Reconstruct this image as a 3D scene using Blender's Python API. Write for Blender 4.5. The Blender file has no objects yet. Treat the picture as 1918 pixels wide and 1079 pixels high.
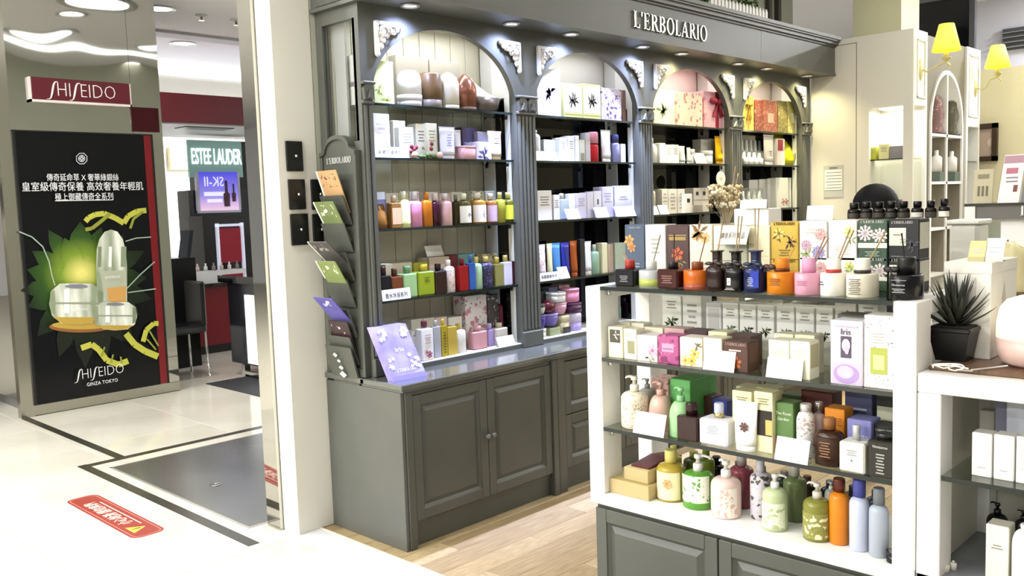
import bpy, math, random
from mathutils import Vector, Matrix
random.seed(7)
PI = math.pi
C = bpy.context.scene.collection
sc = bpy.context.scene

# ------------------------------------------------------------------ camera
F, YAW, PIT, ROL, CAMH = 1676.4, .770233, -.0917384, -.0332048, 1.6
_f = Vector((math.cos(PIT)*math.cos(YAW), math.cos(PIT)*math.sin(YAW), math.sin(PIT)))
_r0 = Vector((math.sin(YAW), -math.cos(YAW), 0)); _u0 = _r0.cross(_f)
RT = _r0*math.cos(ROL)+_u0*math.sin(ROL); UPV = -_r0*math.sin(ROL)+_u0*math.cos(ROL)
CAM = Vector((0, 0, CAMH))
cd = bpy.data.cameras.new('camera'); cam = bpy.data.objects.new('camera', cd); C.objects.link(cam)
cd.sensor_width = 36; cd.lens = F/1918*36; cd.clip_start = .05; cd.clip_end = 200
cam.matrix_world = Matrix(((RT.x, UPV.x, -_f.x, 0), (RT.y, UPV.y, -_f.y, 0), (RT.z, UPV.z, -_f.z, CAMH), (0, 0, 0, 1)))
sc.camera = cam

def at(px, py, ax, val):
    """point of the place seen at a photo position, on the plane axis ax = val"""
    d = _f+RT*((px-959)/F)-UPV*((py-539.5)/F)
    return CAM+d*((val-CAM[ax])/d[ax])

# ------------------------------------------------------------------ world, exposure
w = bpy.data.worlds.new('world'); sc.world = w; w.use_nodes = True
w.node_tree.nodes['Background'].inputs[0].default_value = (.95, .97, 1, 1)
w.node_tree.nodes['Background'].inputs[1].default_value = .42
sc.view_settings.view_transform = 'Standard'; sc.view_settings.look = 'None'
sc.view_settings.gamma = 1; sc.view_settings.use_curve_mapping = False
sc.view_settings.exposure = -.4
sc.cycles.max_bounces = 6; sc.cycles.diffuse_bounces = 3; sc.cycles.glossy_bounces = 4
sc.cycles.transparent_max_bounces = 10; sc.cycles.transmission_bounces = 4
sc.cycles.caustics_reflective = False; sc.cycles.caustics_refractive = False
sc.cycles.sample_clamp_indirect = 6

def light(name, kind, loc, energy, col=(1, 1, 1), size=.2, rot=(0, 0, 0), angle=None, blend=.6, parent=None, size_y=None):
    l = bpy.data.lights.new(name, kind); l.energy = energy; l.color = col
    if kind == 'AREA':
        l.size = size
        if size_y: l.shape = 'RECTANGLE'; l.size_y = size_y
        else: l.shape = 'DISK'
    else: l.shadow_soft_size = size
    if kind == 'SPOT': l.spot_size = angle or 1.4; l.spot_blend = blend
    o = bpy.data.objects.new(name, l); C.objects.link(o); o.location = loc; o.rotation_euler = rot
    if parent: o.parent = parent; o.location = Vector(loc)-ORG[parent.name]
    return o

# ------------------------------------------------------------------ materials
def lin(c):
    if isinstance(c, str): c = tuple(int(c[i:i+2], 16) for i in (0, 2, 4))
    return tuple(((v/255)/12.92 if v/255 <= .04045 else ((v/255+.055)/1.055)**2.4) for v in c)
MATS = {}
def pm(col, rough=.45, metal=0, coat=0, emit=0, trans=0, spec=.5, ior=1.45, alpha=1):
    key = (col, rough, metal, coat, emit, trans, spec, alpha)
    if key in MATS: return MATS[key]
    m = bpy.data.materials.new('m_%s' % col); m.use_nodes = True
    b = m.node_tree.nodes['Principled BSDF']; c = (*lin(col), 1)
    b.inputs['Base Color'].default_value = c
    b.inputs['Roughness'].default_value = rough; b.inputs['Metallic'].default_value = metal
    b.inputs['Coat Weight'].default_value = coat; b.inputs['Specular IOR Level'].default_value = spec
    b.inputs['Transmission Weight'].default_value = trans; b.inputs['IOR'].default_value = ior
    b.inputs['Alpha'].default_value = alpha
    if emit:
        b.inputs['Emission Color'].default_value = c; b.inputs['Emission Strength'].default_value = emit
    MATS[key] = m
    return m
def nodes(m): return m.node_tree.nodes, m.node_tree.links, m.node_tree.nodes['Principled BSDF']
def fresh(name, col, rough=.5, metal=0, spec=.5):
    m = bpy.data.materials.new(name); m.use_nodes = True
    b = m.node_tree.nodes['Principled BSDF']
    b.inputs['Base Color'].default_value = (*lin(col), 1); b.inputs['Roughness'].default_value = rough
    b.inputs['Metallic'].default_value = metal; b.inputs['Specular IOR Level'].default_value = spec
    return m
def noise_mix(m, c1, c2, scale=8, detail=3, lo=.35, hi=.65, stretch=(1, 1, 1), kind='noise', coord='Object'):
    n, l, b = nodes(m)
    tc = n.new('ShaderNodeTexCoord'); mp = n.new('ShaderNodeMapping'); mp.inputs['Scale'].default_value = stretch
    l.new(tc.outputs[coord], mp.inputs[0])
    if kind == 'noise':
        t = n.new('ShaderNodeTexNoise'); t.inputs['Scale'].default_value = scale; t.inputs['Detail'].default_value = detail; o = t.outputs['Fac']
    else:
        t = n.new('ShaderNodeTexVoronoi'); t.inputs['Scale'].default_value = scale; o = t.outputs['Distance']
    l.new(mp.outputs[0], t.inputs['Vector'])
    r = n.new('ShaderNodeValToRGB'); r.color_ramp.elements[0].position = lo; r.color_ramp.elements[1].position = hi
    r.color_ramp.elements[0].color = (*lin(c1), 1); r.color_ramp.elements[1].color = (*lin(c2), 1)
    l.new(o, r.inputs[0]); l.new(r.outputs[0], b.inputs['Base Color'])
    return t, r, mp
def bump(m, scale, strength, dist=.01, detail=2, stretch=(1, 1, 1)):
    n, l, b = nodes(m)
    tc = n.new('ShaderNodeTexCoord'); mp = n.new('ShaderNodeMapping'); mp.inputs['Scale'].default_value = stretch
    t = n.new('ShaderNodeTexNoise'); t.inputs['Scale'].default_value = scale; t.inputs['Detail'].default_value = detail
    bp = n.new('ShaderNodeBump'); bp.inputs['Strength'].default_value = strength; bp.inputs['Distance'].default_value = dist
    l.new(tc.outputs['Object'], mp.inputs[0]); l.new(mp.outputs[0], t.inputs['Vector'])
    l.new(t.outputs['Fac'], bp.inputs['Height']); l.new(bp.outputs[0], b.inputs['Normal'])

GREY = fresh('grey_paint', '525453', .42); noise_mix(GREY, '52544d', '585a53', 3, 2)
GREY_SHADED = fresh('grey_paint_doors', '5c5f5b', .45); noise_mix(GREY_SHADED, '494b43', '4f5149', 3, 2)  # same grey paint, darkened for the shade on the door fronts
WHITE = pm('f2f0ea', .4); CREAM = pm('ece8dc', .5); OFFW = pm('d8d5c8', .55)
IVORY = pm('e4e1d4', .45)
BLACK = pm('0f1012', .3); BLACKG = pm('08080a', .08, 0, .5); DKGLASS = pm('16181b', .05, 0, 0, 0, 0, .6)
CHROME = pm('d8d8d6', .12, 1); SILVER = pm('cfcdc6', .22, 1)
STEEL = fresh('mirror_steel', 'c0bfb9', .04, 1); bump(STEEL, 1.1, .6, .05, 1, (1, 1, .8))
STEELB = fresh('brushed_steel', 'b5b2a8', .22, 1); bump(STEELB, 60, .05, .002, 2, (1, 1, .05))
TILE = fresh('polished_tile', 'e6e2d6', .1); noise_mix(TILE, 'd2ccbc', 'ded9ca', 1.6, 4)
TILE2 = fresh('white_marble_tile', 'edeae2', .1); noise_mix(TILE2, 'e6e2d8', 'f1efe8', 2.2, 5)
GROUT = pm('c9c3b4', .7)
DARKST = fresh('dark_stone', '34322a', .25)
noise_mix(DARKST, '2b2922', '403d33', 40, 2)
HATCH = fresh('hatch_steel', '8c8c88', .25, .8); noise_mix(HATCH, '82827e', '949490', 2, 2)
THRESH = pm('d5d4d6', .25)
def woodmat(name, c1, c2):
    m = fresh(name, c1, .4); t, r, mp = noise_mix(m, c1, c2, 5, 5, .3, .7, (1.2, 14, 4)); return m
WOODS = [woodmat('oak_a', '94805c', 'b29c76'), woodmat('oak_b', '9e8a66', 'bba882'), woodmat('oak_c', '877352', 'a8926e'), woodmat('oak_d', '988562', 'b9a684')]
BEAD = fresh('beadboard', 'c2bda8', .55)
def thin_glass(name, tint, refl=.05, rough=.02):
    m = bpy.data.materials.new(name); m.use_nodes = True; n = m.node_tree.nodes; l = m.node_tree.links
    for x in list(n): n.remove(x)
    o = n.new('ShaderNodeOutputMaterial'); tr = n.new('ShaderNodeBsdfTransparent'); gl = n.new('ShaderNodeBsdfGlossy')
    mx = n.new('ShaderNodeMixShader'); lw = n.new('ShaderNodeLayerWeight'); pw = n.new('ShaderNodeMath'); pw.operation = 'POWER'; pw.inputs[1].default_value = 4
    fr = n.new('ShaderNodeMath'); fr.operation = 'MULTIPLY_ADD'; fr.inputs[1].default_value = .8; fr.inputs[2].default_value = refl
    l.new(lw.outputs['Facing'], pw.inputs[0]); l.new(pw.outputs[0], fr.inputs[0])
    tr.inputs[0].default_value = (*lin(tint), 1); gl.inputs['Roughness'].default_value = rough
    l.new(fr.outputs[0], mx.inputs[0]); l.new(tr.outputs[0], mx.inputs[1]); l.new(gl.outputs[0], mx.inputs[2]); l.new(mx.outputs[0], o.inputs[0])
    return m
GLASS = thin_glass('shelf_glass', 'ecf1ec'); GLASSC = thin_glass('clear_acrylic', 'f4f6f6')
GEDGE = pm('1c2420', .12)
def emit(col, s): return pm(col, .5, 0, 0, s)

# ------------------------------------------------------------------ mesh building
ORG = {}
class MB:
    def __init__(s): s.v = []; s.f = []; s.m = []; s.sm = []; s.cur = 0; s.smooth = False
    def mat(s, i): s.cur = i; return s
    def face(s, idx): s.f.append(tuple(idx)); s.m.append(s.cur); s.sm.append(s.smooth)
    def add(s, vs): k = len(s.v); s.v += [tuple(p) for p in vs]; return k
    def quad(s, a, b, c, d): k = s.add((a, b, c, d)); s.face((k, k+1, k+2, k+3)); return s
    def poly(s, pts): k = s.add(pts); s.face(range(k, k+len(pts))); return s
    def box(s, x0, y0, z0, x1, y1, z1):
        x0, x1 = min(x0, x1), max(x0, x1); y0, y1 = min(y0, y1), max(y0, y1); z0, z1 = min(z0, z1), max(z0, z1)
        k = s.add(((x0, y0, z0), (x1, y0, z0), (x1, y1, z0), (x0, y1, z0), (x0, y0, z1), (x1, y0, z1), (x1, y1, z1), (x0, y1, z1)))
        for q in ((0, 3, 2, 1), (4, 5, 6, 7), (0, 1, 5, 4), (1, 2, 6, 5), (2, 3, 7, 6), (3, 0, 4, 7)): s.face([k+i for i in q])
        return s
    def cbox(s, x0, y0, z0, x1, y1, z1, c=.004):
        """box with chamfered edges"""
        c = min(c, (x1-x0)/2.2, (y1-y0)/2.2, (z1-z0)/2.2)
        X, Y, Z = (x0, x1), (y0, y1), (z0, z1); idx = {}
        for i in (0, 1):
            for j in (0, 1):
                for kk in (0, 1):
                    sx, sy, sz = (c, -c)[i], (c, -c)[j], (c, -c)[kk]
                    k = s.add(((X[i], Y[j]+sy, Z[kk]+sz), (X[i]+sx, Y[j], Z[kk]+sz), (X[i]+sx, Y[j]+sy, Z[kk])))
                    idx[i, j, kk] = k
                    f = (k, k+1, k+2); s.face(f if (i+j+kk) % 2 else f[::-1])
        def Q(*a): s.face(a)
        for i in (0, 1):
            q = [idx[i, 0, 0], idx[i, 1, 0], idx[i, 1, 1], idx[i, 0, 1]]; s.face(q if i else q[::-1])
            q = [idx[0, i, 0]+1, idx[0, i, 1]+1, idx[1, i, 1]+1, idx[1, i, 0]+1]; s.face(q if i else q[::-1])
            q = [idx[0, 0, i]+2, idx[1, 0, i]+2, idx[1, 1, i]+2, idx[0, 1, i]+2]; s.face(q if i else q[::-1])
        for a in (0, 1):
            for b in (0, 1):
                s.face((idx[a, b, 0], idx[a, b, 0]+1, idx[a, b, 1]+1, idx[a, b, 1])[::(1 if (a+b) % 2 else -1)])
                s.face((idx[a, 0, b], idx[a, 0, b]+2, idx[a, 1, b]+2, idx[a, 1, b])[::(-1 if (a+b) % 2 else 1)])
                s.face((idx[0, a, b]+1, idx[0, a, b]+2, idx[1, a, b]+2, idx[1, a, b]+1)[::(1 if (a+b) % 2 else -1)])
        return s
    def prism(s, pts, ax, a, b):
        """extrude a 2D outline along axis ax from a to b (outline in the other two axes, in order)"""
        def p3(p, t): q = list(p); q.insert(ax, t); return q
        n = len(pts); k = s.add([p3(p, a) for p in pts]); s.add([p3(p, b) for p in pts])
        s.face(range(k, k+n)); s.face(range(k+2*n-1, k+n-1, -1))
        sm = s.smooth
        for i in range(n): j = (i+1) % n; s.face((k+i, k+n+i, k+n+j, k+j))
        return s
    def lathe(s, prof, c=(0, 0, 0), seg=16, sx=1, sy=1, sq=0):
        """revolve (r, z) pairs about z; sq > 0 squares the section off"""
        rings = []; sm = s.smooth; s.smooth = True
        for r, z in prof:
            vs = []
            for i in range(seg):
                a = 2*PI*i/seg; ca, sa = math.cos(a), math.sin(a)
                if sq:
                    e = 1-sq*.75; ca = math.copysign(abs(ca)**e, ca); sa = math.copysign(abs(sa)**e, sa)
                vs.append((c[0]+r*ca*sx, c[1]+r*sa*sy, c[2]+z))
            rings.append(s.add(vs))
        for a, b in zip(rings, rings[1:]):
            for i in range(seg): j = (i+1) % seg; s.face((a+i, a+j, b+j, b+i))
        s.smooth = sm
        if prof[0][0] > 1e-5: s.face([rings[0]+i for i in range(seg)][::-1])
        if prof[-1][0] > 1e-5: s.face([rings[-1]+i for i in range(seg)])
        return s
    def tube(s, pts, r, seg=8, r1=None):
        pts = [Vector(p) for p in pts]; rings = []; n = len(pts); sm = s.smooth; s.smooth = True
        up = Vector((0, 0, 1)); 
        for i, p in enumerate(pts):
            t = (pts[min(i+1, n-1)]-pts[max(i-1, 0)]).normalized()
            a = t.cross(up)
            if a.length < .05: a = t.cross(Vector((0, 1, 0)))
            a.normalize(); b = a.cross(t); rr = r if r1 is None else r+(r1-r)*i/(n-1)
            rings.append(s.add([p+a*rr*math.cos(2*PI*j/seg)+b*rr*math.sin(2*PI*j/seg) for j in range(seg)]))
        for a, b in zip(rings, rings[1:]):
            for i in range(seg): j = (i+1) % seg; s.face((a+i, a+j, b+j, b+i))
        s.smooth = sm
        s.face([rings[0]+i for i in range(seg)]); s.face([rings[-1]+i for i in range(seg)][::-1])
        return s
    def loft(s, rings, cap=True):
        ks = [s.add(r) for r in rings]; n = len(rings[0]); sm = s.smooth; s.smooth = True
        for a, b in zip(ks, ks[1:]):
            for i in range(n): j = (i+1) % n; s.face((a+i, a+j, b+j, b+i))
        s.smooth = sm
        if cap: s.face([ks[0]+i for i in range(n)][::-1]); s.face([ks[-1]+i for i in range(n)])
        return s
    def sphere(s, c, r, sx=1, sy=1, sz=1, seg=14, rings=8):
        s.lathe([(max(r*math.sin(PI*i/rings), 0 if i in (0, rings) else 1e-4), -r*sz*math.cos(PI*i/rings)) for i in range(rings+1)], c, seg, sx, sy); return s
    def mesh(s, name, mats, off=None):
        me = bpy.data.meshes.new(name)
        vs = s.v if off is None else [(a-off[0], b-off[1], c-off[2]) for a, b, c in s.v]
        me.from_pydata(vs, [], s.f)
        for m in (mats if isinstance(mats, (list, tuple)) else [mats]): me.materials.append(m)
        me.polygons.foreach_set('material_index', s.m); me.polygons.foreach_set('use_smooth', s.sm)
        me.update(); return me
    def build(s, name, mats, parent=None, local=False):
        """link as one mesh object; vertices are in world space, or in the parent's own space when local"""
        off = None
        if not local: off = ORG[parent.name] if parent else Vector(s.center())
        me = s.mesh(name, mats, off); o = bpy.data.objects.new(name, me); C.objects.link(o)
        if parent:
            o.parent = parent; ORG[o.name] = ORG.get(parent.name, Vector())
        else:
            o.location = off if off else (0, 0, 0); ORG[o.name] = Vector(o.location)
        return o
    def center(s):
        xs = [p[0] for p in s.v]; ys = [p[1] for p in s.v]; zs = [p[2] for p in s.v]
        return ((min(xs)+max(xs))/2, (min(ys)+max(ys))/2, min(zs))
def B(*a): return MB().box(*a)
def thing(name, label, cat, loc=(0, 0, 0), rotz=0, group=None, kind=None):
    o = bpy.data.objects.new(name, None); C.objects.link(o); o.location = loc; o.rotation_euler = (0, 0, rotz)
    o.empty_display_size = .05; ORG[o.name] = Vector(loc)
    return tag(o, label, cat, group, kind)
def tag(o, label=None, cat=None, group=None, kind=None):
    if label: o['label'] = label
    if cat: o['category'] = cat
    if group: o['group'] = group
    if kind: o['kind'] = kind
    return o
def struct(o, label=None): o['kind'] = 'structure'; (label and tag(o, label)); return o
def sroot(name, label, loc=(0, 0, 0)):
    o = bpy.data.objects.new(name, None); C.objects.link(o); o.location = loc; ORG[o.name] = Vector(loc); o['kind'] = 'structure'; o['label'] = label
    return o
def inst(name, me, loc, parent=None, rot=(0, 0, 0), scale=(1, 1, 1)):
    o = bpy.data.objects.new(name, me); C.objects.link(o); o.rotation_euler = rot; o.scale = scale
    o.location = loc
    if parent: o.parent = parent; ORG[o.name] = ORG.get(parent.name, Vector())
    else: ORG[o.name] = Vector(loc)
    return o

# ------------------------------------------------------------------ lettering
_TXT = {}
def text_mesh(s, bold=0, ext=.01, spacing=1):
    k = (s, bold, ext, spacing)
    if k in _TXT: return _TXT[k]
    cu = bpy.data.curves.new('lettering', 'FONT'); cu.body = s; cu.align_x = 'CENTER'; cu.align_y = 'CENTER'; cu.extrude = ext; cu.offset = bold
    cu.resolution_u = 2; cu.space_character = spacing
    o = bpy.data.objects.new('lettering', cu); C.objects.link(o)
    bpy.context.view_layer.update()
    me = bpy.data.meshes.new_from_object(o.evaluated_get(bpy.context.evaluated_depsgraph_get()))
    bpy.data.objects.remove(o); bpy.data.curves.remove(cu)
    vs = [v.co for v in me.vertices]
    x0 = min(v.x for v in vs); x1 = max(v.x for v in vs); y0 = min(v.y for v in vs); y1 = max(v.y for v in vs)
    cx, cy, wd, ht = (x0+x1)/2, (y0+y1)/2, x1-x0, y1-y0
    r = ([((v.x-cx)/wd, (v.y-cy)/ht, v.z/max(ext, 1e-6)) for v in vs], [tuple(p.vertices) for p in me.polygons], wd/ht)
    bpy.data.meshes.remove(me); _TXT[k] = r
    return r
def put_text(mb, s, c, wdt, hgt, ux, uy, un, depth=.002, bold=0, spacing=1):
    """lettering s centred at c, width along ux, height along uy, raised by depth along un"""
    vs, fs, asp = text_mesh(s, bold, .01, spacing)
    if hgt is None: hgt = wdt/asp
    if wdt is None: wdt = hgt*asp
    c, ux, uy, un = Vector(c), Vector(ux), Vector(uy), Vector(un)
    k = mb.add([c+ux*(x*wdt)+uy*(y*hgt)+un*(depth*(z+1)/2) for x, y, z in vs])
    for f in fs: mb.face([k+i for i in f])
    return mb
# stroke-built roman capitals, height 1; each glyph: (width, [polygons])
def _glyphs():
    T, t, sf = .15, .055, .04
    def bar(x0, y0, x1, y1): return [(x0, y0), (x1, y0), (x1, y1), (x0, y1)]
    def stem(x): return [bar(x, 0, x+T, 1), bar(x-.07, 0, x+T+.07, sf), bar(x-.07, 1-sf, x+T+.07, 1)]
    def arc(cx, cy, rx, ry, wx, wy, a0, a1, n=14):
        out = []
        for i in range(n):
            p, q = a0+(a1-a0)*i/n, a0+(a1-a0)*(i+1)/n
            out.append([(cx+rx*math.cos(p), cy+ry*math.sin(p)), (cx+rx*math.cos(q), cy+ry*math.sin(q)), (cx+(rx-wx)*math.cos(q), cy+(ry-wy)*math.sin(q)), (cx+(rx-wx)*math.cos(p), cy+(ry-wy)*math.sin(p))])
        return out
    G = {}
    G['L'] = (.6, stem(.08)+[bar(.2, 0, .56, t), [(.5, 0), (.56, 0), (.58, .24), (.55, .24)]])
    G["'"] = (.2, [[(.05, .72), (.15, .72), (.19, 1), (.05, 1)]])
    G['E'] = (.66, stem(.08)+[bar(.2, 0, .58, t), bar(.2, 1-t, .56, 1), bar(.2, .49, .48, .49+t), [(.53, 0), (.58, 0), (.61, .22), (.58, .22)], [(.51, 1), (.56, 1), (.56, .8), (.53, .8)], bar(.45, .4, .48, .63)])
    bowl = arc(.3, .75, .3, .25, T, t, -PI/2, PI/2)+[bar(.2, .5, .31, .5+t), bar(.2, 1-t, .31, 1)]
    G['R'] = (.72, stem(.08)+bowl+[[(.3, .5), (.46, .5), (.74, 0), (.56, 0)], bar(.54, 0, .78, sf)])
    G['B'] = (.68, stem(.08)+bowl+arc(.3, .265, .34, .265, T, t, -PI/2, PI/2)+[bar(.2, 0, .31, t)])
    G['O'] = (.84, arc(.42, .5, .4, .52, .15, t, 0, 2*PI, 28))
    G['A'] = (.78, [[(.02, 0), (.09, 0), (.42, .98), (.36, .98)], [(.52, 0), (.7, 0), (.44, 1), (.34, 1)], bar(.2, .3, .58, .3+t), bar(-.04, 0, .17, sf), bar(.44, 0, .8, sf)])
    G['I'] = (.32, stem(.08))
    return G
GL = _glyphs()
def serif_word(mb, s, origin, h, ux, uy, un, depth=.012, gap=.09, widen=1):
    x = 0; o, ux, uy, un = Vector(origin), Vector(ux), Vector(uy), Vector(un)
    for ch in s:
        wd, ps = GL[ch]
        for p in ps:
            a = [o+ux*((x+q[0])*h*widen)+uy*(q[1]*h) for q in p]; n = len(a)
            k = mb.add(a); mb.add([q+un*depth for q in a])
            mb.face(range(k, k+n)); mb.face(range(k+2*n-1, k+n-1, -1))
            for i in range(n): j = (i+1) % n; mb.face((k+i, k+n+i, k+n+j, k+j))
        x += wd+gap
    return x*h*widen
def serif_len(s, h, gap=.09, widen=1): return sum(GL[c][0]+gap for c in s)*h*widen
def swash_logo(mb, c, wdt, ux, uy, un, depth=.004):
    """SHISEIDO set in thin capitals with long sweeping S"""
    c, ux, uy, un = Vector(c), Vector(ux), Vector(uy), Vector(un); h = wdt*.185
    def S(x):
        pts = [(-.42, -.78), (-.25, -.8), (-.1, -.68), (.0, -.35), (.08, 0), (.16, .32), (.27, .52), (.42, .56), (.5, .48)]
        q = [c+ux*(x*wdt+p[0]*h)+uy*(p[1]*h) for p in pts]
        wds = [.02, .05, .09, .13, .14, .13, .1, .06, .02]
        for i in range(len(q)-1):
            t = (q[i+1]-q[i]).normalized(); nn = t.cross(un)
            a, b = nn*(wds[i]*h*.48), nn*(wds[i+1]*h*.48)
            k = mb.add((q[i]-a, q[i+1]-b, q[i+1]+b, q[i]+a)); mb.add((q[i]-a+un*depth, q[i+1]-b+un*depth, q[i+1]+b+un*depth, q[i]+a+un*depth))
            for f in ((0, 3, 2, 1), (4, 5, 6, 7), (0, 1, 5, 4), (2, 3, 7, 6)): mb.face([k+j for j in f])
    S(-.43); S(-.125)
    put_text(mb, 'HI', c+ux*(-.265*wdt), wdt*.17, h, ux, uy, un, depth, -.022)
    put_text(mb, 'EIDO', c+ux*(.215*wdt), wdt*.49, h, ux, uy, un, depth, -.022)
    return mb
# ------------------------------------------------------------------ the setting: floors
def proj(P):
    q = Vector(P)-CAM; z = q.dot(_f)
    return (959+F*q.dot(RT)/z, 539.5-F*q.dot(UPV)/z, z)
def inview(x, y, z=0, m=60):
    a = proj((x, y, z)); return a[2] > .2 and -m < a[0] < 1918+m and -m < a[1] < 1079+m
fl = struct(B(-8, -8, -.06, 18, 22, -.012).build('floor', GROUT), 'pale polished stone floor of the mall walkway')
ts = .9
tm = [MB().cbox(-ts/2+.0015, -ts/2+.0015, -.012, ts/2-.0015, ts/2-.0015, 0, .001).mesh('tile', m) for m in (TILE, TILE2)]
for i in range(-2, 14):
    for j in range(-2, 18):
        cx, cy = 1.85+ts*(i-4), 4.25+ts*(j-5)
        if cx > 2.3 and cy < 3.8: continue
        if not any(inview(cx+a, cy+b) for a in (-.45, 0, .45) for b in (-.45, 0, .45)): continue
        inst('tile', tm[0], Vector((cx, cy, 0))-ORG[fl.name], fl)
# edge strip beside the shop entrance, hatch, black inlay lines
struct(B(2.3, -4, -.011, 2.462, 3.8, .003).build('trim_1', THRESH), 'pale grey threshold strip at the shop entrance')
struct(B(2.462, -4, -.011, 2.472, 3.8, .005).build('trim_2', pm('efe2c4', .4)), 'thin brass edge strip beside the wood floor')
struct(B(2.1, 3.87, -.002, 2.16, 6.04, .002).build('trim_3', DARKST), 'dark inlaid stone line beside the steel floor hatch')
struct(B(2.1, 5.965, -.002, 7, 6.03, .0022).build('trim_4', DARKST), 'dark inlaid stone line running behind the steel floor hatch')
struct(B(2.345, 6.03, -.002, 2.405, 7.89, .0021).build('trim_5', DARKST), 'dark inlaid stone line leading to the steel clad column')
ht = thing('floor_hatch', 'brushed steel floor hatch plate framed by pale stone', 'floor hatch', (2.8, 4.95, 0))
MB().cbox(2.24, 4.11, -.002, 4.6, 5.815, .004, .002).build('plate', HATCH, ht)
rp = at(404, 908, 2, .004)
MB().lathe([(.03, 0), (.035, .003), (.022, .004), (.02, .001)], (rp.x, rp.y, .004), 16).build('ring', CHROME, ht)
B(2.225, 4.095, -.002, 4.6, 4.11, .003).box(2.225, 4.11, -.002, 2.24, 5.83, .003).box(2.225, 5.815, -.002, 4.6, 5.83, .003).build('frame', pm('b9b6ac', .3, .6), ht)
# shop planks run along x
wf = struct(B(2.472, -4, -.058, 14, 3.9, -.013).build('floor_wood', pm('7d6a4c', .7)), 'light oak plank floor inside the shop')
pl = [[MB().cbox(-L/2, -.0675, -.013, L/2, .0675, 0, .002).mesh('plank', m) for m in WOODS] for L in (1.196,)][0]
for r in range(40):
    y = 3.86-.0675-r*.137; x0 = 2.473-((r*.43) % 1.2)
    for k in range(5):
        a, b = max(x0+1.2*k, 2.473), x0+1.2*(k+1)-.004
        if b-a < .03: continue
        if not any(inview(a+(b-a)*t, y) for t in (0, .5, 1)): continue
        inst('plank', random.choice(pl), Vector(((a+b)/2, y, 0))-ORG[wf.name], wf, (0, 0, 0), ((b-a)/1.196, 1, 1))
# floor sticker
st = thing('floor_sticker', 'red floor sticker with white characters and a yellow warning triangle', 'sticker', (1.86, 4.88, 0))
def rrect(x0, y0, x1, y1, r, n=5):
    out = []
    for cx, cy, a in ((x1-r, y1-r, 0), (x0+r, y1-r, 90), (x0+r, y0+r, 180), (x1-r, y0+r, 270)):
        for i in range(n+1): t = math.radians(a+90*i/n); out.append((cx+r*math.cos(t), cy+r*math.sin(t)))
    return out
MB().prism(rrect(1.776, 4.415, 1.948, 5.345, .05), 2, 0, .0012).build('film', pm('94382f', .35), st)
m = MB(); SP = .0013
for e in (.012,):
    o_ = rrect(1.776+e, 4.415+e, 1.948-e, 5.345-e, .04); i_ = rrect(1.781+e, 4.42+e, 1.943-e, 5.34-e, .036)
    for q in range(len(o_)):
        r_ = (q+1) % len(o_); m.quad((*o_[q], SP), (*o_[r_], SP), (*i_[r_], SP), (*i_[q], SP))
m.build('border', pm('d98478', .4), st)
m = MB(); put_text(m, '小心地滑 請勿奔跑', (1.85, 4.93, SP), .52, .075, (0, 1, 0), (-1, 0, 0), (0, 0, 1), .0004, .01); m.box(1.9, 4.62, .001, 1.906, 5.16, SP+.0003)
m.build('lettering', pm('f4ddd0', .4), st)
m = MB(); m.poly([(1.815, 4.615, SP), (1.9, 4.56, SP), (1.815, 4.5, SP)][::-1]); m.build('warning_triangle', pm('e8cf4a', .4), st)
m = MB(); m.poly([(1.829, 4.562, SP+.0005), (1.872, 4.566, SP+.0005), (1.872, 4.552, SP+.0005), (1.829, 4.556, SP+.0005)]); m.build('exclamation_mark', BLACK, st)

# ------------------------------------------------------------------ ceiling, walls
CZ = 3.6
cl = struct(B(-8, -8, CZ, 18, 22, CZ+.1).build('ceiling', pm('e9e9ec', .8)), 'white plastered mall ceiling')
WALLG = pm('b4b6a6', .6)
struct(B(2.561, 3.801, 0, 7.6, 3.92, CZ).build('wall_back', WALLG), 'grey green wall behind the arched display unit')
struct(B(-8, 21, 0, 18, 21.2, CZ).build('wall_far', pm('f3f3f3', .6)), 'white far wall of the mall')
struct(B(14, -8, 0, 14.2, 22, CZ).build('wall_right', pm('e6e3da', .6)), 'pale far wall of the shop')
# window strip above the unit
wn = sroot('window_1', 'dark framed glass above the arched display unit', (5.5, 3.79, 2.87))
B(4.6, 3.785, 2.87, 6.55, 3.798, CZ).build('pane', pm('9a9b94', .15), wn)
for px in (1440, 1457):
    q = at(px, 30, 1, 3.78); B(q.x-.025, 3.76, 2.8, q.x+.025, 3.8, CZ).build('mullion', pm('45423c', .4), wn)
a = at(1235, 0, 1, 3.78); MB().prism([(5.15, 3.6), (5.62, 2.9), (5.2, 2.87), (4.8, 3.6)], 1, 3.775, 3.784).build('pane', pm('5d5b52', .2), wn)
# pale column above the side cabinet and the dark transom beyond
ca, cb = at(1597, 40, 0, 7.7), at(1688, 40, 0, 7.7)
struct(B(7.7, cb.y, 0, 8.1, ca.y, CZ).build('wall_pier', pm('ece9c4', .35)), 'pale yellow pier above the white side cabinet')
ca, cb = at(1690, 40, 0, 9.6), at(1822, 40, 0, 9.6)
tr = sroot('window_2', 'dark glazed transom band behind the sconces', (9.6, (ca.y+cb.y)/2, 2.3))
B(9.62, cb.y, 2.2, 9.66, ca.y, CZ).build('pane', DKGLASS, tr)
for t in (0, .1, .96): B(9.58, cb.y+(ca.y-cb.y)*(1-t)-.05, 2.2, 9.64, cb.y+(ca.y-cb.y)*(1-t), CZ).build('frame', pm('55565c', .35), tr)
B(9.58, cb.y, 3.5, 9.64, ca.y, 3.6).build('frame', pm('77787e', .35), tr)
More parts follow.
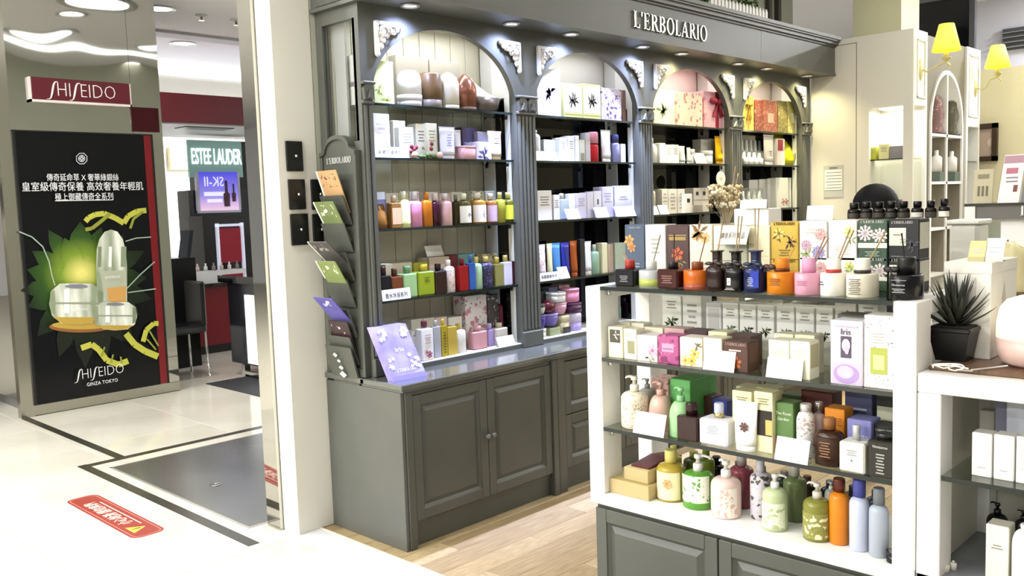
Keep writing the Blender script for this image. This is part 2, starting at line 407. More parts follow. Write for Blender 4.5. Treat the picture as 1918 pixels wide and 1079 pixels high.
# beige wall at the far right
ba = at(1838, 132, 0, 9.2)
struct(B(9.2, -4, 0, 9.35, ba.y+.15, ba.z).build('wall_beige', pm('dfd6b0', .6)), 'warm beige partition wall beyond the sconces')
ga = at(1878, 55, 0, 10.5); gb = at(1918, 90, 0, 10.5)
vt = thing('air_grille', 'dark slotted air grille high on the pale wall beyond the sconces', 'air grille', (10.5, ga.y-.5, ga.z-.2))
B(10.5, ga.y-1.6, ga.z-.22, 10.54, ga.y, ga.z).build('housing', pm('55565a', .5), vt)
for k in range(4): B(10.47, ga.y-1.6, ga.z-.2+k*.05, 10.5, ga.y, ga.z-.19+k*.05).build('slat', pm('8a8b90', .4), vt)
struct(B(10.54, -6, 0, 10.7, 3.4, CZ).build('wall_lilac', pm('dcdbe8', .6)), 'pale lilac upper wall beyond the beige partition')

# recessed ceiling lights: a trim ring, a glowing lens and the lamp itself
LENS = emit('fffdf8', 9)
def downlight(p, r, energy, label, col=(1, 1, 1), z=CZ, group='recessed ceiling downlights', spot=False, emitm=None, ang=2.0):
    t = thing('downlight', label, 'downlight', (p[0], p[1], z), 0, group)
    MB().lathe([(r, 0), (r*1.18, -.004), (r*1.18, -.008), (r*.95, -.012), (r*.9, -.002)], (p[0], p[1], z), 24).build('trim_ring', pm('c9c9c9', .3, .6), t)
    MB().lathe([(.001, -.0035), (r*.9, -.003)], (p[0], p[1], z), 24).build('lens', emitm or LENS, t)
    if energy:
        if spot: light('lamp', 'SPOT', (p[0], p[1], z-.016), energy, col, r*.5, (0, 0, 0), ang, .9, t)
        else: light('lamp', 'AREA', (p[0], p[1], z-.016), energy, col, r*1.6, parent=t)
    return t
for k, (px, py) in enumerate(((299, 16), (343, 81))):
    q = at(px, py, 2, CZ); downlight(q, .13, 45, ['round ceiling downlight beside the mirrored steel column top', 'round ceiling downlight above the dark red beam'][k])
k = 0; _O = ['first', 'second', 'third', 'fourth', 'fifth', 'sixth', 'seventh']
for x in (-6, -3.2, -.6, 1.1):  # farthest row added to brighten faces turned to the walkway
    for y in (-2.2, .6, 3.2, 5.2, 7.0): 
        k += 1; downlight((x, y), .16, {-6: (90, 420), -3.2: (40, 210), -.6: (14, 66), 1.1: (10, 40)}[x][y > 3], 'walkway ceiling downlight, %s row from the shop, %s from the steel column' % (_O[(1.1, -.6, -3.2, -6).index(x)], _O[(7.0, 5.2, 3.2, .6, -2.2).index(y)]))
for x in (4.4, 6.2, 8.4):
    for y in (-1.2, .4, 1.9): downlight((x, y), .15, 22, 'shop ceiling downlight, %s row from the entrance, %s from the arches' % (_O[(4.4, 6.2, 8.4).index(x)], _O[(1.9, .4, -1.2).index(y)]), (1, .97, .9))
for k_, p in enumerate(((9.95, 1.3), (9.95, -.6), (6.5, 12), (9, 14), (4.5, 15), (7, 17.5), (10, 10))): downlight(p, .2, 150, ['ceiling downlight beyond the beige wall, nearer the arches', 'ceiling downlight beyond the beige wall, farther from the arches', 'ceiling downlight beyond the dark red beam', 'ceiling downlight farthest along the cosmetics hall', 'ceiling downlight deep in the hall behind the steel column', 'ceiling downlight near the far white hall wall', 'ceiling downlight in the hall behind the wall unit'][k_], (.95, .97, 1))  # first two added to light the lilac wall
for (px, py), lb in zip(((377, 28), (442, 37)), ('small white sprinkler head on ceiling beside steel column', 'small dark sprinkler head on ceiling beside white pillar')):
    q = at(px, py, 2, CZ); t = thing('sprinkler', lb, 'sprinkler', q)
    MB().lathe([(.06, 0), (.055, -.012), (.03, -.02)], q, 14).build('rosette', pm('d0d0d0', .4), t)
    MB().lathe([(.012, -.02), (.012, -.05), (.03, -.052), (.03, -.056)], q, 12).build('deflector', CHROME, t)
# lit cove and dropped soffits at the left
q1, q2 = at(300, 45, 2, CZ), at(445, 82, 2, CZ)
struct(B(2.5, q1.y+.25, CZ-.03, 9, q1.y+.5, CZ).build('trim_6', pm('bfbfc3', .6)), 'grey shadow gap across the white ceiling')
c1 = at(300, 108, 1, 11.6); c2 = at(300, 140, 1, 11.6)
struct(B(3, 11.6, c2.z, 14, 11.8, CZ).build('wall_soffit', pm('f4f4f6', .6)), 'white dropped soffit edge with cove light')
cv = thing('cove_light', 'long bright cove light strip under the white soffit', 'light', (6, 11.45, c2.z))
B(3, 11.45, c2.z+.02, 12, 11.58, c2.z+.12).build('diffuser', emit('fbfbff', 6), cv)
# cove over the walkway, seen only in the steel
cw = thing('cove_light', 'long cove light strip in the walkway ceiling', 'light', (-1, 2.2, CZ))
cy_ = 2*7.917-at(150, 87, 2, CZ).y; B(-6, cy_-.1, CZ-.03, 7.5, cy_+.1, CZ).build('diffuser', emit('ffffff', 4), cw)

# ------------------------------------------------------------------ white pillar beside the unit
PX, PY = 2.337, 3.80
pi_ = struct(MB().cbox(PX, PY, 0, 2.56, 3.935, CZ, .004).build('wall_pillar', IVORY), 'white painted pillar beside the grey display unit')
sp = struct(B(2.318, 3.937, 0, 2.5, 4.06, CZ).build('trim_7', STEEL), 'mirrored steel strip on the back of the white pillar')
PLT = pm('1b1c1a', .25)
plates = [((533, 264), (567, 321), 'topmost black square plate with chrome knob on white pillar'), ((538, 336), (572, 392), 'black square plate in the middle row, outer column, on white pillar'),
          ((542, 401), (578, 458), 'black square plate in the bottom row, outer column, on white pillar'), ((580, 336), (612, 392), 'black square plate in the middle row beside the brochure rack'),
          ((583, 401), (614, 458), 'black square plate in the bottom row beside the brochure rack')]
for (a, b, lb) in plates:
    p, q = at(*a, 1, PY), at(*b, 1, PY); cx, cz, hw, hh = (p.x+q.x)/2, (p.z+q.z)/2, (q.x-p.x)/2, (p.z-q.z)/2
    t = thing('wall_plate', lb, 'wall plate', (cx, PY, cz), 0, 'black plates on the white pillar')
    MB().cbox(cx-hw, PY-.012, cz-hh, cx+hw, PY, cz+hh, .003).build('plate', PLT, t)
    MB().sphere((cx, PY-.022, cz), .008).lathe([(.004, 0), (.004, .012)], (cx, PY-.02, cz-.006), 8).build('knob', CHROME, t)

# ------------------------------------------------------------------ mirrored steel column with sign and poster
SY = 7.917
sc_ = sroot('wall_column', 'tall column clad in mirrored steel', (3.1, 8.5, 0))
B(2.47, SY+.012, 0, 3.66, 9.3, CZ).build('core', pm('7b7b78', .4, .5), sc_)
for x0, x1 in ((2.456, 3.44), (3.443, 3.705)): B(x0, SY, .09, x1, SY+.012, CZ).build('panel', STEEL, sc_)
B(2.444, SY+.03, .09, 2.47, 9.3, CZ).build('panel', STEEL, sc_)
B(3.66, SY+.012, .09, 3.705, 9.3, CZ).build('panel', STEEL, sc_)
B(2.45, SY-.008, .006, 3.705, SY+.1, .088).build('kick_plate', STEELB, sc_)
B(2.45, SY-.004, 0, 3.705, SY+.1, .006).build('shadow_gap', BLACK, sc_)
B(2.35, SY-.02, 0, 2.452, SY+.06, CZ).build('corner_post', STEELB, sc_)
# second polished post farther left
struct(MB().lathe([(.28, 0), (.28, CZ)], (1.95, 8.75, 0), 28).build('wall_round_post', STEEL), 'polished steel round post at the left edge')
def PP(px, py, d=0): return at(px, py, 1, SY-d)
# sign
a, b = PP(57, 143, .05), PP(243, 200, .05)
sg = thing('brand_sign', 'dark red SHISEIDO sign with white letters on the steel column', 'sign', ((a.x+b.x)/2, SY, b.z))
MB().cbox(a.x, SY-.05, b.z+.02, b.x+.01, SY, a.z, .003).build('sign_panel', pm('5a1422', .35), sg)
B(a.x-.012, SY-.045, b.z-.0, b.x+.022, SY, b.z+.02).box(a.x-.012, SY-.045, b.z, a.x, SY, a.z).box(b.x+.01, SY-.045, b.z, b.x+.022, SY, a.z).build('frame', pm('e8dcd6', .3), sg)
m = MB(); swash_logo(m, (((a.x+b.x)/2+.01), SY-.05, (a.z+b.z)/2+.012), .58, (1, 0, 0), (0, 0, 1), (0, -1, 0)); m.build('lettering', pm('f4ece8', .4), sg)
# poster
ps = thing('light_box_poster', 'black SHISEIDO cosmetics poster with jars, green leaf and white characters', 'poster', (3.02, SY, .09))
D = .03
P0, P1 = PP(18, 246, D), PP(308, 725, D)
px0, px1, pz0, pz1 = 2.47, 3.515, .094, 2.325
MB().cbox(px0, SY-D, pz0, px1, SY, pz1, .002).build('print', fresh('poster_black', '08090e', .2, 0, .3), ps)
B(px1, SY-D-.004, pz0+.004, px1+.062, SY, pz1).build('red_edge', pm('74161d', .3), ps)
B(px0-.02, SY-D-.008, pz0, px0, SY, pz1+.012).box(px0-.02, SY-D-.006, pz1, px1+.08, SY, pz1+.012).box(px1+.062, SY-D-.008, pz0, px1+.08, SY, pz1).build('frame', pm('3a3a3c', .25, .8), ps)
lay = [0]
def ink(name, pts, mat, smooth=False):
    lay[0] += 1; d = D+.0006*lay[0]
    m = MB(); m.poly([PP(x, y, d) for x, y in pts]); return m.build(name, mat, ps)
def radial(name, px, py, rad, stops):
    m = fresh(name, '000000', .35); n, l, b = nodes(m); c = PP(px, py, D)
    tc = n.new('ShaderNodeTexCoord'); mp = n.new('ShaderNodeMapping'); mp.inputs['Location'].default_value = -(c-ORG[ps.name])/rad; mp.inputs['Scale'].default_value = (1/rad,)*3
    gr = n.new('ShaderNodeTexGradient'); gr.gradient_type = 'SPHERICAL'; r = n.new('ShaderNodeValToRGB')
    while len(r.color_ramp.elements) < len(stops): r.color_ramp.elements.new(.5)
    for e, (p, cc) in zip(r.color_ramp.elements, stops): e.position = p; e.color = (*lin(cc), 1)
    l.new(tc.outputs['Object'], mp.inputs[0]); l.new(mp.outputs[0], gr.inputs[0]); l.new(gr.outputs[0], r.inputs[0]); l.new(r.outputs[0], b.inputs['Base Color'])
    return m
def oval(cx, cy, rx, ry, n=28, a0=0, a1=2*PI): return [(cx+rx*math.cos(a0+(a1-a0)*i/n), cy+ry*math.sin(a0+(a1-a0)*i/n)) for i in range(n)]
LEAF = radial('leaf_glow', 152, 512, .62, [(0, '0c110c'), (.25, '14240f'), (.5, '2c4c18'), (.74, '7c9430'), (.95, 'e0d878')])
def leafshape(cx, cy, tips):
    pts = []
    n = len(tips)
    for i, (tx, ty, wd) in enumerate(tips):
        dx, dy = tx-cx, ty-cy; L = math.hypot(dx, dy); nx, ny = -dy/L, dx/L
        for t, s_ in ((.25, -.6), (.55, -1), (.8, -.7), (1, 0), (.8, .7), (.55, 1), (.25, .6)): pts.append((cx+dx*t+nx*wd*s_, cy+dy*t+ny*wd*s_))
    return pts
for tx, ty, wd in ((90, 430, 18), (190, 425, 20), (60, 470, 20), (270, 470, 20), (40, 545, 20), (285, 560, 22), (70, 630, 22), (160, 690, 22), (250, 645, 24), (150, 415, 26), (232, 440, 24), (50, 505, 22), (275, 520, 24), (52, 575, 24), (110, 670, 20), (262, 590, 26), (200, 668, 26), (120, 445, 20), (230, 640, 22)):
    ink('leaf', leafshape(155, 530, [(tx, ty, wd)]), LEAF)
ink('leaf', oval(152, 528, 40, 44), LEAF)
GOLD = fresh('gold_sheen', 'c9a84c', .3, .3); PEARL = fresh('pearl', 'c8ccb8', .25); 
n, l, b = nodes(PEARL); tc = n.new('ShaderNodeTexCoord'); sx = n.new('ShaderNodeSeparateXYZ'); wv = n.new('ShaderNodeTexNoise'); wv.inputs['Scale'].default_value = 9
mp = n.new('ShaderNodeMapping'); mp.inputs['Scale'].default_value = (1, 1, .15); rr = n.new('ShaderNodeValToRGB'); rr.color_ramp.elements[0].color = (*lin('8f9a80'), 1); rr.color_ramp.elements[1].color = (*lin('eef0e4'), 1); rr.color_ramp.elements[0].position = .35; rr.color_ramp.elements[1].position = .65
l.new(tc.outputs['Object'], mp.inputs[0]); l.new(mp.outputs[0], wv.inputs[0]); l.new(wv.outputs['Fac'], rr.inputs[0]); l.new(rr.outputs[0], b.inputs['Base Color'])
YG = pm('b9b84a', .4); YGD = pm('8b9236', .4)
def ribbon(pts, wd, mat):
    for (x0, y0), (x1, y1) in zip(pts, pts[1:]):
        dx, dy = x1-x0, y1-y0; L = math.hypot(dx, dy) or 1; nx, ny = -dy/L*wd/2, dx/L*wd/2
        ink('ribbon', [(x0+nx, y0+ny), (x1+nx, y1+ny), (x1-nx, y1-ny), (x0-nx, y0-ny)], mat)
ribbon([(160, 415), (166, 408), (178, 402), (195, 400), (215, 408), (232, 418)], 10, YG)
ribbon([(160, 430), (172, 428), (190, 414), (206, 400)], 7, YGD)
ribbon([(232, 418), (240, 405), (256, 396), (274, 394)], 10, YG)
ribbon([(244, 428), (250, 410), (268, 396)], 5, YGD)
ribbon([(152, 652), (172, 645), (185, 655), (200, 675), (222, 683), (240, 676)], 11, YG)
ribbon([(236, 625), (252, 645), (272, 658), (296, 668)], 12, YG)
ribbon([(268, 640), (274, 618), (288, 606), (297, 606)], 9, YG)
for q in ((190, 668, 196, 650), (208, 680, 212, 664), (228, 680, 226, 668), (275, 635, 292, 655), (280, 620, 297, 648)): ribbon([(q[0], q[1]), (q[2], q[3])], 3, YGD)
GLOWL = pm('9fb0a0', .4)
ribbon([(36, 434), (60, 444), (80, 462), (92, 490), (97, 515), (103, 535)], 2.2, GLOWL)
ribbon([(235, 452), (255, 446), (283, 444)], 2, GLOWL); ribbon([(238, 540), (262, 515), (290, 490)], 2, GLOWL); ribbon([(240, 548), (292, 541)], 2, GLOWL)
ink('tray', oval(150, 612, 58, 11), pm('8a5a34', .3)); ink('tray', oval(152, 609, 55, 8), GOLD)
def jar(cx, y0, y1, hw, nm):
    h = y1-y0; pts = [(cx-hw*.6, y0), (cx+hw*.6, y0), (cx+hw*.93, y0+h*.18), (cx+hw, y0+h*.5), (cx+hw*.9, y0+h*.78), (cx+hw*.55, y1-2), (cx, y1), (cx-hw*.55, y1-2), (cx-hw*.9, y0+h*.78), (cx-hw, y0+h*.5), (cx-hw*.93, y0+h*.18)]
    ink('jar', pts, PEARL); ink('jar', [(cx-hw*.86, y0+h*.82), (cx+hw*.86, y0+h*.82), (cx+hw*.5, y1-2), (cx, y1-.5), (cx-hw*.5, y1-2)], GOLD)
    ink('jar_sheen', [(cx-hw*.96, y0+h*.22), (cx-hw*.8, y0+h*.16), (cx-hw*.78, y0+h*.76), (cx-hw*.94, y0+h*.7)], pm('8a9478', .3)); ink('jar_sheen', [(cx+hw*.8, y0+h*.16), (cx+hw*.96, y0+h*.22), (cx+hw*.94, y0+h*.7), (cx+hw*.78, y0+h*.76)], pm('7c866a', .3)); ink('jar_sheen', [(cx-hw*.45, y0+h*.14), (cx-hw*.25, y0+h*.14), (cx-hw*.25, y0+h*.72), (cx-hw*.45, y0+h*.72)], pm('f4f6ec', .3))
    ink('lid_line', [(cx-hw, y0+h*.46), (cx+hw, y0+h*.46), (cx+hw, y0+h*.5), (cx-hw, y0+h*.5)], pm('8f9684', .3)); ink('lid_top', oval(cx, y0+h*.07, hw*.42, h*.05), pm('7d7f8c', .25))
hw = 29
ink('bottle', [(182, 566), (180, 500), (181, 468), (186, 448), (196, 434), (208, 430), (220, 434), (230, 448), (236, 470), (238, 500), (238, 566)], PEARL)
ink('bottle_neck', [(190, 508), (236, 506), (236, 566), (198, 566)], pm('aeb39c', .3)); ink('bottle_glow', [(200, 540), (236, 536), (236, 566), (204, 566)], pm('c99a56', .35))
for sx0, sx1, cl_ in ((183, 189, '7c876c'), (226, 236, '8a957c'), (203, 209, 'f2f4ea')): ink('bottle_sheen', [(sx0, 500), (sx0+1, 462), (sx1+1, 462), (sx1, 500)], pm(cl_, .3))
jar(143, 531, 608, 51, 'a'); jar(216, 566, 619, 41, 'b')
m = MB(); lay[0] += 1; dd = D+.0006*lay[0]
WT = pm('e9e9ea', .4)
for s_, x0, x1, yc_, hh in (('傳奇延命草 X 奢華綠銀絲', 87, 222, 332, .062), ('皇室級傳奇保養 高效奢養年輕肌', 41, 268, 349, .075), ('極上御藏傳奇全系列', 103, 212, 368, .062)):
    A, Bq = PP(x0, yc_, dd), PP(x1, yc_, dd); put_text(m, s_, (A+Bq)/2, (Bq-A).length, hh, (1, 0, 0), (0, 0, 1), (0, -1, 0), .001, 0)
A, Bq = PP(103, 377, dd), PP(212, 377, dd); m.box(A.x, A.y-.001, A.z, Bq.x, A.y, A.z+.006)
cc = PP(188, 696, dd); swash_logo(m, cc, .43, (1, 0, 0), (0, 0, 1), (0, -1, 0), .001)
put_text(m, 'GINZA TOKYO', PP(192, 716, dd), .26, .03, (1, 0, 0), (0, 0, 1), (0, -1, 0), .001, 0, 1.1)
for s_, x, y, wd in (('SHISEIDO', 150, 580, .12), ('SHISEIDO', 211, 519, .13), ('SHISEIDO', 218, 605, .1)): put_text(m, s_, PP(x, y, dd), wd, None, (1, 0, 0), (0, 0, 1), (0, -1, 0), .001)
m.build('lettering', WT, ps)
m = MB()
for r in (11.5, 7):
    o_ = oval(153, 297, r, r, 8, PI/8, PI/8+2*PI); i_ = oval(153, 297, r-1.6, r-1.6, 8, PI/8, PI/8+2*PI)
    for q in range(8): m.quad(*[PP(x, y, dd) for x, y in (o_[q], o_[(q+1) % 8], i_[(q+1) % 8], i_[q])])
for q in range(4): x, y = 153+3.2*math.cos(q*PI/2), 297+3.2*math.sin(q*PI/2); m.poly([PP(a_, b_, dd) for a_, b_ in oval(x, y, 2.3, 2.3, 8)])
m.build('emblem', pm('b9bac0', .4), ps)

# ------------------------------------------------------------------ cosmetics hall seen between column and pillar
RED = pm('5c0f1a', .35); REDC = pm('7a1222', .3)
a, b = at(300, 172, 1, 9.6), at(460, 235, 1, 9.6)
bm = thing('fascia_beam', 'dark red fascia beam over the cosmetics counters', 'beam', (5, 9.7, a.z))
B(4.1, 9.6, b.z, 8.5, 9.75, a.z).build('front_panel', RED, bm); B(4.1, 9.62, b.z-.02, 8.5, 11.2, b.z).build('underside', pm('d9dade', .5), bm)
q = at(385, 238, 2, b.z-.02); B(q.x-.25, q.y-.02, b.z-.03, q.x+.35, q.y+.25, b.z-.02).build('light_slot', pm('4a4b50', .4), bm)
# red reflection at the steel's edge, painted on as a panel
a2, b2 = at(243, 200, 1, SY-.012), at(300, 248, 1, SY-.012)
B(a2.x+.01, SY-.012, b2.z, a2.x+.255, SY, a2.z+.0).build('panel', fresh('dark_red_film', '4c1a22', .1, .6), sc_)
# light box header and screen
a, b = at(357, 262, 1, 10.6), at(458, 332, 1, 10.6); c, d = at(371, 322, 1, 10.55), at(448, 393, 1, 10.55)
kx = thing('light_box_stand', 'black stand with ESTEE LAUDER header above a violet lit screen', 'display stand', ((a.x+b.x)/2, 10.65, 0))
B(a.x+.1, 10.62, 1.9, b.x+.15, 10.9, a.z).build('housing', BLACK, kx); B(c.x-.12, 10.6, .0, b.x+.15, 10.9, 1.92).build('lower_panel', pm('101018', .2), kx)
B(a.x-.05, 10.58, b.z, b.x-.03, 10.62, a.z).build('header', emit('7fa39c', .45), kx)
m = MB(); put_text(m, 'ESTEE LAUDER', ((a.x+b.x)/2-.03, 10.575, (a.z+b.z)/2+.03), (b.x-a.x)*.96, .2, (1, 0, 0), (0, 0, 1), (0, -1, 0), .01, .01); m.build('lettering', emit('ffffff', 1.6), kx)
SCR = fresh('violet_screen', '4a4ad0', .3); n, l, bb = nodes(SCR)
tc = n.new('ShaderNodeTexCoord'); sx = n.new('ShaderNodeSeparateXYZ'); mr = n.new('ShaderNodeMapRange'); rr = n.new('ShaderNodeValToRGB')
mr.inputs['From Min'].default_value = d.z; mr.inputs['From Max'].default_value = c.z
rr.color_ramp.elements[0].color = (*lin('e9c3d8'), 1); rr.color_ramp.elements[1].color = (*lin('4340d8'), 1); rr.color_ramp.elements.new(.4).color = (*lin('8f86e6'), 1)
l.new(tc.outputs['Object'], sx.inputs[0]); l.new(sx.outputs['Z'], mr.inputs['Value']); l.new(mr.outputs[0], rr.inputs[0]); l.new(rr.outputs[0], bb.inputs['Base Color']); l.new(rr.outputs[0], bb.inputs['Emission Color']); bb.inputs['Emission Strength'].default_value = .9
B(c.x, 10.55, d.z, d.x, 10.6, c.z).build('screen', SCR, kx)
B(c.x-.02, 10.54, d.z-.03, d.x+.02, 10.6, d.z).box(c.x-.03, 10.545, d.z, c.x, 10.6, c.z).box(d.x, 10.545, d.z, d.x+.03, 10.6, c.z).build('bezel', pm('cfcfe6', .3), kx)
m = MB(); put_text(m, 'SK-II', (c.x+.2, 10.545, c.z-.12), .26, .12, (-1, 0, 0), (0, 0, 1), (0, -1, 0), .003); m.box(c.x+.06, 10.545, c.z-.3, c.x+.34, 10.55, c.z-.25).box(c.x+.1, 10.545, c.z-.38, c.x+.3, 10.55, c.z-.34); m.build('screen_text', emit('e6e6ff', 1), kx)  # mirrored lettering painted on the screen as a reflection
e = at(424, 360, 1, 10.545); m = MB(); m.lathe([(.04, -.18), (.045, -.02), (.02, 0), (.018, .14), (.001, .15)], (e.x, 10.54, e.z), 10, 1, .15); m.lathe([(.025, -.12), (.03, -.02), (.012, 0), (.012, .1), (.001, .11)], (e.x+.1, 10.54, e.z), 10, 1, .15); m.build('bottle_print', pm('5d3a4c', .4), kx)
# tester tower with glowing red poster on a white counter
a, b = at(398, 412, 1, 9.9), at(468, 522, 1, 9.9)
TWZ = at(355, 541, 1, 9.7).z+.041
tw = thing('tester_tower', 'black tester tower framing a glowing red poster', 'display stand', ((a.x+b.x)/2, 10, TWZ))
B(a.x-.1, 9.95, TWZ, b.x+.2, 10.3, a.z+.05).build('housing', BLACK, tw)
p1, p2 = at(411, 428, 1, 9.9), at(456, 490, 1, 9.9); B(p1.x, 9.93, p2.z, p2.x, 9.95, p1.z).build('poster', emit('7c1524', .45), tw)
B(p1.x-.03, 9.9, max(p2.z-.12, TWZ), p1.x-.005, 9.96, p1.z+.06).box(p2.x+.005, 9.9, max(p2.z-.12, TWZ), p2.x+.03, 9.96, p1.z+.06).box(p1.x-.03, 9.9, p1.z+.02, p2.x+.03, 9.96, p1.z+.05).build('chrome_frame', emit('d9dcf0', .6), tw)  # brightness of the chrome put in as a glow
a, b = at(355, 541, 1, 9.7), at(440, 656, 1, 9.7)
rc = thing('red_counter', 'dark red cosmetics counter with a black glossy top', 'counter', ((a.x+b.x)/2, 9.9, 0))
B(a.x, 9.7, .1, b.x+.35, 10.5, a.z).build('front_panel', REDC, rc); B(a.x-.05, 9.66, a.z, b.x+.4, 10.55, a.z+.04).build('top', BLACKG, rc); B(a.x+.03, 9.74, 0, b.x+.3, 10.4, .1).build('plinth', BLACK, rc)
q = at(365, 510, 1, 9.75); wt = thing('white_tray', 'white tester tray with small bottles on the red counter', 'tray', (q.x+.3, 9.81, a.z+.04))
B(q.x, 9.7, a.z+.041, q.x+.62, 9.9, q.z).build('tray_body', pm('f2f2f4', .3), wt)
for k in range(6): MB().lathe([(.022, 0), (.022, .05), (.01, .06), (.01, .09)], (q.x+.06+k*.1, 9.8, q.z), 10).build('tester_bottle', pm(['d9c8c0', 'f0eef2', '8c7f86'][k % 3], .2), wt)
# steel counter nearest the pillar on a dark mat
struct(B(4.0, 6.97, .001, 6.5, 8.0, .006).build('trim_8', pm('25262a', .6)), 'dark mat under the steel fronted counter')
nc = thing('steel_counter', 'steel fronted cosmetics counter with dark glass top beside the white pillar', 'counter', (4.6, 7.8, 0))
t1 = at(436, 545, 0, 4.45)
B(4.45, 7.15, .12, 5.4, 8.3, .93).build('body', pm('3e3f46', .12, .6), nc)
B(4.43, 7.2, .14, 4.45, 7.95, .82).build('lit_panel', emit('dfe2e4', .75), nc); B(4.4, 7.1, .93, 5.5, 8.4, 1.0).build('top', BLACKG, nc)
B(4.42, 7.2, .0, 4.48, 7.26, .12).box(4.42, 8.0, 0, 4.48, 8.06, .12).box(4.42, 7.2, .03, 4.46, 8.0, .06).build('foot_frame', CHROME, nc)
gc = thing('glass_case', 'clear glass tester case on the steel counter', 'display case', (4.6, 7.55, 1.0))
for q in ((4.5, 7.3, 4.505, 7.8), (4.9, 7.3, 4.905, 7.8), (4.5, 7.3, 4.9, 7.305), (4.5, 7.795, 4.9, 7.8)): B(q[0], q[1], 1.0, q[2], q[3], 1.28).build('pane', GLASSC, gc)
for k in range(5): MB().lathe([(.02, 0), (.022, .07), (.01, .08), (.012, .12)], (4.6+.05*(k % 2), 7.35+.09*k, 1.0), 10).build('tester_bottle', pm(['c9b7a0', '5a3238', 'e8e4e0'][k % 3], .2), gc)
# tall dark panel and hanging camera against the pillar
q = at(487, 560, 0, 3.6)
# black stool with chrome legs
q = at(342, 705, 2, 0); ch = thing('bar_chair', 'black padded chair with chrome legs by the red counter', 'chair', (q.x, q.y, 0))
MB().cbox(q.x-.2, q.y-.2, .44, q.x+.2, q.y+.2, .52, .02).build('seat', BLACK, ch); MB().cbox(q.x+.16, q.y-.19, .5, q.x+.21, q.y+.19, .95, .02).build('backrest', BLACK, ch)
for sx_ in (-1, 1):
    for sy_ in (-1, 1): MB().tube([(q.x+.18*sx_, q.y+.18*sy_, .45), (q.x+.19*sx_, q.y+.19*sy_, 0)], .012).build('leg', CHROME, ch)
q = at(338, 520, 1, 9.0); bk = thing('dark_cabinet', 'black side cabinet with angled mirror screen behind the steel column', 'cabinet', (q.x, 9.2, 0))
B(4.05, 9.05, 0, q.x+.2, 9.4, q.z+.2).build('body', BLACK, bk)
m = MB(); e = at(350, 470, 1, 9.2); m.prism([(e.x-.08, e.z-.2), (e.x+.0, e.z+.22), (e.x+.04, e.z+.22), (e.x-.04, e.z-.2)], 1, 9.1, 9.3); m.build('mirror_screen', pm('3a3f4a', .08, .6), bk)
# bright white back wall of the hall with tall shopfront glazing
wl = struct(B(3.9, 13.0, 0, 12, 13.1, 2.9).build('wall_hall', pm('f6f4ec', .6)), 'bright white wall behind the cosmetics counters')
q = at(318, 275, 1, 12.9); r = at(395, 318, 1, 12.9); struct(B(q.x, 12.9, r.z, r.x+2, 12.99, q.z).build('trim_9', pm('f3ecbf', .5)), 'pale yellow band on the hall wall')
hl = thing('wall_lightbox', 'tall glowing white light panel on the hall wall', 'light', (7, 12.95, .3))
a, b = at(318, 325, 1, 12.9), at(392, 470, 1, 12.9); B(a.x, 12.93, b.z-1.2, b.x+.2, 12.99, a.z).build('diffuser', emit('f4f8ff', 1.6), hl)
# ------------------------------------------------------------------ arched wall unit
YU, XL, XR = 3.452, 2.588, 7.198
SOF, ZC = 2.57, .796
BAYS = [(2.652, 3.637), (3.792, 4.78), (4.928, 5.913), (6.082, 7.06)]
PIL = [(2.588, 2.652), (3.637, 3.792), (4.78, 4.928), (5.913, 6.082), (7.06, 7.198)]
SHZ = [2.113, 1.853, 1.507, 1.155]; YB = 3.735
un = thing('arched_display_unit', 'long grey display unit with four white-lit arches and L\'ERBOLARIO fascia', 'display unit', ((XL+XR)/2, 3.6, ZC))
# fascia, soffit, cornice
YF = 3.235
fa = B(XL-.02, YF, SOF+.004, 5.98, YF+.03, 2.8).build('fascia', GREY, un); B(5.983, YF, SOF+.004, XR, YF+.03, 2.8).build('fascia', GREY, un)
B(XL-.02, YF+.03, SOF+.004, XL, 3.8, 2.8).build('fascia', GREY, un)
m = B(XL-.02, YF+.01, SOF, XR, YU+.3, SOF+.02); m.build('soffit', GREY, un)
m = MB()
for k, (d, z0, z1) in enumerate(((.012, 2.792, 2.806), (.03, 2.806, 2.83), (.045, 2.83, 2.842), (.055, 2.842, 2.866))):
    m.box(XL-.02-d, YF-d, z0, XR+.0, YF+.05, z1); m.box(XL-.02-d, YF+.05, z0, XL+.02, 3.8, z1)
m.build('cornice', GREY, un)
m = B(XL-.025, YF-.008, SOF-.004, XR, YF+.02, SOF+.014); m.box(XL-.028, YF-.008, SOF-.004, XL, 3.8, SOF+.014); m.build('bead_moulding', GREY, un)
B(XL, YF+.03, 2.8, XR, 3.8, 2.82).build('top_board', GREY, un)
a, b = at(1184, 52, 1, YF), at(1323, 78, 1, YF)
m = MB(); hL = .098; wl_ = serif_len("L'ERBOLARIO", hL)
serif_word(m, "L'ERBOLARIO", (a.x, YF, a.z+.002), hL, (1, 0, 0), (0, 0, 1), (0, -1, 0), .014, .09, (b.x-a.x)/wl_); m.build('lettering', SILVER, un)
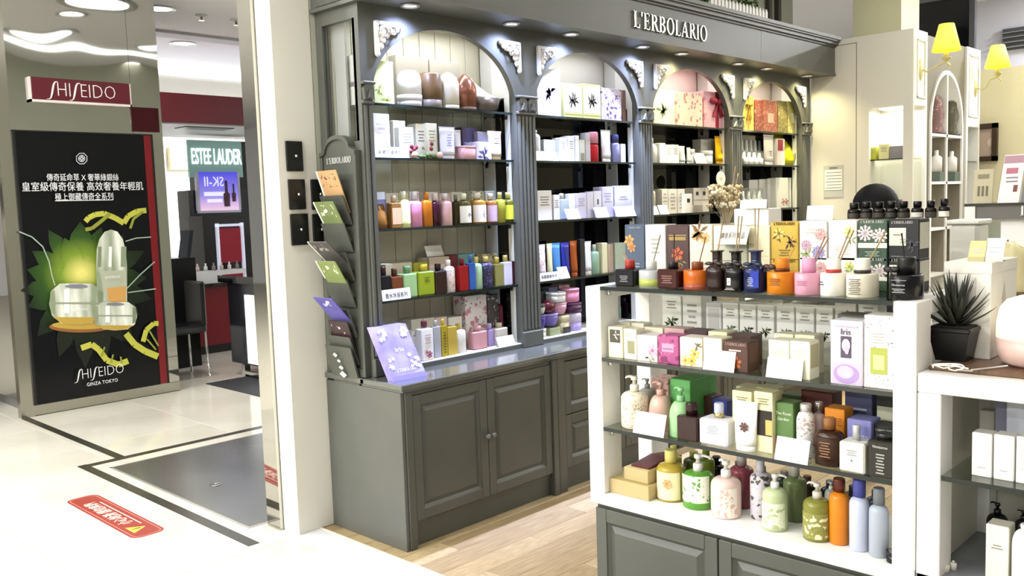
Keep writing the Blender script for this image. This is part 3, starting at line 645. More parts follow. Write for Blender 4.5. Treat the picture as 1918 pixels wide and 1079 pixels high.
# pilasters
def pilaster(x0, x1, half=False):
    m = MB(); m.box(x0, YU, ZC, x1, YU+.05, SOF)
    m.cbox(x0-.004, YU-.014, ZC+.001, x1+.004, YU+.01, ZC+.09, .004)
    n = 2 if half else 5; wd = (x1-x0)/(n+ (n+1)*.45); g = wd*.45
    for k in range(n): xa = x0+g+k*(wd+g); m.cbox(xa, YU-.009, ZC+.1, xa+wd, YU+.004, 2.095, .004)
    m.cbox(x0-.002, YU-.016, 2.1, x1+.002, YU+.004, 2.118, .004)
    hx = (x1-x0)/(1 if half else 2)
    for k in range(1 if half else 2):
        c0, c1 = x0+k*hx, x0+(k+1)*hx
        m.prism([(c0+.006, 2.118), (c1-.006, 2.118), (c1-.002, 2.172), (c1-.02, 2.19), (c0+.02, 2.19), (c0+.002, 2.172)], 1, YU-.02, YU+.002)
        m.prism([(c0+.02, 2.125), (c1-.02, 2.125), ((c0+c1)/2, 2.165)], 1, YU-.034, YU-.02)
    m.cbox(x0-.004, YU-.028, 2.19, x1+.004, YU+.004, 2.204, .004)
    return m.build('pilaster', GREY, un)
for k, (x0, x1) in enumerate(PIL): pilaster(x0, x1, k == 0)
# arch panels
for (x0, x1) in BAYS:
    m = MB(); N = 36; zs, rise = 2.118, .378; cx, hw = (x0+x1)/2, (x1-x0)/2; t = .036
    pts = [(cx-hw*math.cos(PI*i/N), zs+rise*math.sin(PI*i/N)**.92) for i in range(N+1)]
    for p, q in zip(pts, pts[1:]):
        m.quad((p[0], YU, p[1]), (q[0], YU, q[1]), (q[0], YU, SOF), (p[0], YU, SOF))
        m.quad((p[0], YU+t, SOF), (q[0], YU+t, SOF), (q[0], YU+t, q[1]), (p[0], YU+t, p[1]))
        m.smooth = True; m.quad((p[0], YU+t, p[1]), (q[0], YU+t, q[1]), (q[0], YU, q[1]), (p[0], YU, p[1])); m.smooth = False
    m.build('arch_panel', GREY, un)
# carved corner brackets
def corbel():
    m = MB(); m.cbox(0, -.022, -.155, .022, 0, 0, .004); m.cbox(.02, -.022, -.02, .15, 0, 0, .004)
    m.sphere((.15, -.012, -.012), .017, 1, .8, 1, 10, 6); m.sphere((.012, -.012, -.155), .015, 1, .8, 1, 10, 6)
    for (x, z, r) in ((.045, -.045, .026), (.08, -.038, .026), (.112, -.035, .022), (.04, -.085, .022), (.032, -.118, .017), (.135, -.032, .015), (.07, -.062, .018), (.06, -.03, .02), (.028, -.06, .02)):
        m.sphere((x, -.014, z), r, 1, .55, 1, 10, 6)
    for (x, z, r) in ((.05, -.05, .022), (.1, -.04, .02)):
        m.tube([(x+r*math.cos(a_), -.028, z+r*math.sin(a_)) for a_ in [i*.7 for i in range(9)]], .0045, 6)
    return m.mesh('corner_bracket', pm('ece9e4', .4))
cbm = corbel()
for (x0, x1) in BAYS:
    inst('corner_bracket', cbm, Vector((x0+.022, YU, 2.492))-ORG[un.name], un)
    inst('corner_bracket', cbm, Vector((x1+.036, YU, 2.492))-ORG[un.name], un, (0, 0, 0), (-1, 1, 1))
# interior: floor, backs, sides, uprights, glass shelves
SIDEW = pm('e9e8e2', .45)
for k, (x0, x1) in enumerate(BAYS):
    B(x0-.03, YU+.012, ZC+.002, x1+.03, YB, ZC+.026).build('bay_floor', WHITE, un)
    B(x0-.03, YU+.0, ZC, x1+.03, YU+.012, ZC+.024).build('plinth_rail', GREY, un)
    if k == 0:
        nb = 9; bw = (x1-x0+.02)/nb
        for j in range(nb): MB().cbox(x0-.01+j*bw, YB, ZC, x0-.01+(j+1)*bw-.003, YB+.02, SOF, .002).build('back_board', BEAD, un)
        B(x0-.02, YB+.02, ZC, x1+.02, YB+.03, SOF).build('back_panel', pm('a9a596', .6), un)
    else:
        B(x0-.01, YB, ZC, x1+.01, YB+.02, 2.16).build('back_mirror', fresh('dark_mirror', '202224', .04, .85), un)
        B(x0-.01, YB, 2.16, x1+.01, YB+.02, SOF).build('back_panel', pm(['', 'dbd6cc', 'efd9d2', 'dcd0c6'][k], .5), un)
    for s, xx in ((0, x0), (1, x1)):
        e = .012 if s else -.012
        B(xx, YU+.05, ZC+.026, xx+e, YU+.09, SOF).build('upright', SIDEW, un); B(xx, YB-.1, ZC+.026, xx+e, YB-.01, SOF).build('upright', pm('c9c7c2', .45), un)
        if k or s: B(xx+e*.5, YU+.09, ZC+.026, xx+e*1.0, YB-.1, 2.2).build('side_panel', BLACKG, un)
        if k or s: B(xx, YU+.09, 2.2, xx+e, YB-.1, SOF).build('side_panel', SIDEW, un)
    B(x0, YU+.04, SOF-.012, x1, YB, SOF-.001).build('bay_top', WHITE, un)
    for z in SHZ:
        g = B(x0+.002, YU+.03, z-.012, x1-.002, YB-.002, z).build('glass_shelf', GLASS, un)
        B(x0+.002, YU+.028, z-.012, x1-.002, YU+.03, z).build('polished_edge', GEDGE, g)
        for yy in (YU+.07, YB-.05):
            for xx in (x0+.012, x1-.012): MB().lathe([(.009, -.022), (.009, 0)], (xx, yy, z-.0125), 8).build('shelf_clip', BLACK, g)
# end side: frame around the glazed opening
oz0, oz1, oy0, oy1 = 1.93, 2.50, 3.50, 3.745
X0 = XL
B(X0, YU+.05, ZC, X0+.03, 3.8, oz0).build('end_panel', GREY, un); B(X0, YU+.05, oz1, X0+.03, 3.8, SOF).build('end_panel', GREY, un)
B(X0, YU+.03, oz0, X0+.03, oy0, oz1).build('end_stile', GREY, un); B(X0, oy1, oz0, X0+.03, 3.8, oz1).build('end_stile', GREY, un)
B(X0+.012, oy0, oz0, X0+.016, oy1, oz1).build('end_pane', GLASSC, un)
# lamps inside the bays and in the soffit
ENV = ((.9, .94, 1), (.86, .9, 1), (1, .92, .86), (1, .93, .82))
for k, (x0, x1) in enumerate(BAYS):
    t = thing('strip_light', ['slim light strip inside the first arch, beside the white pillar', 'slim light strip inside the second arch', 'slim light strip inside the third arch', 'slim light strip inside the fourth arch'][k], 'light', ((x0+x1)/2, 3.56, SOF-.02), 0, 'light strips in the arches')
    B(x0+.1, 3.53, SOF-.024, x1-.1, 3.59, SOF-.0125).build('diffuser', emit('ffffff', 2), t)
    light('lamp', 'AREA', ((x0+x1)/2, 3.56, SOF-.03), (6, 3, 3, 3)[k], ENV[k], .8, parent=t, size_y=.05)
LN = ['first', 'second', 'third', 'fourth', 'fifth', 'sixth', 'seventh', 'eighth']
for k, (px, py) in enumerate(((768, 9), (953, 44), (1053, 66), (1188, 89), (1266, 101), (1370, 120), (1432, 128), (1510, 141))):
    q = at(px, py, 2, SOF); blue = k < 4
    t = downlight((q.x, max(min(q.y, YU-.085), YF+.07)), .04, (42 if blue else 24), LN[k]+' small spotlight from the white pillar in the grey soffit', (.45, .54, 1) if blue else (1, .86, .45), SOF, 'spotlights in the grey soffit', True, emit('f2f4ff' if blue else 'fff6e0', 12), 2.5)
    light('beam', 'SPOT', tuple(ORG[t.name]-Vector((0, 0, .017))), 560 if blue else 200, (.5, .58, 1) if blue else (1, .88, .6), .02, (0, 0, 0), .75, 1, t)
# base cabinets and counter
ct = thing('counter_top', 'grey painted counter top running under the arched shelves', 'counter top', ((XL+XR)/2, 3.45, .758))
m = MB().cbox(2.535, 3.184, .768, XR, YU+.05, ZC, .004); m.box(2.547, 3.194, .758, XR, YU+.05, .768); m.cbox(2.535, YU+.02, .768, 2.6, 3.798, ZC, .003); CT = fresh('counter_varnish', '565851', .2); noise_mix(CT, '52544d', '585a53', 3, 2); nodes(CT)[2].inputs['Coat Weight'].default_value = .6; m.build('slab', CT, ct)
def frame_panel(m, x0, x1, z0, z1, y, fw=.05, t=.02):
    """framed door with a raised field: stiles, rails, moulding, field"""
    m.cbox(x0, y-t, z0, x0+fw, y, z1, .002); m.cbox(x1-fw, y-t, z0, x1, y, z1, .002); m.cbox(x0+fw, y-t, z0, x1-fw, y, z0+fw, .002); m.cbox(x0+fw, y-t, z1-fw, x1-fw, y, z1, .002)
    a0, a1, b0, b1 = x0+fw, x1-fw, z0+fw, z1-fw; e = .014
    k = m.add([(a0, y-t*.75, b0), (a1, y-t*.75, b0), (a1, y-t*.75, b1), (a0, y-t*.75, b1), (a0+e, y-t*.2, b0+e), (a1-e, y-t*.2, b0+e), (a1-e, y-t*.2, b1-e), (a0+e, y-t*.2, b1-e), (a0+2.6*e, y-t*.7, b0+2.6*e), (a1-2.6*e, y-t*.7, b0+2.6*e), (a1-2.6*e, y-t*.7, b1-2.6*e), (a0+2.6*e, y-t*.7, b1-2.6*e)])
    for r in (0, 4):
        for i in range(4): j = (i+1) % 4; m.face((k+r+i, k+r+j, k+r+4+j, k+r+4+i))
    m.face((k+8, k+9, k+10, k+11)); return m
YC0 = 3.206
def knob(x, z, y, par):
    m = MB(); m.tube([(x, y, z), (x, y-.014, z)], .006, 8); m.sphere((x, y-.022, z), .014, 1, .8, 1, 12, 8); m.build('knob', pm('6d6e6b', .35, .2), par)
edges = [2.543]+[at(px, 800, 1, YC0).x for px in (1045,)]+[4.84, 5.99, XR-.01]
clb = ['grey base cabinet with two panelled doors and round knobs beside white pillar', 'grey base cabinet with panelled drawers behind the island', 'third grey base cabinet along the wall unit', 'grey base cabinet at the far end of the wall unit']
for k in range(4):
    x0, x1 = edges[k], edges[k+1]; cb = thing('base_cabinet', clb[k], 'cabinet', ((x0+x1)/2, 3.5, 0), 0, 'base cabinets of the wall unit')
    B(x0+(.021 if k == 0 else .034), YC0+.021, .1, x1-.005, 3.75, .757).build('body', GREY_SHADED, cb)
    if k == 0: MB().cbox(x0, YC0, .0, x0+.02, 3.798, .757, .002).build('end_panel', GREY, cb)
    B(x0+.02, YC0+.03, 0, x1, YC0+.05, .1).build('plinth', GREY_SHADED, cb)
    m = MB(); pw = .045
    m.cbox(x0+(.021 if k == 0 else .001), YC0-.006, 0, x0+pw+.02, YC0+.03, .757, .003); m.build('corner_stile', GREY_SHADED, cb)
    m = MB(); m.cbox(x1-pw, YC0-.012, 0, x1-.006, YC0+.03, .757, .004); m.build('corner_stile', GREY_SHADED, cb)
    B(x0+pw+.02, YC0+.004, .735, x1-pw, YC0+.02, .757).build('top_rail', GREY_SHADED, cb)
    u0, u1 = x0+pw+.024, x1-pw-.004; mid = (u0+u1)/2
    if k == 1:
        for r in range(2):
            for (p, q) in ((u0, mid-.003), (mid+.003, u1)):
                d = frame_panel(MB(), p, q, .13+r*.302, .13+r*.302+.296, YC0+.02).build('drawer', GREY_SHADED, cb); knob((p+q)/2, .13+r*.302+.148, YC0, d)
    else:
        for s, (p, q) in enumerate(((u0, mid-.002), (mid+.002, u1))):
            d = frame_panel(MB(), p, q, .13, .732, YC0+.02).build('door', GREY_SHADED, cb); knob(q-.018 if s == 0 else p+.018, .445, YC0, d)
# ------------------------------------------------------------------ white side cabinet with corner showcase
XS, YS = 7.2, 2.616
sd = thing('side_cabinet', 'tall white cabinet with a glowing corner showcase at the end of the arches', 'cabinet', (7.4, 3.0, 0))
nz0, nz1, ny0, ny1 = 1.30, 2.276, 2.69, 2.955
m = B(XS, 3.062, 0, XS+.03, 3.44, 2.803); m.build('door', OFFW, sd)
m = B(XS, ny1, 0, XS+.03, 3.056, 2.85).box(XS, YS, nz1, XS+.03, ny1, 2.85).box(XS, YS, 0, XS+.03, ny1, nz0).box(XS, YS+.0, nz0, XS+.03, ny0, nz1).box(XS, 3.056, 2.808, XS+.03, 3.44, 2.85); m.build('front_frame', OFFW, sd)
B(XS+.005, 3.056, 0, XS+.03, 3.062, 2.808).build('door_gap', pm('4a463c', .7), sd)
xa = 7.5
B(XS+.03, YS, nz1, xa, YS+.03, 2.85).box(XS+.03, YS, 0, xa, YS+.03, nz0).box(xa-.03, YS, nz0, xa, YS+.03, nz1).build('side_frame', WHITE, sd)
m = MB(); o0, o1 = (XS+.08, 2.33), (xa-.05, 2.78)
for q in ((o0[0], o0[1], o1[0], o0[1]+.014), (o0[0], o1[1]-.014, o1[0], o1[1]), (o0[0], o0[1], o0[0]+.014, o1[1]), (o1[0]-.014, o0[1], o1[0], o1[1])): m.cbox(q[0], YS-.01, q[1], q[2], YS, q[3], .003)
m.build('panel_moulding', WHITE, sd)
B(XS+.03, YS+.03, 2.8, xa, 3.44, 2.85).build('top', OFFW, sd); B(xa-.02, YS+.03, 0, xa, 3.44, 2.8).build('back_panel', IVORY, sd); B(XS+.03, ny1+.02, nz0, xa-.02, ny1+.03, 2.4).build('inner_side', IVORY, sd)
B(XS+.03, YS+.03, nz0-.02, xa-.02, ny1+.02, nz0).build('inner_floor', IVORY, sd)
g = B(XS+.02, YS+.02, 1.862, xa-.03, ny1, 1.87).build('glass_shelf', GLASS, sd); B(XS+.018, YS+.02, 1.862, XS+.02, ny1, 1.87).build('polished_edge', GEDGE, g)
t = thing('strip_light', 'small light inside the white corner showcase', 'light', (7.35, 2.8, 2.27)); B(7.26, 2.72, 2.262, 7.44, 2.9, 2.275).build('diffuser', emit('fffbe6', 5), t); light('lamp', 'AREA', (7.35, 2.81, 2.255), 7, (1, .96, .8), .2, parent=t)
# notice on the door
a, b = at(1543, 311, 0, XS), at(1580, 369, 0, XS); nt = thing('paper_notice', 'grey framed paper notice with printed lines on the white cabinet door', 'notice', (XS, (a.y+b.y)/2, b.z))
B(XS-.004, b.y, b.z, XS, a.y, a.z).build('backing', pm('b9bab4', .5), nt); B(XS-.006, b.y+.012, b.z+.06, XS-.004, a.y-.01, a.z-.035).build('paper', pm('eeeee6', .5), nt)
m = MB()
for k in range(6): m.box(XS-.0065, b.y+.018, b.z+.075+k*.025, XS-.006, a.y-.018-.01*(k % 2), b.z+.08+k*.025)
m.box(XS-.0065, b.y+.05, a.z-.024, XS-.004, a.y-.05, a.z-.014); m.build('printed_lines', pm('77776f', .6), nt)
# arched white niche shelving beyond
ni = thing('arched_niche', 'grey framed arched niche with white pigeonholes between the sconces', 'shelf', (8.0, YS+.1, 0))
FRM = pm('77705e', .5); n0, n1, zt, zsp = 7.6, 8.39, 2.598, 2.12
N = 28; cx, hw = (n0+n1)/2, (n1-n0)/2; pts = [(cx-hw*math.cos(PI*i/N), zsp+(zt-zsp)*math.sin(PI*i/N)) for i in range(N+1)]
m = MB()
for p, q in zip(pts, pts[1:]):
    m.quad((p[0], YS+.02, p[1]), (q[0], YS+.02, q[1]), (q[0], YS+.02, 2.84), (p[0], YS+.02, 2.84)); m.quad((p[0], YS+.06, p[1]), (q[0], YS+.06, q[1]), (q[0], YS+.02, q[1]), (p[0], YS+.02, p[1]))
m.box(xa, YS+.02, 0, n0, YS+.06, 2.84).box(n1, YS+.02, 0, 8.446, YS+.06, 2.84); m.build('surround', FRM, ni)
m = MB()
for p, q in zip(pts, pts[1:]):
    i0 = (cx+(p[0]-cx)*.93, zsp+(p[1]-zsp)*.93); i1 = (cx+(q[0]-cx)*.93, zsp+(q[1]-zsp)*.93)
    m.quad((p[0], YS+.005, p[1]), (i0[0], YS+.005, i0[1]), (i1[0], YS+.005, i1[1]), (q[0], YS+.005, q[1])); m.quad((i0[0], YS+.3, i0[1]), (i0[0], YS+.005, i0[1]), (i1[0], YS+.005, i1[1]), (i1[0], YS+.3, i1[1])); m.quad((p[0], YS+.005, p[1]), (q[0], YS+.005, q[1]), (q[0], YS+.02, q[1]), (p[0], YS+.02, p[1]))
m.box(n0, YS+.005, 0, n0+.03, YS+.3, zsp).box(n1-.03, YS+.005, 0, n1, YS+.3, zsp); m.build('arch_trim', WHITE, ni)
B(n0, YS+.3, 0, n1, YS+.32, 2.6).build('back_panel', pm('f3eeee', .5), ni)
B(cx-.014, YS+.008, 0, cx+.014, YS+.3, zt-.03).build('divider', WHITE, ni)
for z in (2.05, 1.66, 1.28, .9, .5): B(n0+.03, YS+.008, z, n1-.03, YS+.3, z+.022).build('shelf_board', WHITE, ni)
for k, (x0, x1) in enumerate(((n0, cx), (cx, n1))):
    for z, z1_ in ((1.682, 2.05), (1.302, 1.66), (.922, 1.28)):
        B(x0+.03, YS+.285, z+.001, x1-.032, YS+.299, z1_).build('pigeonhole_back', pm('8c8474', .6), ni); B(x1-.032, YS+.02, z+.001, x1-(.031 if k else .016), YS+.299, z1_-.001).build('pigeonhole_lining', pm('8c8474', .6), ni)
# second white pilaster
p2 = thing('white_pilaster', 'white panelled pilaster beyond the arched niche', 'pilaster', (8.63, YS, 0)); B(8.446, YS, 2.16, 8.81, YS+.35, 2.84).box(8.446, YS, 0, 8.81, YS+.35, 1.3).box(8.446, YS, 1.3, 8.49, YS+.35, 2.16).box(8.77, YS, 1.3, 8.81, YS+.35, 2.16).box(8.49, YS+.3, 1.3, 8.77, YS+.35, 2.16).build('shaft', WHITE, p2)
m = MB(); o0, o1 = (8.5, 2.24), (8.76, 2.78)
for q in ((o0[0], o0[1], o1[0], o0[1]+.014), (o0[0], o1[1]-.014, o1[0], o1[1]), (o0[0], o0[1], o0[0]+.014, o1[1]), (o1[0]-.014, o0[1], o1[0], o1[1])): m.cbox(q[0], YS-.01, q[1], q[2], YS, q[3], .003)
m.build('panel_moulding', WHITE, p2)
g = B(8.49, YS+.01, 1.85, 8.77, YS+.3, 1.857).build('glass_shelf', GLASS, p2); B(8.49, YS+.008, 1.85, 8.77, YS+.01, 1.857).build('polished_edge', GEDGE, g)
# sconces
def sconce(px_plate, py_plate, sh, label):
    a = at(px_plate, py_plate, 1, YS); x = a.x; s0 = at((sh[0]+sh[2])/2, sh[3], 0, x); s1 = at((sh[0]+sh[2])/2, sh[1], 0, x)
    dep = (s0-CAM).dot(_f); rb = (sh[2]-sh[0])/2*dep/F; y = s0.y
    t = thing('wall_sconce', label, 'lamp', (x, YS, a.z), 0, 'yellow shaded wall sconces')
    m = MB(); m.lathe([(.001, .014), (.03, .012), (.042, .004), (.045, 0)], (0, 0, 0), 20, .8, 1.9); m.v = [(x+v[0], YS-v[2], a.z+v[1]) for v in m.v]; m.build('backplate', pm('d9cf92', .35, .4), t)
    cz = s0.z-.05; pts = [(x, YS-.012, a.z), (x, YS-.05, a.z-.02), (x, YS+(y-YS)*.5, a.z-.0), (x, y+.06, cz-.05), (x, y, cz-.035), (x, y-.03, cz-.06), (x, y-.02, cz-.085)]
    sp_ = [];
    for i in range(len(pts)-1):
        p_, q_ = Vector(pts[i]), Vector(pts[i+1])
        for j in range(4): sp_.append(p_.lerp(q_, j/4))
    sp_.append(Vector(pts[-1])); MB().tube(sp_, .006, 8).build('arm', pm('d6cc8e', .35, .5), t)
    MB().lathe([(.004, -.036), (.035, -.006), (.04, 0), (.034, .001)], (x, y, cz), 20).build('drip_pan', pm('d6cc8e', .35, .5), t)
    MB().lathe([(.016, 0), (.016, .06)], (x, y, cz), 12).build('candle_sleeve', pm('f3ea90', .5), t)
    SHD = bpy.data.materials.get('sconce_shade')
    if not SHD:
        SHD = fresh('sconce_shade', 'f6ee6a', .6); b_ = nodes(SHD)[2]; b_.inputs['Emission Color'].default_value = (*lin('fff64c'), 1); b_.inputs['Emission Strength'].default_value = .8
    hh = s1.z-s0.z; m = MB(); m.lathe([(rb, 0), (rb*.52, hh), (rb*.5, hh), (rb*.98, 0)], (x, y, s0.z), 26); m.build('lamp_shade', SHD, t)
    light('lamp', 'POINT', (x, y, s0.z+hh*.45), 1.6, (1, .85, .35), .03, parent=t)
sconce(1724, 131, (1747, 45, 1798, 95), 'yellow shaded wall sconce on the white cabinet beside the arches')
sconce(1827, 165, (1846, 85, 1891, 126), 'yellow shaded wall sconce on the far pilaster over the beige wall')

# ------------------------------------------------------------------ front island
IX0, IX1, IY0, IY1 = 2.6, 3.03, .93, 2.14
ZI = [1.29, 1.023, .758]; ZB = .50
il = thing('display_island', 'white framed shop island with glass shelves on a grey base', 'display island', ((IX0+IX1)/2, (IY0+IY1)/2, 0))
for (x0, x1) in ((IX0, IX0+.115), (IX1-.115, IX1)):
    for (y0, y1) in ((IY0, IY0+.066), (IY1-.07, IY1)): MB().cbox(x0, y0, ZB, x1, y1, ZI[0]-.001, .003).build('post', WHITE, il)
for (y0, y1) in ((IY0, IY0+.066), (IY1-.07, IY1)): MB().cbox(IX0+.115, y0, ZI[0]-.045, IX1-.115, y1, ZI[0]-.001, .002).build('side_rail', WHITE, il)
MB().cbox(IX0, IY0, .455, IX1, IY1, ZB, .003).build('bottom_board', WHITE, il)
B(IX0+.02, IY0+.02, .07, IX1-.02, IY1-.02, .455).build('base', GREY_SHADED, il); B(IX0+.05, IY0+.05, 0, IX1-.05, IY1-.05, .07).build('plinth', BLACK, il)
for (y0, y1) in ((IY1-.025-.53, IY1-.025), (IY1-.025-1.15, IY1-.025-.535)):
    m = MB(); frame_panel(m, -y1, -y0, .09, .44, 0, .05, .02); m.v = [(IX0+.02+v[1], -v[0], v[2]) for v in m.v]; m.build('base_door', GREY_SHADED, il)
for k, z in enumerate(ZI):
    x0, x1 = IX0+.004, IX1-.004; y0, y1 = IY0+.067, IY1-.071
    g = B(x0, y0, z-.014, x1, y1, z).build('glass_shelf', GLASS, il); B(x0-.002, y0, z-.014, x0, y1, z).build('polished_edge', GEDGE, g)
    for yy in (y0+.008, y1-.008): MB().lathe([(.008, -.02), (.008, 0)], (x0+.04, yy, z-.0145), 8).build('shelf_clip', CHROME, g)
# lower island beside it
ZT = 1.088
i2 = thing('display_island', 'lower white island with brown tray top, beside the tall island', 'display island', (2.82, .2, 0))
R0, R1 = -.5, .926
MB().cbox(IX0, R0, ZT-.055, IX1+.12, R1, ZT, .003).build('top_board', WHITE, i2)
for (x0, x1) in ((IX0, IX0+.1), (IX1+.02, IX1+.12)): MB().cbox(x0, R1-.064, .07, x1, R1, ZT-.056, .003).build('post', WHITE, i2)
B(IX1+.1, R0, .07, IX1+.12, R1-.066, ZT-.056).build('back_panel', pm('c9c4b4', .5), i2)
B(IX0+.1, R1-.03, .07, IX1+.02, R1-.01, ZT-.056).build('side_panel', pm('d9d4c4', .5), i2)
g = B(IX0+.004, R0, .786, IX1+.09, R1-.066, .8).build('glass_shelf', GLASS, i2); B(IX0+.002, R0, .786, IX0+.004, R1-.066, .8).build('polished_edge', GEDGE, g)
B(IX0, R0, .43, IX1+.12, R1, .5).build('bottom_board', pm('83848a', .3), i2); B(IX0+.02, R0, 0, IX1+.1, R1-.02, .43).build('base', GREY_SHADED, i2)
q = at(1752, 700, 0, IX0+.12)
B(IX1-.02, q.y-.11, .8, IX1-.0, q.y-.1, ZT-.056).build('inner_upright', BLACK, i2)
# ------------------------------------------------------------------ goods: builders (own space, front towards -y, base at z = 0)
def floral(bg, c1, c2, scale=26, key=[0]):
    scale = float(scale); nm = 'floral_%s_%s_%s_%d' % (bg, c1, c2, scale)
    if nm in bpy.data.materials: return bpy.data.materials[nm]
    m = fresh(nm, bg, .5); n, l, b = nodes(m); tc = n.new('ShaderNodeTexCoord')
    v = n.new('ShaderNodeTexVoronoi'); v.inputs['Scale'].default_value = scale; v2 = n.new('ShaderNodeTexVoronoi'); v2.inputs['Scale'].default_value = scale*2.1
    w_ = n.new('ShaderNodeTexNoise'); w_.inputs['Scale'].default_value = scale*.8; mxv = n.new('ShaderNodeMix'); mxv.data_type = 'VECTOR'; mxv.inputs['Factor'].default_value = .05
    l.new(tc.outputs['Object'], mxv.inputs[4]); l.new(tc.outputs['Object'], w_.inputs[0]); l.new(w_.outputs['Color'], mxv.inputs[5])
    l.new(mxv.outputs[1], v.inputs['Vector']); l.new(mxv.outputs[1], v2.inputs['Vector'])
    def ramp(a, p, q, cols):
        r = n.new('ShaderNodeValToRGB'); r.color_ramp.elements[0].position = p; r.color_ramp.elements[1].position = q
        r.color_ramp.elements[0].color = cols[0]; r.color_ramp.elements[1].color = cols[1]; l.new(a, r.inputs[0]); return r
    r1 = ramp(v.outputs['Distance'], .32, .36, ((1, 1, 1, 1), (0, 0, 0, 1))); r2 = ramp(v2.outputs['Distance'], .2, .24, ((1, 1, 1, 1), (0, 0, 0, 1)))
    m1 = n.new('ShaderNodeMix'); m1.data_type = 'RGBA'; m1.inputs[6].default_value = (*lin(bg), 1); m1.inputs[7].default_value = (*lin(c2), 1); l.new(r2.outputs[0], m1.inputs[0])
    m2 = n.new('ShaderNodeMix'); m2.data_type = 'RGBA'; m2.inputs[7].default_value = (*lin(c1), 1); l.new(m1.outputs[2], m2.inputs[6]); l.new(r1.outputs[0], m2.inputs[0])
    l.new(m2.outputs[2], b.inputs['Base Color']); return m
def paper(c): return c if not isinstance(c, str) else (floral(*c[1:].split('|')) if c[0] == '#' else pm(c, .5))
def glossy(c): return c if not isinstance(c, str) else (floral(*c[1:].split('|')) if c[0] == '#' else pm(c, .22, 0, 0, 0, 0, .4))
def shade(c, k):
    return '%02x%02x%02x' % tuple(max(0, min(255, int(int(c[i:i+2], 16)*k))) for i in (0, 2, 4))
E3 = ((1, 0, 0), (0, 0, 1), (0, -1, 0))
def art(par, ops, w, h, y, cyl=None):
    """flat print on the front face; x in -1..1, z in 0..1"""
    lay = 0
    for op in ops:
        lay += 1; yy = y-.0004*lay; k = op[0]
        if k == 'p':      # plain panel: colour, x0, z0, x1, z1
            _, c, x0, z0, x1, z1 = op; B(x0*w/2, yy, z0*h, x1*w/2, y+.0002, z1*h).build('label', paper(c), par, True)
        elif k == 'l':    # printed lines: colour, x0, z0, x1, z1, n
            _, c, x0, z0, x1, z1, nn = op; m = MB(); st_ = (z1-z0)/nn
            for i in range(nn):
                s = 1 if i % 3 != 1 else .72; cx = (x0+x1)/2; hw = (x1-x0)/2*s
                m.box((cx-hw)*w/2, yy, (z0+i*st_)*h, (cx+hw)*w/2, y+.0001, (z0+i*st_+st_*.42)*h)
            m.build('printed_lines', pm(c, .6), par, True)
        elif k == 't':    # words: text, colour, cx, cz, width
            _, s, c, cx, cz, wd = op; m = MB(); put_text(m, s, (cx*w/2, y, cz*h), wd*w, None, *E3, .0006+.0004*lay); m.build('lettering', pm(c, .5), par, True)
        elif k == 'e':    # the shop's word mark
            _, c, cx, cz, wd = op; m = MB(); hh = wd*w/serif_len("L'ERBOLARIO", 1); serif_word(m, "L'ERBOLARIO", (cx*w/2-wd*w/2, y, cz*h), hh, *E3, .0006+.0004*lay); m.build('lettering', pm(c, .4), par, True)
        elif k == 'f':    # blossom: petal colour, heart colour, cx, cz, r, petals
            _, c, c2, cx, cz, r, nn = op; m = MB(); X, Z, R = cx*w/2, cz*h, r*w
            for i in range(nn):
                a = 2*PI*i/nn+.3; m.poly([(X+R*(.12*math.cos(a)), yy, Z+R*.12*math.sin(a)), (X+R*.7*math.cos(a-.42), yy, Z+R*.7*math.sin(a-.42)), (X+R*math.cos(a), yy, Z+R*math.sin(a)), (X+R*.7*math.cos(a+.42), yy, Z+R*.7*math.sin(a+.42))])
            m.mat(1).poly([(X+R*.25*math.cos(2*PI*i/8), yy-.0003, Z+R*.25*math.sin(2*PI*i/8)) for i in range(8)]); m.build('flower_print', [pm(c, .5), pm(c2, .5)], par, True)
        elif k == 'o':    # oval: colour, cx, cz, rx, rz (shares of width)
            _, c, cx, cz, rx, rz = op; m = MB(); m.poly([(cx*w/2+rx*w*math.cos(2*PI*i/24), yy, cz*h+rz*w*math.sin(2*PI*i/24)) for i in range(24)]); m.build('picture', pm(c, .5), par, True)
        elif k == 'v':    # leaves: colour, cx, cz, r, n
            _, c, cx, cz, r, nn = op; m = MB(); X, Z, R = cx*w/2, cz*h, r*w; rnd = random.Random(nn*7+int(cx*50))
            for i in range(nn):
                a = 2*PI*i/nn+rnd.random(); d = R*rnd.uniform(.1, .7); px_, pz_ = X+d*math.cos(a), Z+d*math.sin(a); L = R*.42; wd = L*.3; b = a+rnd.uniform(-.5, .5)
                m.poly([(px_+L*math.cos(b), yy, pz_+L*math.sin(b)), (px_-wd*math.sin(b), yy, pz_+wd*math.cos(b)), (px_-L*math.cos(b), yy, pz_-L*math.sin(b)), (px_+wd*math.sin(b), yy, pz_-wd*math.cos(b))])
            m.build('leaf_print', pm(c, .55), par, True)
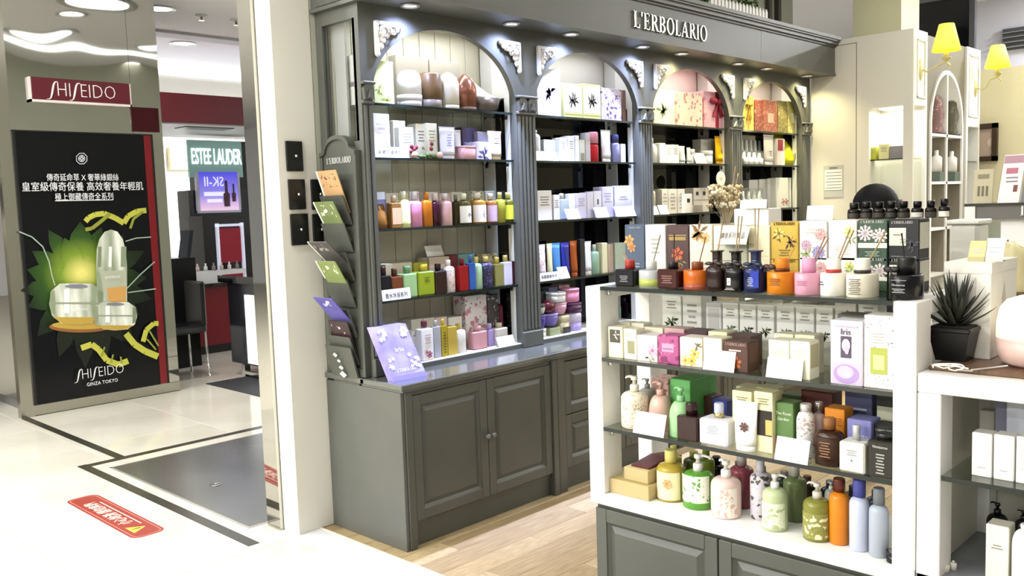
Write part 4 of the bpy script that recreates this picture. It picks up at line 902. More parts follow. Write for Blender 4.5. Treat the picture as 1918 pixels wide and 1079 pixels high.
# every builder: (thing, w, d, h, colour, opts)
def g_box(t, w, d, h, c, o):
    MB().cbox(-w/2, -d/2, 0, w/2, d/2, h, min(.002, w*.05)).build('carton', paper(c), t, True)
    if o.get('lid'): B(-w/2-.0008, -d/2-.0008, h*(1-o.get('lh', .2)), w/2+.0008, d/2+.0008, h+.001).build('lid', paper(o['lid']), t, True)
    if o.get('flap', isinstance(c, str)): 
        B(-w/2+.002, -d/2+d*.04, h, w/2-.002, d/2-.002, h+.0008).build('top_flap', pm(shade(c, .86), .5) if isinstance(c, str) and c[0] != '#' else paper(c), t, True)
    if o.get('side'): B(w/2, -d/2+.006, h*.3, w/2+.0006, d/2-.006, h*.92).build('side_label', paper(o['side']), t, True)
    if o.get('ribbon'):
        r = pm(o['ribbon'], .35); B(-w*.06, -d/2-.002, 0, w*.06, d/2, h+.002).build('ribbon', r, t, True)
        m = MB(); zz, yy = h*.72, -d/2-.012
        for s in (-1, 1): m.sphere((s*w*.16, yy, zz+.008), w*.13, 1, .5, .55, 10, 6); m.prism([(0, zz), (s*w*.1, zz-h*.42), (s*w*.22, zz-h*.38)], 1, yy-.001, yy+.003)
        m.sphere((0, yy-.004, zz), w*.05, 1, 1, 1, 8, 6); m.build('bow', r, t, True)
    art(t, o.get('art', ()), w, h, -d/2-.0003)
def g_bottle(t, w, d, h, c, o):
    """shouldered bottle with cap; sq squares it, ch = cap height share, cw = cap width share"""
    ch, cw, sq = o.get('ch', .2), o.get('cw', .42), o.get('sq', 0); hb = h*(1-ch); r = w/2; sh = o.get('sh', .16)
    if sq > .6:
        m = MB().cbox(-w/2, -d/2, 0, w/2, d/2, hb*.97, w*.06); m.lathe([(r*cw*.85, hb*.97), (r*cw*.8, hb)], (0, 0, 0), 14)
    else:
        m = MB(); zs = hb*(1-sh); prof = [(r*.9, 0), (r, h*.015), (r, zs)]+[(r*cw*.9+(r-r*cw*.9)*math.cos(PI/2*i/5), zs+(hb*.97-zs)*math.sin(PI/2*i/5)) for i in range(1, 6)]+[(r*cw*.8, hb)]
        m.lathe(prof, (0, 0, 0), 20, 1, d/w, sq)
    m.build('body', o.get('bm') or glossy(c), t, True)
    if o.get('cap') != '':
        cc = o.get('cap', 'e9e7e0'); cr = r*cw; MB().lathe([(cr, 0), (cr, h*ch*.9), (cr*.9, h*ch)], (0, 0, hb), 16).build('cap', pm(cc, .25, o.get('cm', 0)), t, True)
        if o.get('neck'): MB().lathe([(cr*1.04, 0), (cr*1.04, h*ch*.3)], (0, 0, hb), 16).build('collar', pm(o['neck'], .2, .9), t, True)
    lb = o.get('lab')
    if lb:
        z0, z1 = o.get('lz', (.12, .62)); zz0, zz1 = h*z0, h*z1
        if sq > .6: B(-w/2*.86, -d/2-.0006, zz0, w/2*.86, -d/2, zz1).build('label', paper(lb), t, True)
        else:
            m = MB(); n = 12; m.smooth = True; e = 1-sq*.75
            P_ = [(math.sin(-1.25+2.5*i/n), -math.cos(-1.25+2.5*i/n)) for i in range(n+1)]
            P_ = [(math.copysign(abs(a)**e, a)*(r+.0007), math.copysign(abs(b)**e, b)*(r+.0007)*d/w) for a, b in P_]
            for p, q in zip(P_, P_[1:]): m.quad((p[0], p[1], zz0), (q[0], q[1], zz0), (q[0], q[1], zz1), (p[0], p[1], zz1))
            m.build('label', paper(lb), t, True)
    art(t, o.get('art', ()), w*.8, h, -d/2-.0012)
def pump_head(t, z, s, c, turn=0):
    m = MB(); m.lathe([(s*.55, 0), (s*.55, s*.7), (s*.45, s*.85)], (0, 0, z), 16); m.build('collar', pm(c, .3), t, True)
    m = MB(); m.lathe([(s*.22, s*.85), (s*.22, s*1.4), (s*.42, s*1.4), (s*.42, s*1.75), (s*.3, s*1.85)], (0, 0, z), 14)
    dx, dy = math.cos(turn), math.sin(turn); m.tube([(0, 0, z+s*1.7), (dx*s*.7, dy*s*.7, z+s*1.72), (dx*s*1.25, dy*s*1.25, z+s*1.6), (dx*s*1.4, dy*s*1.4, z+s*1.42)], s*.2, 8, s*.11); m.build('pump_head', pm(c, .3), t, True)
def g_pump(t, w, d, h, c, o):
    hb = h*o.get('bh', .68); r = w/2; rn = r*.42; round_ = o.get('round'); m = MB()
    zs = hb*(.45 if round_ else .82)
    prof = [(r*.92, 0), (r, hb*.03), (r, zs)]+[(rn+(r-rn)*math.cos(PI/2*i/6), zs+(hb-zs)*math.sin(PI/2*i/6)) for i in range(1, 7)]
    m.lathe(prof, (0, 0, 0), 22, 1, d/w, o.get('sq', 0)); m.build('body', o.get('bm') or glossy(c), t, True)
    pump_head(t, hb, min((h-hb)/1.85, r*.62), o.get('cap', 'f0ede6'), o.get('turn', 2.6))
    if o.get('lab'): 
        z0, z1 = o.get('lz', (.08, .7)); m = MB(); m.smooth = True; n = 12; P_ = [((r+.0007)*math.sin(-1.3+2.6*i/n), -(r+.0007)*math.cos(-1.3+2.6*i/n)*d/w) for i in range(n+1)]
        for p, q in zip(P_, P_[1:]): m.quad((p[0], p[1], hb*z0), (q[0], q[1], hb*z0), (q[0], q[1], hb*z1), (p[0], p[1], hb*z1))
        m.build('label', paper(o['lab']), t, True)
    art(t, o.get('art', ()), w*.8, h, -d/2-.0015)
def g_tube(t, w, d, h, c, o):
    hc = h*o.get('ch', .13); cr = w*.4; MB().lathe([(cr*.95, 0), (cr, h*.01), (cr, hc)], (0, 0, 0), 18, 1, d/w).build('cap', pm(o.get('cap', c if c[0] != '#' else 'f0eee8'), .3), t, True)
    m = MB(); rings = []; n = 20
    for k in range(8):
        u = k/7; a = w*(.42+.08*u); b = d*(.46*(1-u)**.9)+.0015
        rings.append([(a*math.cos(2*PI*i/n), b*math.sin(2*PI*i/n), hc+(h-hc)*u*.97) for i in range(n)])
    m.loft(rings); m.build('body', glossy(c), t, True)
    B(-w*.5, -.002, h*.955, w*.5, .002, h).build('crimp', glossy(o.get('crimp', c)), t, True)
    art(t, o.get('art', ()), w*.8, h, -d*.40)
def g_jar(t, w, d, h, c, o):
    r = w/2; lh = o.get('lh', .35); hb = h*(1-lh); bow = o.get('bowl')
    prof = [(r*.55, 0), (r*.8, hb*.2), (r*.96, hb*.6), (r, hb)] if bow else [(r*.94, 0), (r, hb*.06), (r, hb)]
    MB().lathe(prof, (0, 0, 0), 22, 1, 1, o.get('sq', 0)).build('body', glossy(c), t, True)
    MB().lathe([(r*1.03, 0), (r*1.03, h*lh*.85), (r*.93, h*lh)], (0, 0, hb), 22, 1, 1, o.get('sq', 0)).build('lid', glossy(o.get('lid', 'f2efe8')), t, True)
    art(t, o.get('art', ()), w*.7, hb, -r-.0008)
def g_ball(t, w, d, h, c, o):
    MB().lathe([(w*.2, 0), (w*.42, h*.15), (w*.5, h*.45), (w*.42, h*.78), (w*.2, h*.88)], (0, 0, 0), 22).build('body', glossy(c), t, True)
    MB().lathe([(w*.2, h*.88), (w*.2, h)], (0, 0, 0), 16).build('lid', glossy(o.get('lid', c)), t, True)
def g_card(t, w, d, h, c, o):
    """price card leaning back on a clear foot"""
    tl = o.get('tilt', .42)*h; m = MB(); m.prism([(-.0015, 0), (.0, 0), (tl, h), (tl-.0015, h)], 0, -w/2, w/2); m.build('card', paper(c), t, True)
    m = MB(); m.prism([(-.003, 0), (tl+.012, 0), (tl+.012, .002), (.002, .002), (tl+.002, h*.98), (tl, h*.98), (-.001, .002)], 0, -w/2*.97, w/2*.97); m.build('clear_stand', GLASSC, t, True)
    if o.get('txt'):
        n_ = Vector((0, -h, tl)).normalized(); u_ = Vector((0, tl, h)).normalized(); m = MB()
        put_text(m, o['txt'], Vector((0, tl*.5-.0016, h*.5)), w*.78, min(h*.42, w*.2), (1, 0, 0), u_, n_, .0006, .01); m.build('lettering', pm('55565c', .6), t, True)
    elif o.get('lines', 2):
        m = MB(); n_ = Vector((0, -h, tl)).normalized(); u_ = Vector((0, tl, h)).normalized()
        for i in range(o.get('lines', 2)):
            p = Vector((0, -.0015, 0))+u_*(h*(.62-.2*i))+n_*.0003; x = w*(.34-.06*i); m.quad(p+Vector((-x, 0, 0)), p+Vector((x, 0, 0)), p+Vector((x, 0, 0))+u_*.004, p+Vector((-x, 0, 0))+u_*.004)
        m.build('printed_lines', pm('c3c4c4', .6), t, True)
def reeds(t, z, h, n, lean, c):
    for i in range(n):
        a = lean+(i-(n-1)/2)*.07; MB().tube([((i-(n-1)/2)*.004, .004*i, z), (math.sin(a)*h, .006*i, z+math.cos(a)*h)], .0021, 6).build('reed', pm(c, .6), t, True)
def g_diff(t, w, d, h, c, o):
    """reed diffuser; h = bottle with collar"""
    hb = h*o.get('bh', .68); sq = o.get('sq', 0); r = w/2
    if sq: m = MB().cbox(-w/2, -d/2, 0, w/2, d/2, hb, .006)
    else: m = MB().lathe([(r*.96, 0), (r, hb*.04), (r, hb*.94), (r*.95, hb)], (0, 0, 0), 26, 1, d/w)
    m.build('body', o.get('bm') or glossy(c), t, True)
    if o.get('band'):
        bc, b0, b1 = o['band']; MB().lathe([(r*1.006, hb*b0), (r*1.006, hb*b1)], (0, 0, 0), 26, 1, d/w).build('oil_level', glossy(bc), t, True)
    if o.get('liq'): MB().lathe([(r*.9, .006), (r*.9, hb*.5)], (0, 0, 0), 22, 1.01 if 0 else 1, d/w, .9 if sq else 0).build('oil', glossy(o['liq']), t, True)
    cr = r*o.get('cw', .42); MB().lathe([(cr, 0), (cr, (h-hb)*.9), (cr*.93, h-hb)], (0, 0, hb), 20).build('collar', pm(o.get('cap', 'f0ede4'), .35), t, True)
    if o.get('ring'): MB().lathe([(cr*1.05, 0), (cr*1.08, .005), (cr*1.05, .01)], (0, 0, hb), 20).build('ribbon', pm(o['ring'], .4), t, True)
    if o.get('bow'):
        m = MB()
        for s in (-1, 1): m.sphere((-r*.75+s*.008, -d*.2, hb+.014), .012, 1.3, .4, .8, 10, 6); m.prism([(-r*.8, hb+.02), (-r*1.0+s*.01, hb-.004), (-r*.9+s*.016, hb-.006)], 1, -d*.25, -d*.24)
        m.build('bow', pm(o['bow'], .4), t, True)
    reeds(t, hb, h-hb+o.get('rl', .07), o.get('n', 2), o.get('lean', .35), o.get('rc', 'b59a72'))
    art(t, o.get('art', ()), w*.8, hb, -d/2-.001)
def g_flagon(t, w, d, h, c, o):
    """square shouldered glass flagon with a flared neck, bow and reeds"""
    hb = h*.66; r = w/2; m = MB(); m.lathe([(r*.95, 0), (r, .004), (r, hb*.72), (r*.92, hb*.86), (r*.5, hb*.98), (r*.4, hb), (r*.42, h*.95), (r*.58, h*.97), (r*.58, h)], (0, 0, 0), 24, 1, d/w, .55); m.build('body', glossy(c), t, True)
    m = MB(); 
    for s in (-1, 1):
        m.sphere((s*r*.55-.004, -d*.22, hb*1.02), .011, 1.5, .5, .6, 10, 6); m.prism([(0, hb*1.02), (s*r*.5, hb*.8), (s*r*.8, hb*.84)], 1, -d*.34, -d*.33)
    m.lathe([(r*.46, 0), (r*.5, .006), (r*.46, .012)], (0, 0, hb*1.0), 18); m.build('bow', pm(o.get('bow', '1a1414'), .4), t, True)
    if o.get('inner'): B(-w*.02, -d/2-.0008, hb*.2, w*.42, -d/2, hb*.8).build('label', pm(o['inner'], .2), t, True)
    reeds(t, h*.9, .06+o.get('rl', .03), o.get('n', 2), o.get('lean', .15), 'a08a66'); art(t, o.get('art', ()), w*.8, hb, -d/2-.0012)
def g_clear(t, w, d, h, c, o):
    """clear acrylic box with small white tips inside"""
    for q in ((-w/2, -d/2, w/2, -d/2+.002), (-w/2, d/2-.002, w/2, d/2), (-w/2, -d/2, -w/2+.002, d/2), (w/2-.002, -d/2, w/2, d/2)): B(q[0], q[1], 0, q[2], q[3], h).build('wall_pane', GLASSC, t, True)
    n = o.get('n', 4)
    for i in range(n):
        x = -w/2+w*(i+.5)/n; cl = o.get('tips', 'f2f2ee'); MB().lathe([(w/n*.4, 0), (w/n*.4, h*.42), (w/n*.2, h*.5), (w/n*.12, h*.85)], (x, -d*.2, .001), 12).build('vial', pm(cl, .3), t, True)
        if o.get('mid'): MB().lathe([(w/n*.42, h*.2), (w/n*.42, h*.42)], (x, -d*.2, .001), 12).build('vial_band', pm(o['mid'], .3), t, True)
def g_bag(t, w, d, h, c, o):
    m = MB(); n = 16; rings = []
    for u, a, b in ((0, .46, .42), (.2, .5, .5), (.6, .46, .36), (.9, .42, .1), (1, .38, .04)): rings.append([(w*a*math.cos(2*PI*i/n), d*b*math.sin(2*PI*i/n), h*u) for i in range(n)])
    m.loft(rings); m.build('pouch', glossy(c), t, True); art(t, o.get('art', ()), w*.8, h, -d*.5-.001)
KIND = dict(box=g_box, bottle=g_bottle, pump=g_pump, tube=g_tube, jar=g_jar, ball=g_ball, card=g_card, diff=g_diff, flagon=g_flagon, clear=g_clear, bag=g_bag)
NAMES = dict(box=('product_box', 'box'), bottle=('cosmetic_bottle', 'bottle'), pump=('pump_bottle', 'bottle'), tube=('squeeze_tube', 'tube'), jar=('cream_jar', 'jar'), ball=('round_jar', 'jar'), card=('price_card', 'price card'), diff=('reed_diffuser', 'diffuser'), flagon=('reed_diffuser', 'diffuser'), clear=('clear_case', 'display case'), bag=('soap_pouch', 'pouch'))
ORD = ['first', 'second', 'third', 'fourth', 'fifth', 'sixth', 'seventh', 'eighth', 'ninth', 'tenth', 'eleventh', 'twelfth', 'thirteenth', 'fourteenth']
CNT = ['', 'one', 'two', 'three', 'four', 'five', 'six', 'seven', 'eight', 'nine', 'ten', 'eleven', 'twelve', 'thirteen', 'fourteen']
def goods(plane, z, where, rows, off=.06, group=None):
    """plane 'Y': wall unit (front plane y); plane 'X': island (front plane x). rows: kind, x1, x2, ytop, desc, colour, opts"""
    descs = [r[4] for r in rows]; seen = {}
    order = sorted(range(len(rows)), key=lambda i: rows[i][1]+rows[i][2])
    rank = {}
    for i in order: seen[descs[i]] = seen.get(descs[i], 0)+1; rank[i] = seen[descs[i]]
    for i, r in enumerate(rows):
        kind, x1, x2, yt, desc, col = r[:6]; o = r[6] if len(r) > 6 else {}
        of = o.get('off', off); base = o.get('z', z)
        if plane == 'Y': v = YU+of; ax = 1; a, b = at(x1, (yt+o.get('yb', yt+40))/2, 1, v), at(x2, (yt+o.get('yb', yt+40))/2, 1, v); w_ = abs(b.x-a.x); mid = (a.x+b.x)/2
        else: v = IX0+of; ax = 0; a, b = at(x1, yt+25, 0, v), at(x2, yt+25, 0, v); w_ = abs(b.y-a.y); mid = (a.y+b.y)/2
        h = at((x1+x2)/2, yt, ax, v).z-base
        d = o.get('d', min(w_, .075) if kind in ('box', 'tube') else w_)
        if kind == 'tube': d = min(w_*.7, .05)
        if kind == 'bottle' and o.get('sq', 0) > .3: d = min(w_*.7, .06)
        d = o.get('d', d)
        if h < .004: h = .03
        n = descs.count(desc)
        lab = desc+(' '+where if n == 1 else ', %s of %s, %s' % (ORD[rank[i]-1], CNT[n], where))
        nm, cat = NAMES[kind]
        if 'name' in o: nm, cat = o['name']
        loc = (mid, v+d/2, base) if plane == 'Y' else (v+d/2, mid, base)
        if kind == 'card': loc = (mid, v, base) if plane == 'Y' else (v, mid, base)
        t = thing(nm, lab, cat, loc, (0 if plane == 'Y' else -PI/2)+o.get('rot', 0), group)
        KIND[kind](t, w_*.985, d, h, col, o)
        o['_top'] = base+h
# ------------------------------------------------------------------ goods in the arches
W_ = 'f1efe8'; INK = '8d8b86'
def LN(c=INK, z0=.5, z1=.85, n=4, x=.6): return ('l', c, -x, z0, x, z1, n)
S = ['on top shelf of %s arch', 'on second shelf of %s arch', 'on third shelf of %s arch', 'on fourth shelf of %s arch', 'on bottom ledge of %s arch']
def wh(k, a): return S[k] % a
ZBF = ZC+.026
# first arch
goods('Y', SHZ[0], wh(0, 'first'), [
    ('box', 699, 737, 114, 'pale green gift box with white label', 'd3dc9c', dict(d=.07, art=[('p', 'eef0e2', .0, .15, .75, .68), ('v', '8ea44c', -.55, .3, .25, 6), ('v', '9db05a', .2, .1, .3, 7)])),
    ('box', 741, 803, 106, 'tall beige carton', 'b7b0a2', dict(off=.19, d=.06)), ('box', 805, 862, 114, 'tall beige carton', 'b9b2a4', dict(off=.19, d=.06))], .05)
def aroma(px1, px2, yt, off, label, prof, parts, sx=1):
    v = YU+off; a, b = at(px1, (yt+200)/2, 1, v), at(px2, (yt+200)/2, 1, v); w = b.x-a.x; h = at((px1+px2)/2, yt, 1, v).z-SHZ[0]; t = thing('aroma_diffuser', label, 'diffuser', ((a.x+b.x)/2, v+w/2, SHZ[0]))
    for nm, pr, m in parts(w, h): MB().lathe(pr, (0, 0, 0), 28).build(nm, m, t, True)
    return t, w, h
aroma(763, 800, 128, .05, 'white dome aroma diffuser on top shelf of first arch', None, lambda w, h: [('base', [(w*.47, 0), (w*.48, h*.18)], pm('dcdae4', .3)), ('band', [(w*.5, h*.18), (w*.5, h*.32)], pm('efeef4', .2)), ('dome', [(w*.49, h*.32), (w*.49, h*.72), (w*.44, h*.86), (w*.3, h*.96), (0, h)], pm('f4f3f6', .25))])
aroma(802, 838, 134, .05, 'brown wood aroma diffuser on top shelf of first arch', None, lambda w, h: [('base', [(w*.46, 0), (w*.48, h*.26)], pm('8d857c', .35)), ('body', [(w*.5, h*.26), (w*.49, h*.6), (w*.46, h*.92), (w*.38, h*.985), (w*.12, h)], pm('6d5436', .35))])
aroma(838, 868, 132, .05, 'cream pointed aroma diffuser on top shelf of first arch', None, lambda w, h: [('base', [(w*.48, 0), (w*.49, h*.12)], pm('d6d0bc', .35)), ('body', [(w*.5, h*.125), (w*.5, h*.7), (w*.4, h*.84), (w*.2, h*.95), (0, h)], pm('e2dcc8', .3))])
aroma(869, 902, 135, .05, 'copper coloured aroma diffuser on top shelf of first arch', None, lambda w, h: [('base', [(w*.47, 0), (w*.48, h*.12)], pm('8a7064', .3, .3)), ('body', [(w*.5, h*.125), (w*.5, h*.6), (w*.42, h*.75), (w*.2, h*.9), (w*.09, h*.96), (0, h)], pm('8c5c48', .22, .6))])
t, w_, h_ = aroma(903, 951, 146, .05, 'bronze bowl aroma diffuser with cream swoosh lid on top shelf', None, lambda w, h: [('bowl', [(w*.3, 0), (w*.42, h*.12), (w*.5, h*.42)], pm('6d6256', .3, .6))])
m = MB(); rings = []
for u in range(9):
    s = u/8; rr = w_*.5*(1-s)**1.5+.004; rings.append([(-w_*.42*s**.7+rr*math.cos(2*PI*i/18), rr*.9*math.sin(2*PI*i/18), h_*.42+h_*.58*s) for i in range(18)])
m.loft(rings); m.build('swoosh_lid', pm('ece6cf', .35), t, True)
wb = thing('paper_bag', 'white carton lettered L\'ERBOLARIO behind the end pane of first arch', 'box', (2.74, 3.66, SHZ[0])); MB().cbox(-.075, -.05, 0, .075, .05, .24, .002).build('carton', paper(W_), wb, True)
m = MB(); serif_word(m, "L'ERBOLARIO", (-.076, .045, .09), .022, (0, -1, 0), (0, 0, 1), (-1, 0, 0), .001, .09, .6); m.build('lettering', pm('5a5c66', .5), wb, True)
goods('Y', SHZ[1], wh(1, 'first'), [
    ('box', 699, 730, 213, 'tall white carton with arched edge', W_, dict(art=[LN('c9c9d6', .55, .85, 3), ('v', '7d7aa0', .45, .28, .2, 5)])),
    ('box', 737, 760, 226, 'slim white carton', W_, dict(off=.09, art=[LN()])), ('box', 748, 775, 238, 'low white carton', 'eef0ea', dict(off=.05, art=[LN()])),
    ('box', 779, 798, 232, 'slim white carton', 'f0f0e6', dict(off=.09, art=[LN(), ('v', '9aa080', .3, .3, .3, 5)])), ('box', 799, 819, 231, 'cream carton', 'ecead6', dict(off=.08, art=[LN('a8a690')])),
    ('tube', 828, 858, 237, 'white lilac squeeze tube', 'd9dae8', dict(off=.04, art=[LN('9d9db4', .4, .8, 5, .4)])), ('tube', 855, 867, 243, 'narrow white squeeze tube', 'e3e0e2', dict(off=.1)),
    ('box', 866, 893, 239, 'deep purple berry carton', '4f4666', dict(off=.15, d=.09, art=[('v', 'b6b4d6', 0, .45, .45, 9)])), ('jar', 867, 899, 273, 'pink boxed cream jar', 'd4a5a6', dict(sq=.9, lh=.12, lid='dcb4b2', off=.04)),
    ('box', 895, 920, 247, 'pale violet carton', 'b3aec2', dict(off=.12)), ('box', 893, 921, 266, 'low violet berry carton', 'bcb8cc', dict(off=.035, art=[('v', '47426e', 0, .22, .5, 8)])),
    ('tube', 919, 945, 245, 'beige squeeze tube with dark print', 'dccbb4', dict(off=.04, art=[LN('54483c', .55, .8, 3, .5)])), ('tube', 944, 966, 221, 'tall tan squeeze tube', 'bfa076', dict(off=.1, art=[LN('8a6c44', .5, .7, 3, .4)])),
    ('box', 922, 944, 222, 'tall grey carton', 'a9a49a', dict(off=.17, art=[LN('6e6a62')])),
    ('card', 703, 760, 275, 'white series card with characters', 'f2f1f3', dict(off=.032, tilt=.12, txt='彩蝶花語系列'))], .06)
fg = thing('flower_ornament', 'small flower and moss ornament on second shelf of first arch', 'ornament', (at(800, 290, 1, YU+.045).x, YU+.045, SHZ[1]))
m = MB()
for i in range(26): m.sphere((random.uniform(-.05, .1), random.uniform(-.014, .02), random.uniform(.006, .018)), random.uniform(.008, .015), 1, 1, .8, 7, 5)
m.build('moss', fresh('moss', '4a5c2c', .9), fg, True)
m = MB()
for i, (x, z) in enumerate(((-.1, .06), (-.085, .045), (-.07, .055), (-.105, .035), (-.09, .025), (.03, .05), (.035, .075))): m.sphere((x, 0, z), .012, 1, .7, 1, 8, 6)
m.build('blossoms', pm('7a3038', .5), fg, True); MB().sphere((-.085, .004, .018), .022, 1.1, .8, .9, 10, 7).sphere((.085, 0, .018), .02, 1, .8, .9, 10, 7).build('petals', pm('d8b8a2', .6), fg, True)
goods('Y', SHZ[2], wh(2, 'first'), [
    ('bag', 707, 732, 382, 'amber brown refill pouch', '7c5322', {}), ('bottle', 733, 752, 366, 'amber bottle with peach label', '8a6434', dict(sq=.7, lab='dcb28c', cap='c9b28c')),
    ('bottle', 753, 773, 358, 'pale yellow bath bottle', 'e6e6a4', dict(lab='#eef0b8|c9d27a|dfe0a0', cap='efeedc')), ('bottle', 774, 796, 358, 'pink bath bottle', 'd690b8', dict(cap='dcd8da', ch=.24)),
    ('bottle', 795, 812, 360, 'orange bath bottle', 'b8701c', dict(cap='c07a22', sq=.5)), ('bottle', 813, 831, 362, 'dark plum bath bottle', '3c1426', dict(cap='dedad6', ch=.22)),
    ('bottle', 832, 852, 362, 'pale pink bath bottle', 'dcb4b6', dict(cap='d8d2ce', ch=.2)), ('bottle', 853, 866, 364, 'dark olive bath bottle', '3c3a20', dict(cap='8c8a80', off=.09)),
    ('bottle', 867, 888, 362, 'olive oil bottle with white wave label', '4c4420', dict(lab='e9e9dc', lz=(.06, .6), cap='e2e0c0', art=[('v', '4a4660', .1, .3, .3, 6)])), ('bottle', 893, 917, 360, 'amber bottle with white wave label', '94702e', dict(lab='ece4da', lz=(.06, .6), cap='e8e2d2', art=[('v', '7a6a72', .1, .28, .3, 5)])),
    ('bottle', 918, 936, 362, 'amber bottle with lilac label', '8a5c2a', dict(lab='c0a6b8', lz=(.06, .6), cap='e4dcd6')), ('bottle', 936, 951, 360, 'yellow green bath bottle', 'a2a23c', dict(cap='d9d890')), ('bottle', 952, 970, 360, 'dark glass bottle with lime label', '5c5c1c', dict(lab='cfd43c', lz=(.1, .58), cap='dfdc8c'))], .045)
goods('Y', SHZ[2], wh(2, 'first')+' back row', [
    ('box', 706, 722, 360, 'violet white carton', '8d88b8', dict(lid='f0eef4')), ('box', 723, 747, 362, 'white carton', 'e9e6da', {}), ('box', 748, 766, 362, 'yellow carton', 'e4dfa4', {}), ('box', 768, 786, 359, 'floral carton', '#eee6e0|c98aa6|8a8f9a|60', {}),
    ('box', 800, 822, 360, 'white carton', 'ecdcd4', {}), ('box', 823, 845, 362, 'pale rose carton', 'e2c4c0', {}), ('box', 846, 868, 360, 'cream carton', 'e4e0c8', {}), ('box', 884, 908, 358, 'leaf print carton', '#ecebd4|8c9a48|c9cc9c|60', {}), ('box', 910, 935, 358, 'white carton', 'eae4da', {})], .19)
goods('Y', SHZ[3], wh(3, 'first'), [
    ('bottle', 714, 733, 500, 'black perfume bottle', '121216', dict(sq=.9, cap='3c1c24', ch=.24)), ('bottle', 734, 755, 503, 'amber square perfume bottle', '6e3c1e', dict(sq=.9, cap='54342c', ch=.24)), ('bottle', 756, 782, 498, 'pale green square bottle', '94b87c', dict(sq=.9, cap='6c9c6c', ch=.22)),
    ('bottle', 784, 815, 495, 'lime green square bottle', '8a9c20', dict(sq=.9, cap='c9b43c', ch=.2, art=[LN('4c5818', .45, .62, 3, .4)])), ('bottle', 816, 838, 494, 'dark brown square bottle', '2c1a14', dict(sq=.9, cap='241814', ch=.22)), ('bottle', 838, 857, 487, 'white rose print lotion bottle', '#f0e4e2|c4a0a4|8c7c84|50', dict(cap='f4e8e6', ch=.17)),
    ('bottle', 862, 878, 484, 'red square bottle', '8c1818', dict(sq=.9, cap='6a1414', ch=.2)), ('bottle', 879, 891, 478, 'blue square bottle', '34589c', dict(sq=.9, cap='4068ac', ch=.2)), ('bottle', 891, 908, 481, 'mint green lotion bottle', 'aed4ac', dict(cap='d9c878', ch=.18)), ('bottle', 909, 928, 481, 'navy flower print lotion bottle', '#2c2850|6a60a0|c9c6dc|50', dict(cap='d6c070', ch=.17)),
    ('bottle', 928, 944, 482, 'olive square bottle', '84844c', dict(sq=.9, cap='cbb45c', ch=.2)), ('bottle', 944, 960, 478, 'white lilac square bottle', 'd6d6e4', dict(sq=.9, cap='c9b870', ch=.2)), ('box', 960, 973, 489, 'dark maroon carton', '3c1018', {}), ('card', 716, 770, 541, 'white name card with characters', 'f6f6f4', dict(off=.031, tilt=.1, z=SHZ[3]-.008, txt='香水沐浴系列'))], .05)
goods('Y', SHZ[3], wh(3, 'first')+' back row', [('box', 722, 773, 493, 'cream carton', 'dcd2b8', dict(d=.1)), ('box', 775, 802, 492, 'yellow green carton', 'a8aa34', dict(d=.1)), ('box', 804, 842, 482, 'white carton', 'e2d8c8', dict(d=.1, lid='c9b8a0')), ('box', 844, 858, 478, 'dark red carton', '6a1c1c', dict(d=.1)), ('box', 859, 890, 476, 'teal carton', '6a9894', dict(d=.1)), ('box', 904, 932, 476, 'flower print carton', '#d8cca0|5c4c50|a49048|60', dict(d=.1))], .16)
q = at(815, 477, 1, YU+.2); goods('Y', at(815, 480, 1, YU+.2).z, wh(3, 'first'), [('card', 800, 832, 460, 'small leaning sign above the cartons', 'd9d2c4', dict(off=.2))])
goods('Y', ZBF, wh(4, 'first'), [
    ('box', 771, 789, 620, 'white rose print carton', '#f2f0ec|9aa8a0|c9d2d2|40', dict(off=.08)), ('bottle', 790, 812, 602, 'white blossom bottle with maroon cap', 'f2efee', dict(sq=.9, cap='5c1c30', ch=.16, off=.03, art=[('f', 'a04c58', '5c2430', .2, .15, .34, 6), ('f', 'c9848c', '7c3440', -.4, .22, .24, 6), LN('b8a8a8', .45, .7, 4)])), ('bottle', 813, 826, 600, 'silver grey bottle', 'a8aab0', dict(sq=.9, cap='c9cacd', ch=.14)),
    ('bottle', 827, 838, 598, 'gold labelled yellow bottle', 'a89424', dict(sq=.9, cap='d8c050', ch=.14, art=[LN('4c4414', .1, .7, 8, .5)])), ('box', 839, 857, 612, 'golden carton', 'b49c3c', {}), ('bottle', 858, 878, 607, 'white bottle with gold cap', 'f4f2ee', dict(cap='cbb464', ch=.17)),
    ('bottle', 888, 914, 611, 'dusty pink square bottle', 'c9969a', dict(sq=.9, cap='d6a6a8', ch=.2, off=.06)), ('bottle', 914, 930, 606, 'lilac square bottle', 'b09cd0', dict(sq=.9, cap='c0aede', ch=.24, off=.08)), ('bottle', 931, 952, 605, 'white square bottle', 'ddd6cc', dict(sq=.9, cap='c9bca0', ch=.2, off=.06)), ('card', 934, 966, 630, 'white price card', 'f6f3f2', dict(off=.02))], .05)
goods('Y', ZBF, wh(4, 'first')+' back row', [
    ('box', 871, 912, 553, 'large rose print gift box', '#ece6e2|c98a94|7c6a72|24', dict(d=.1)), ('box', 914, 934, 552, 'tall dark flower print box', '#4c4a48|b8a8a4|8c6c74|30', dict(d=.1)), ('bottle', 936, 952, 548, 'tall dark pink bottle', '74243c', dict(cap='9c3c54')), ('bottle', 954, 970, 560, 'tall maroon bottle', '3c1420', dict(cap='54202c')),
    ('box', 771, 792, 598, 'white carton', 'dcd8c8', {}), ('box', 793, 815, 596, 'cream carton', 'e4dccc', {}), ('box', 816, 838, 594, 'pale pink carton', 'e9d2cc', {}), ('box', 840, 866, 594, 'white carton', 'e6e2d6', {})], .16)
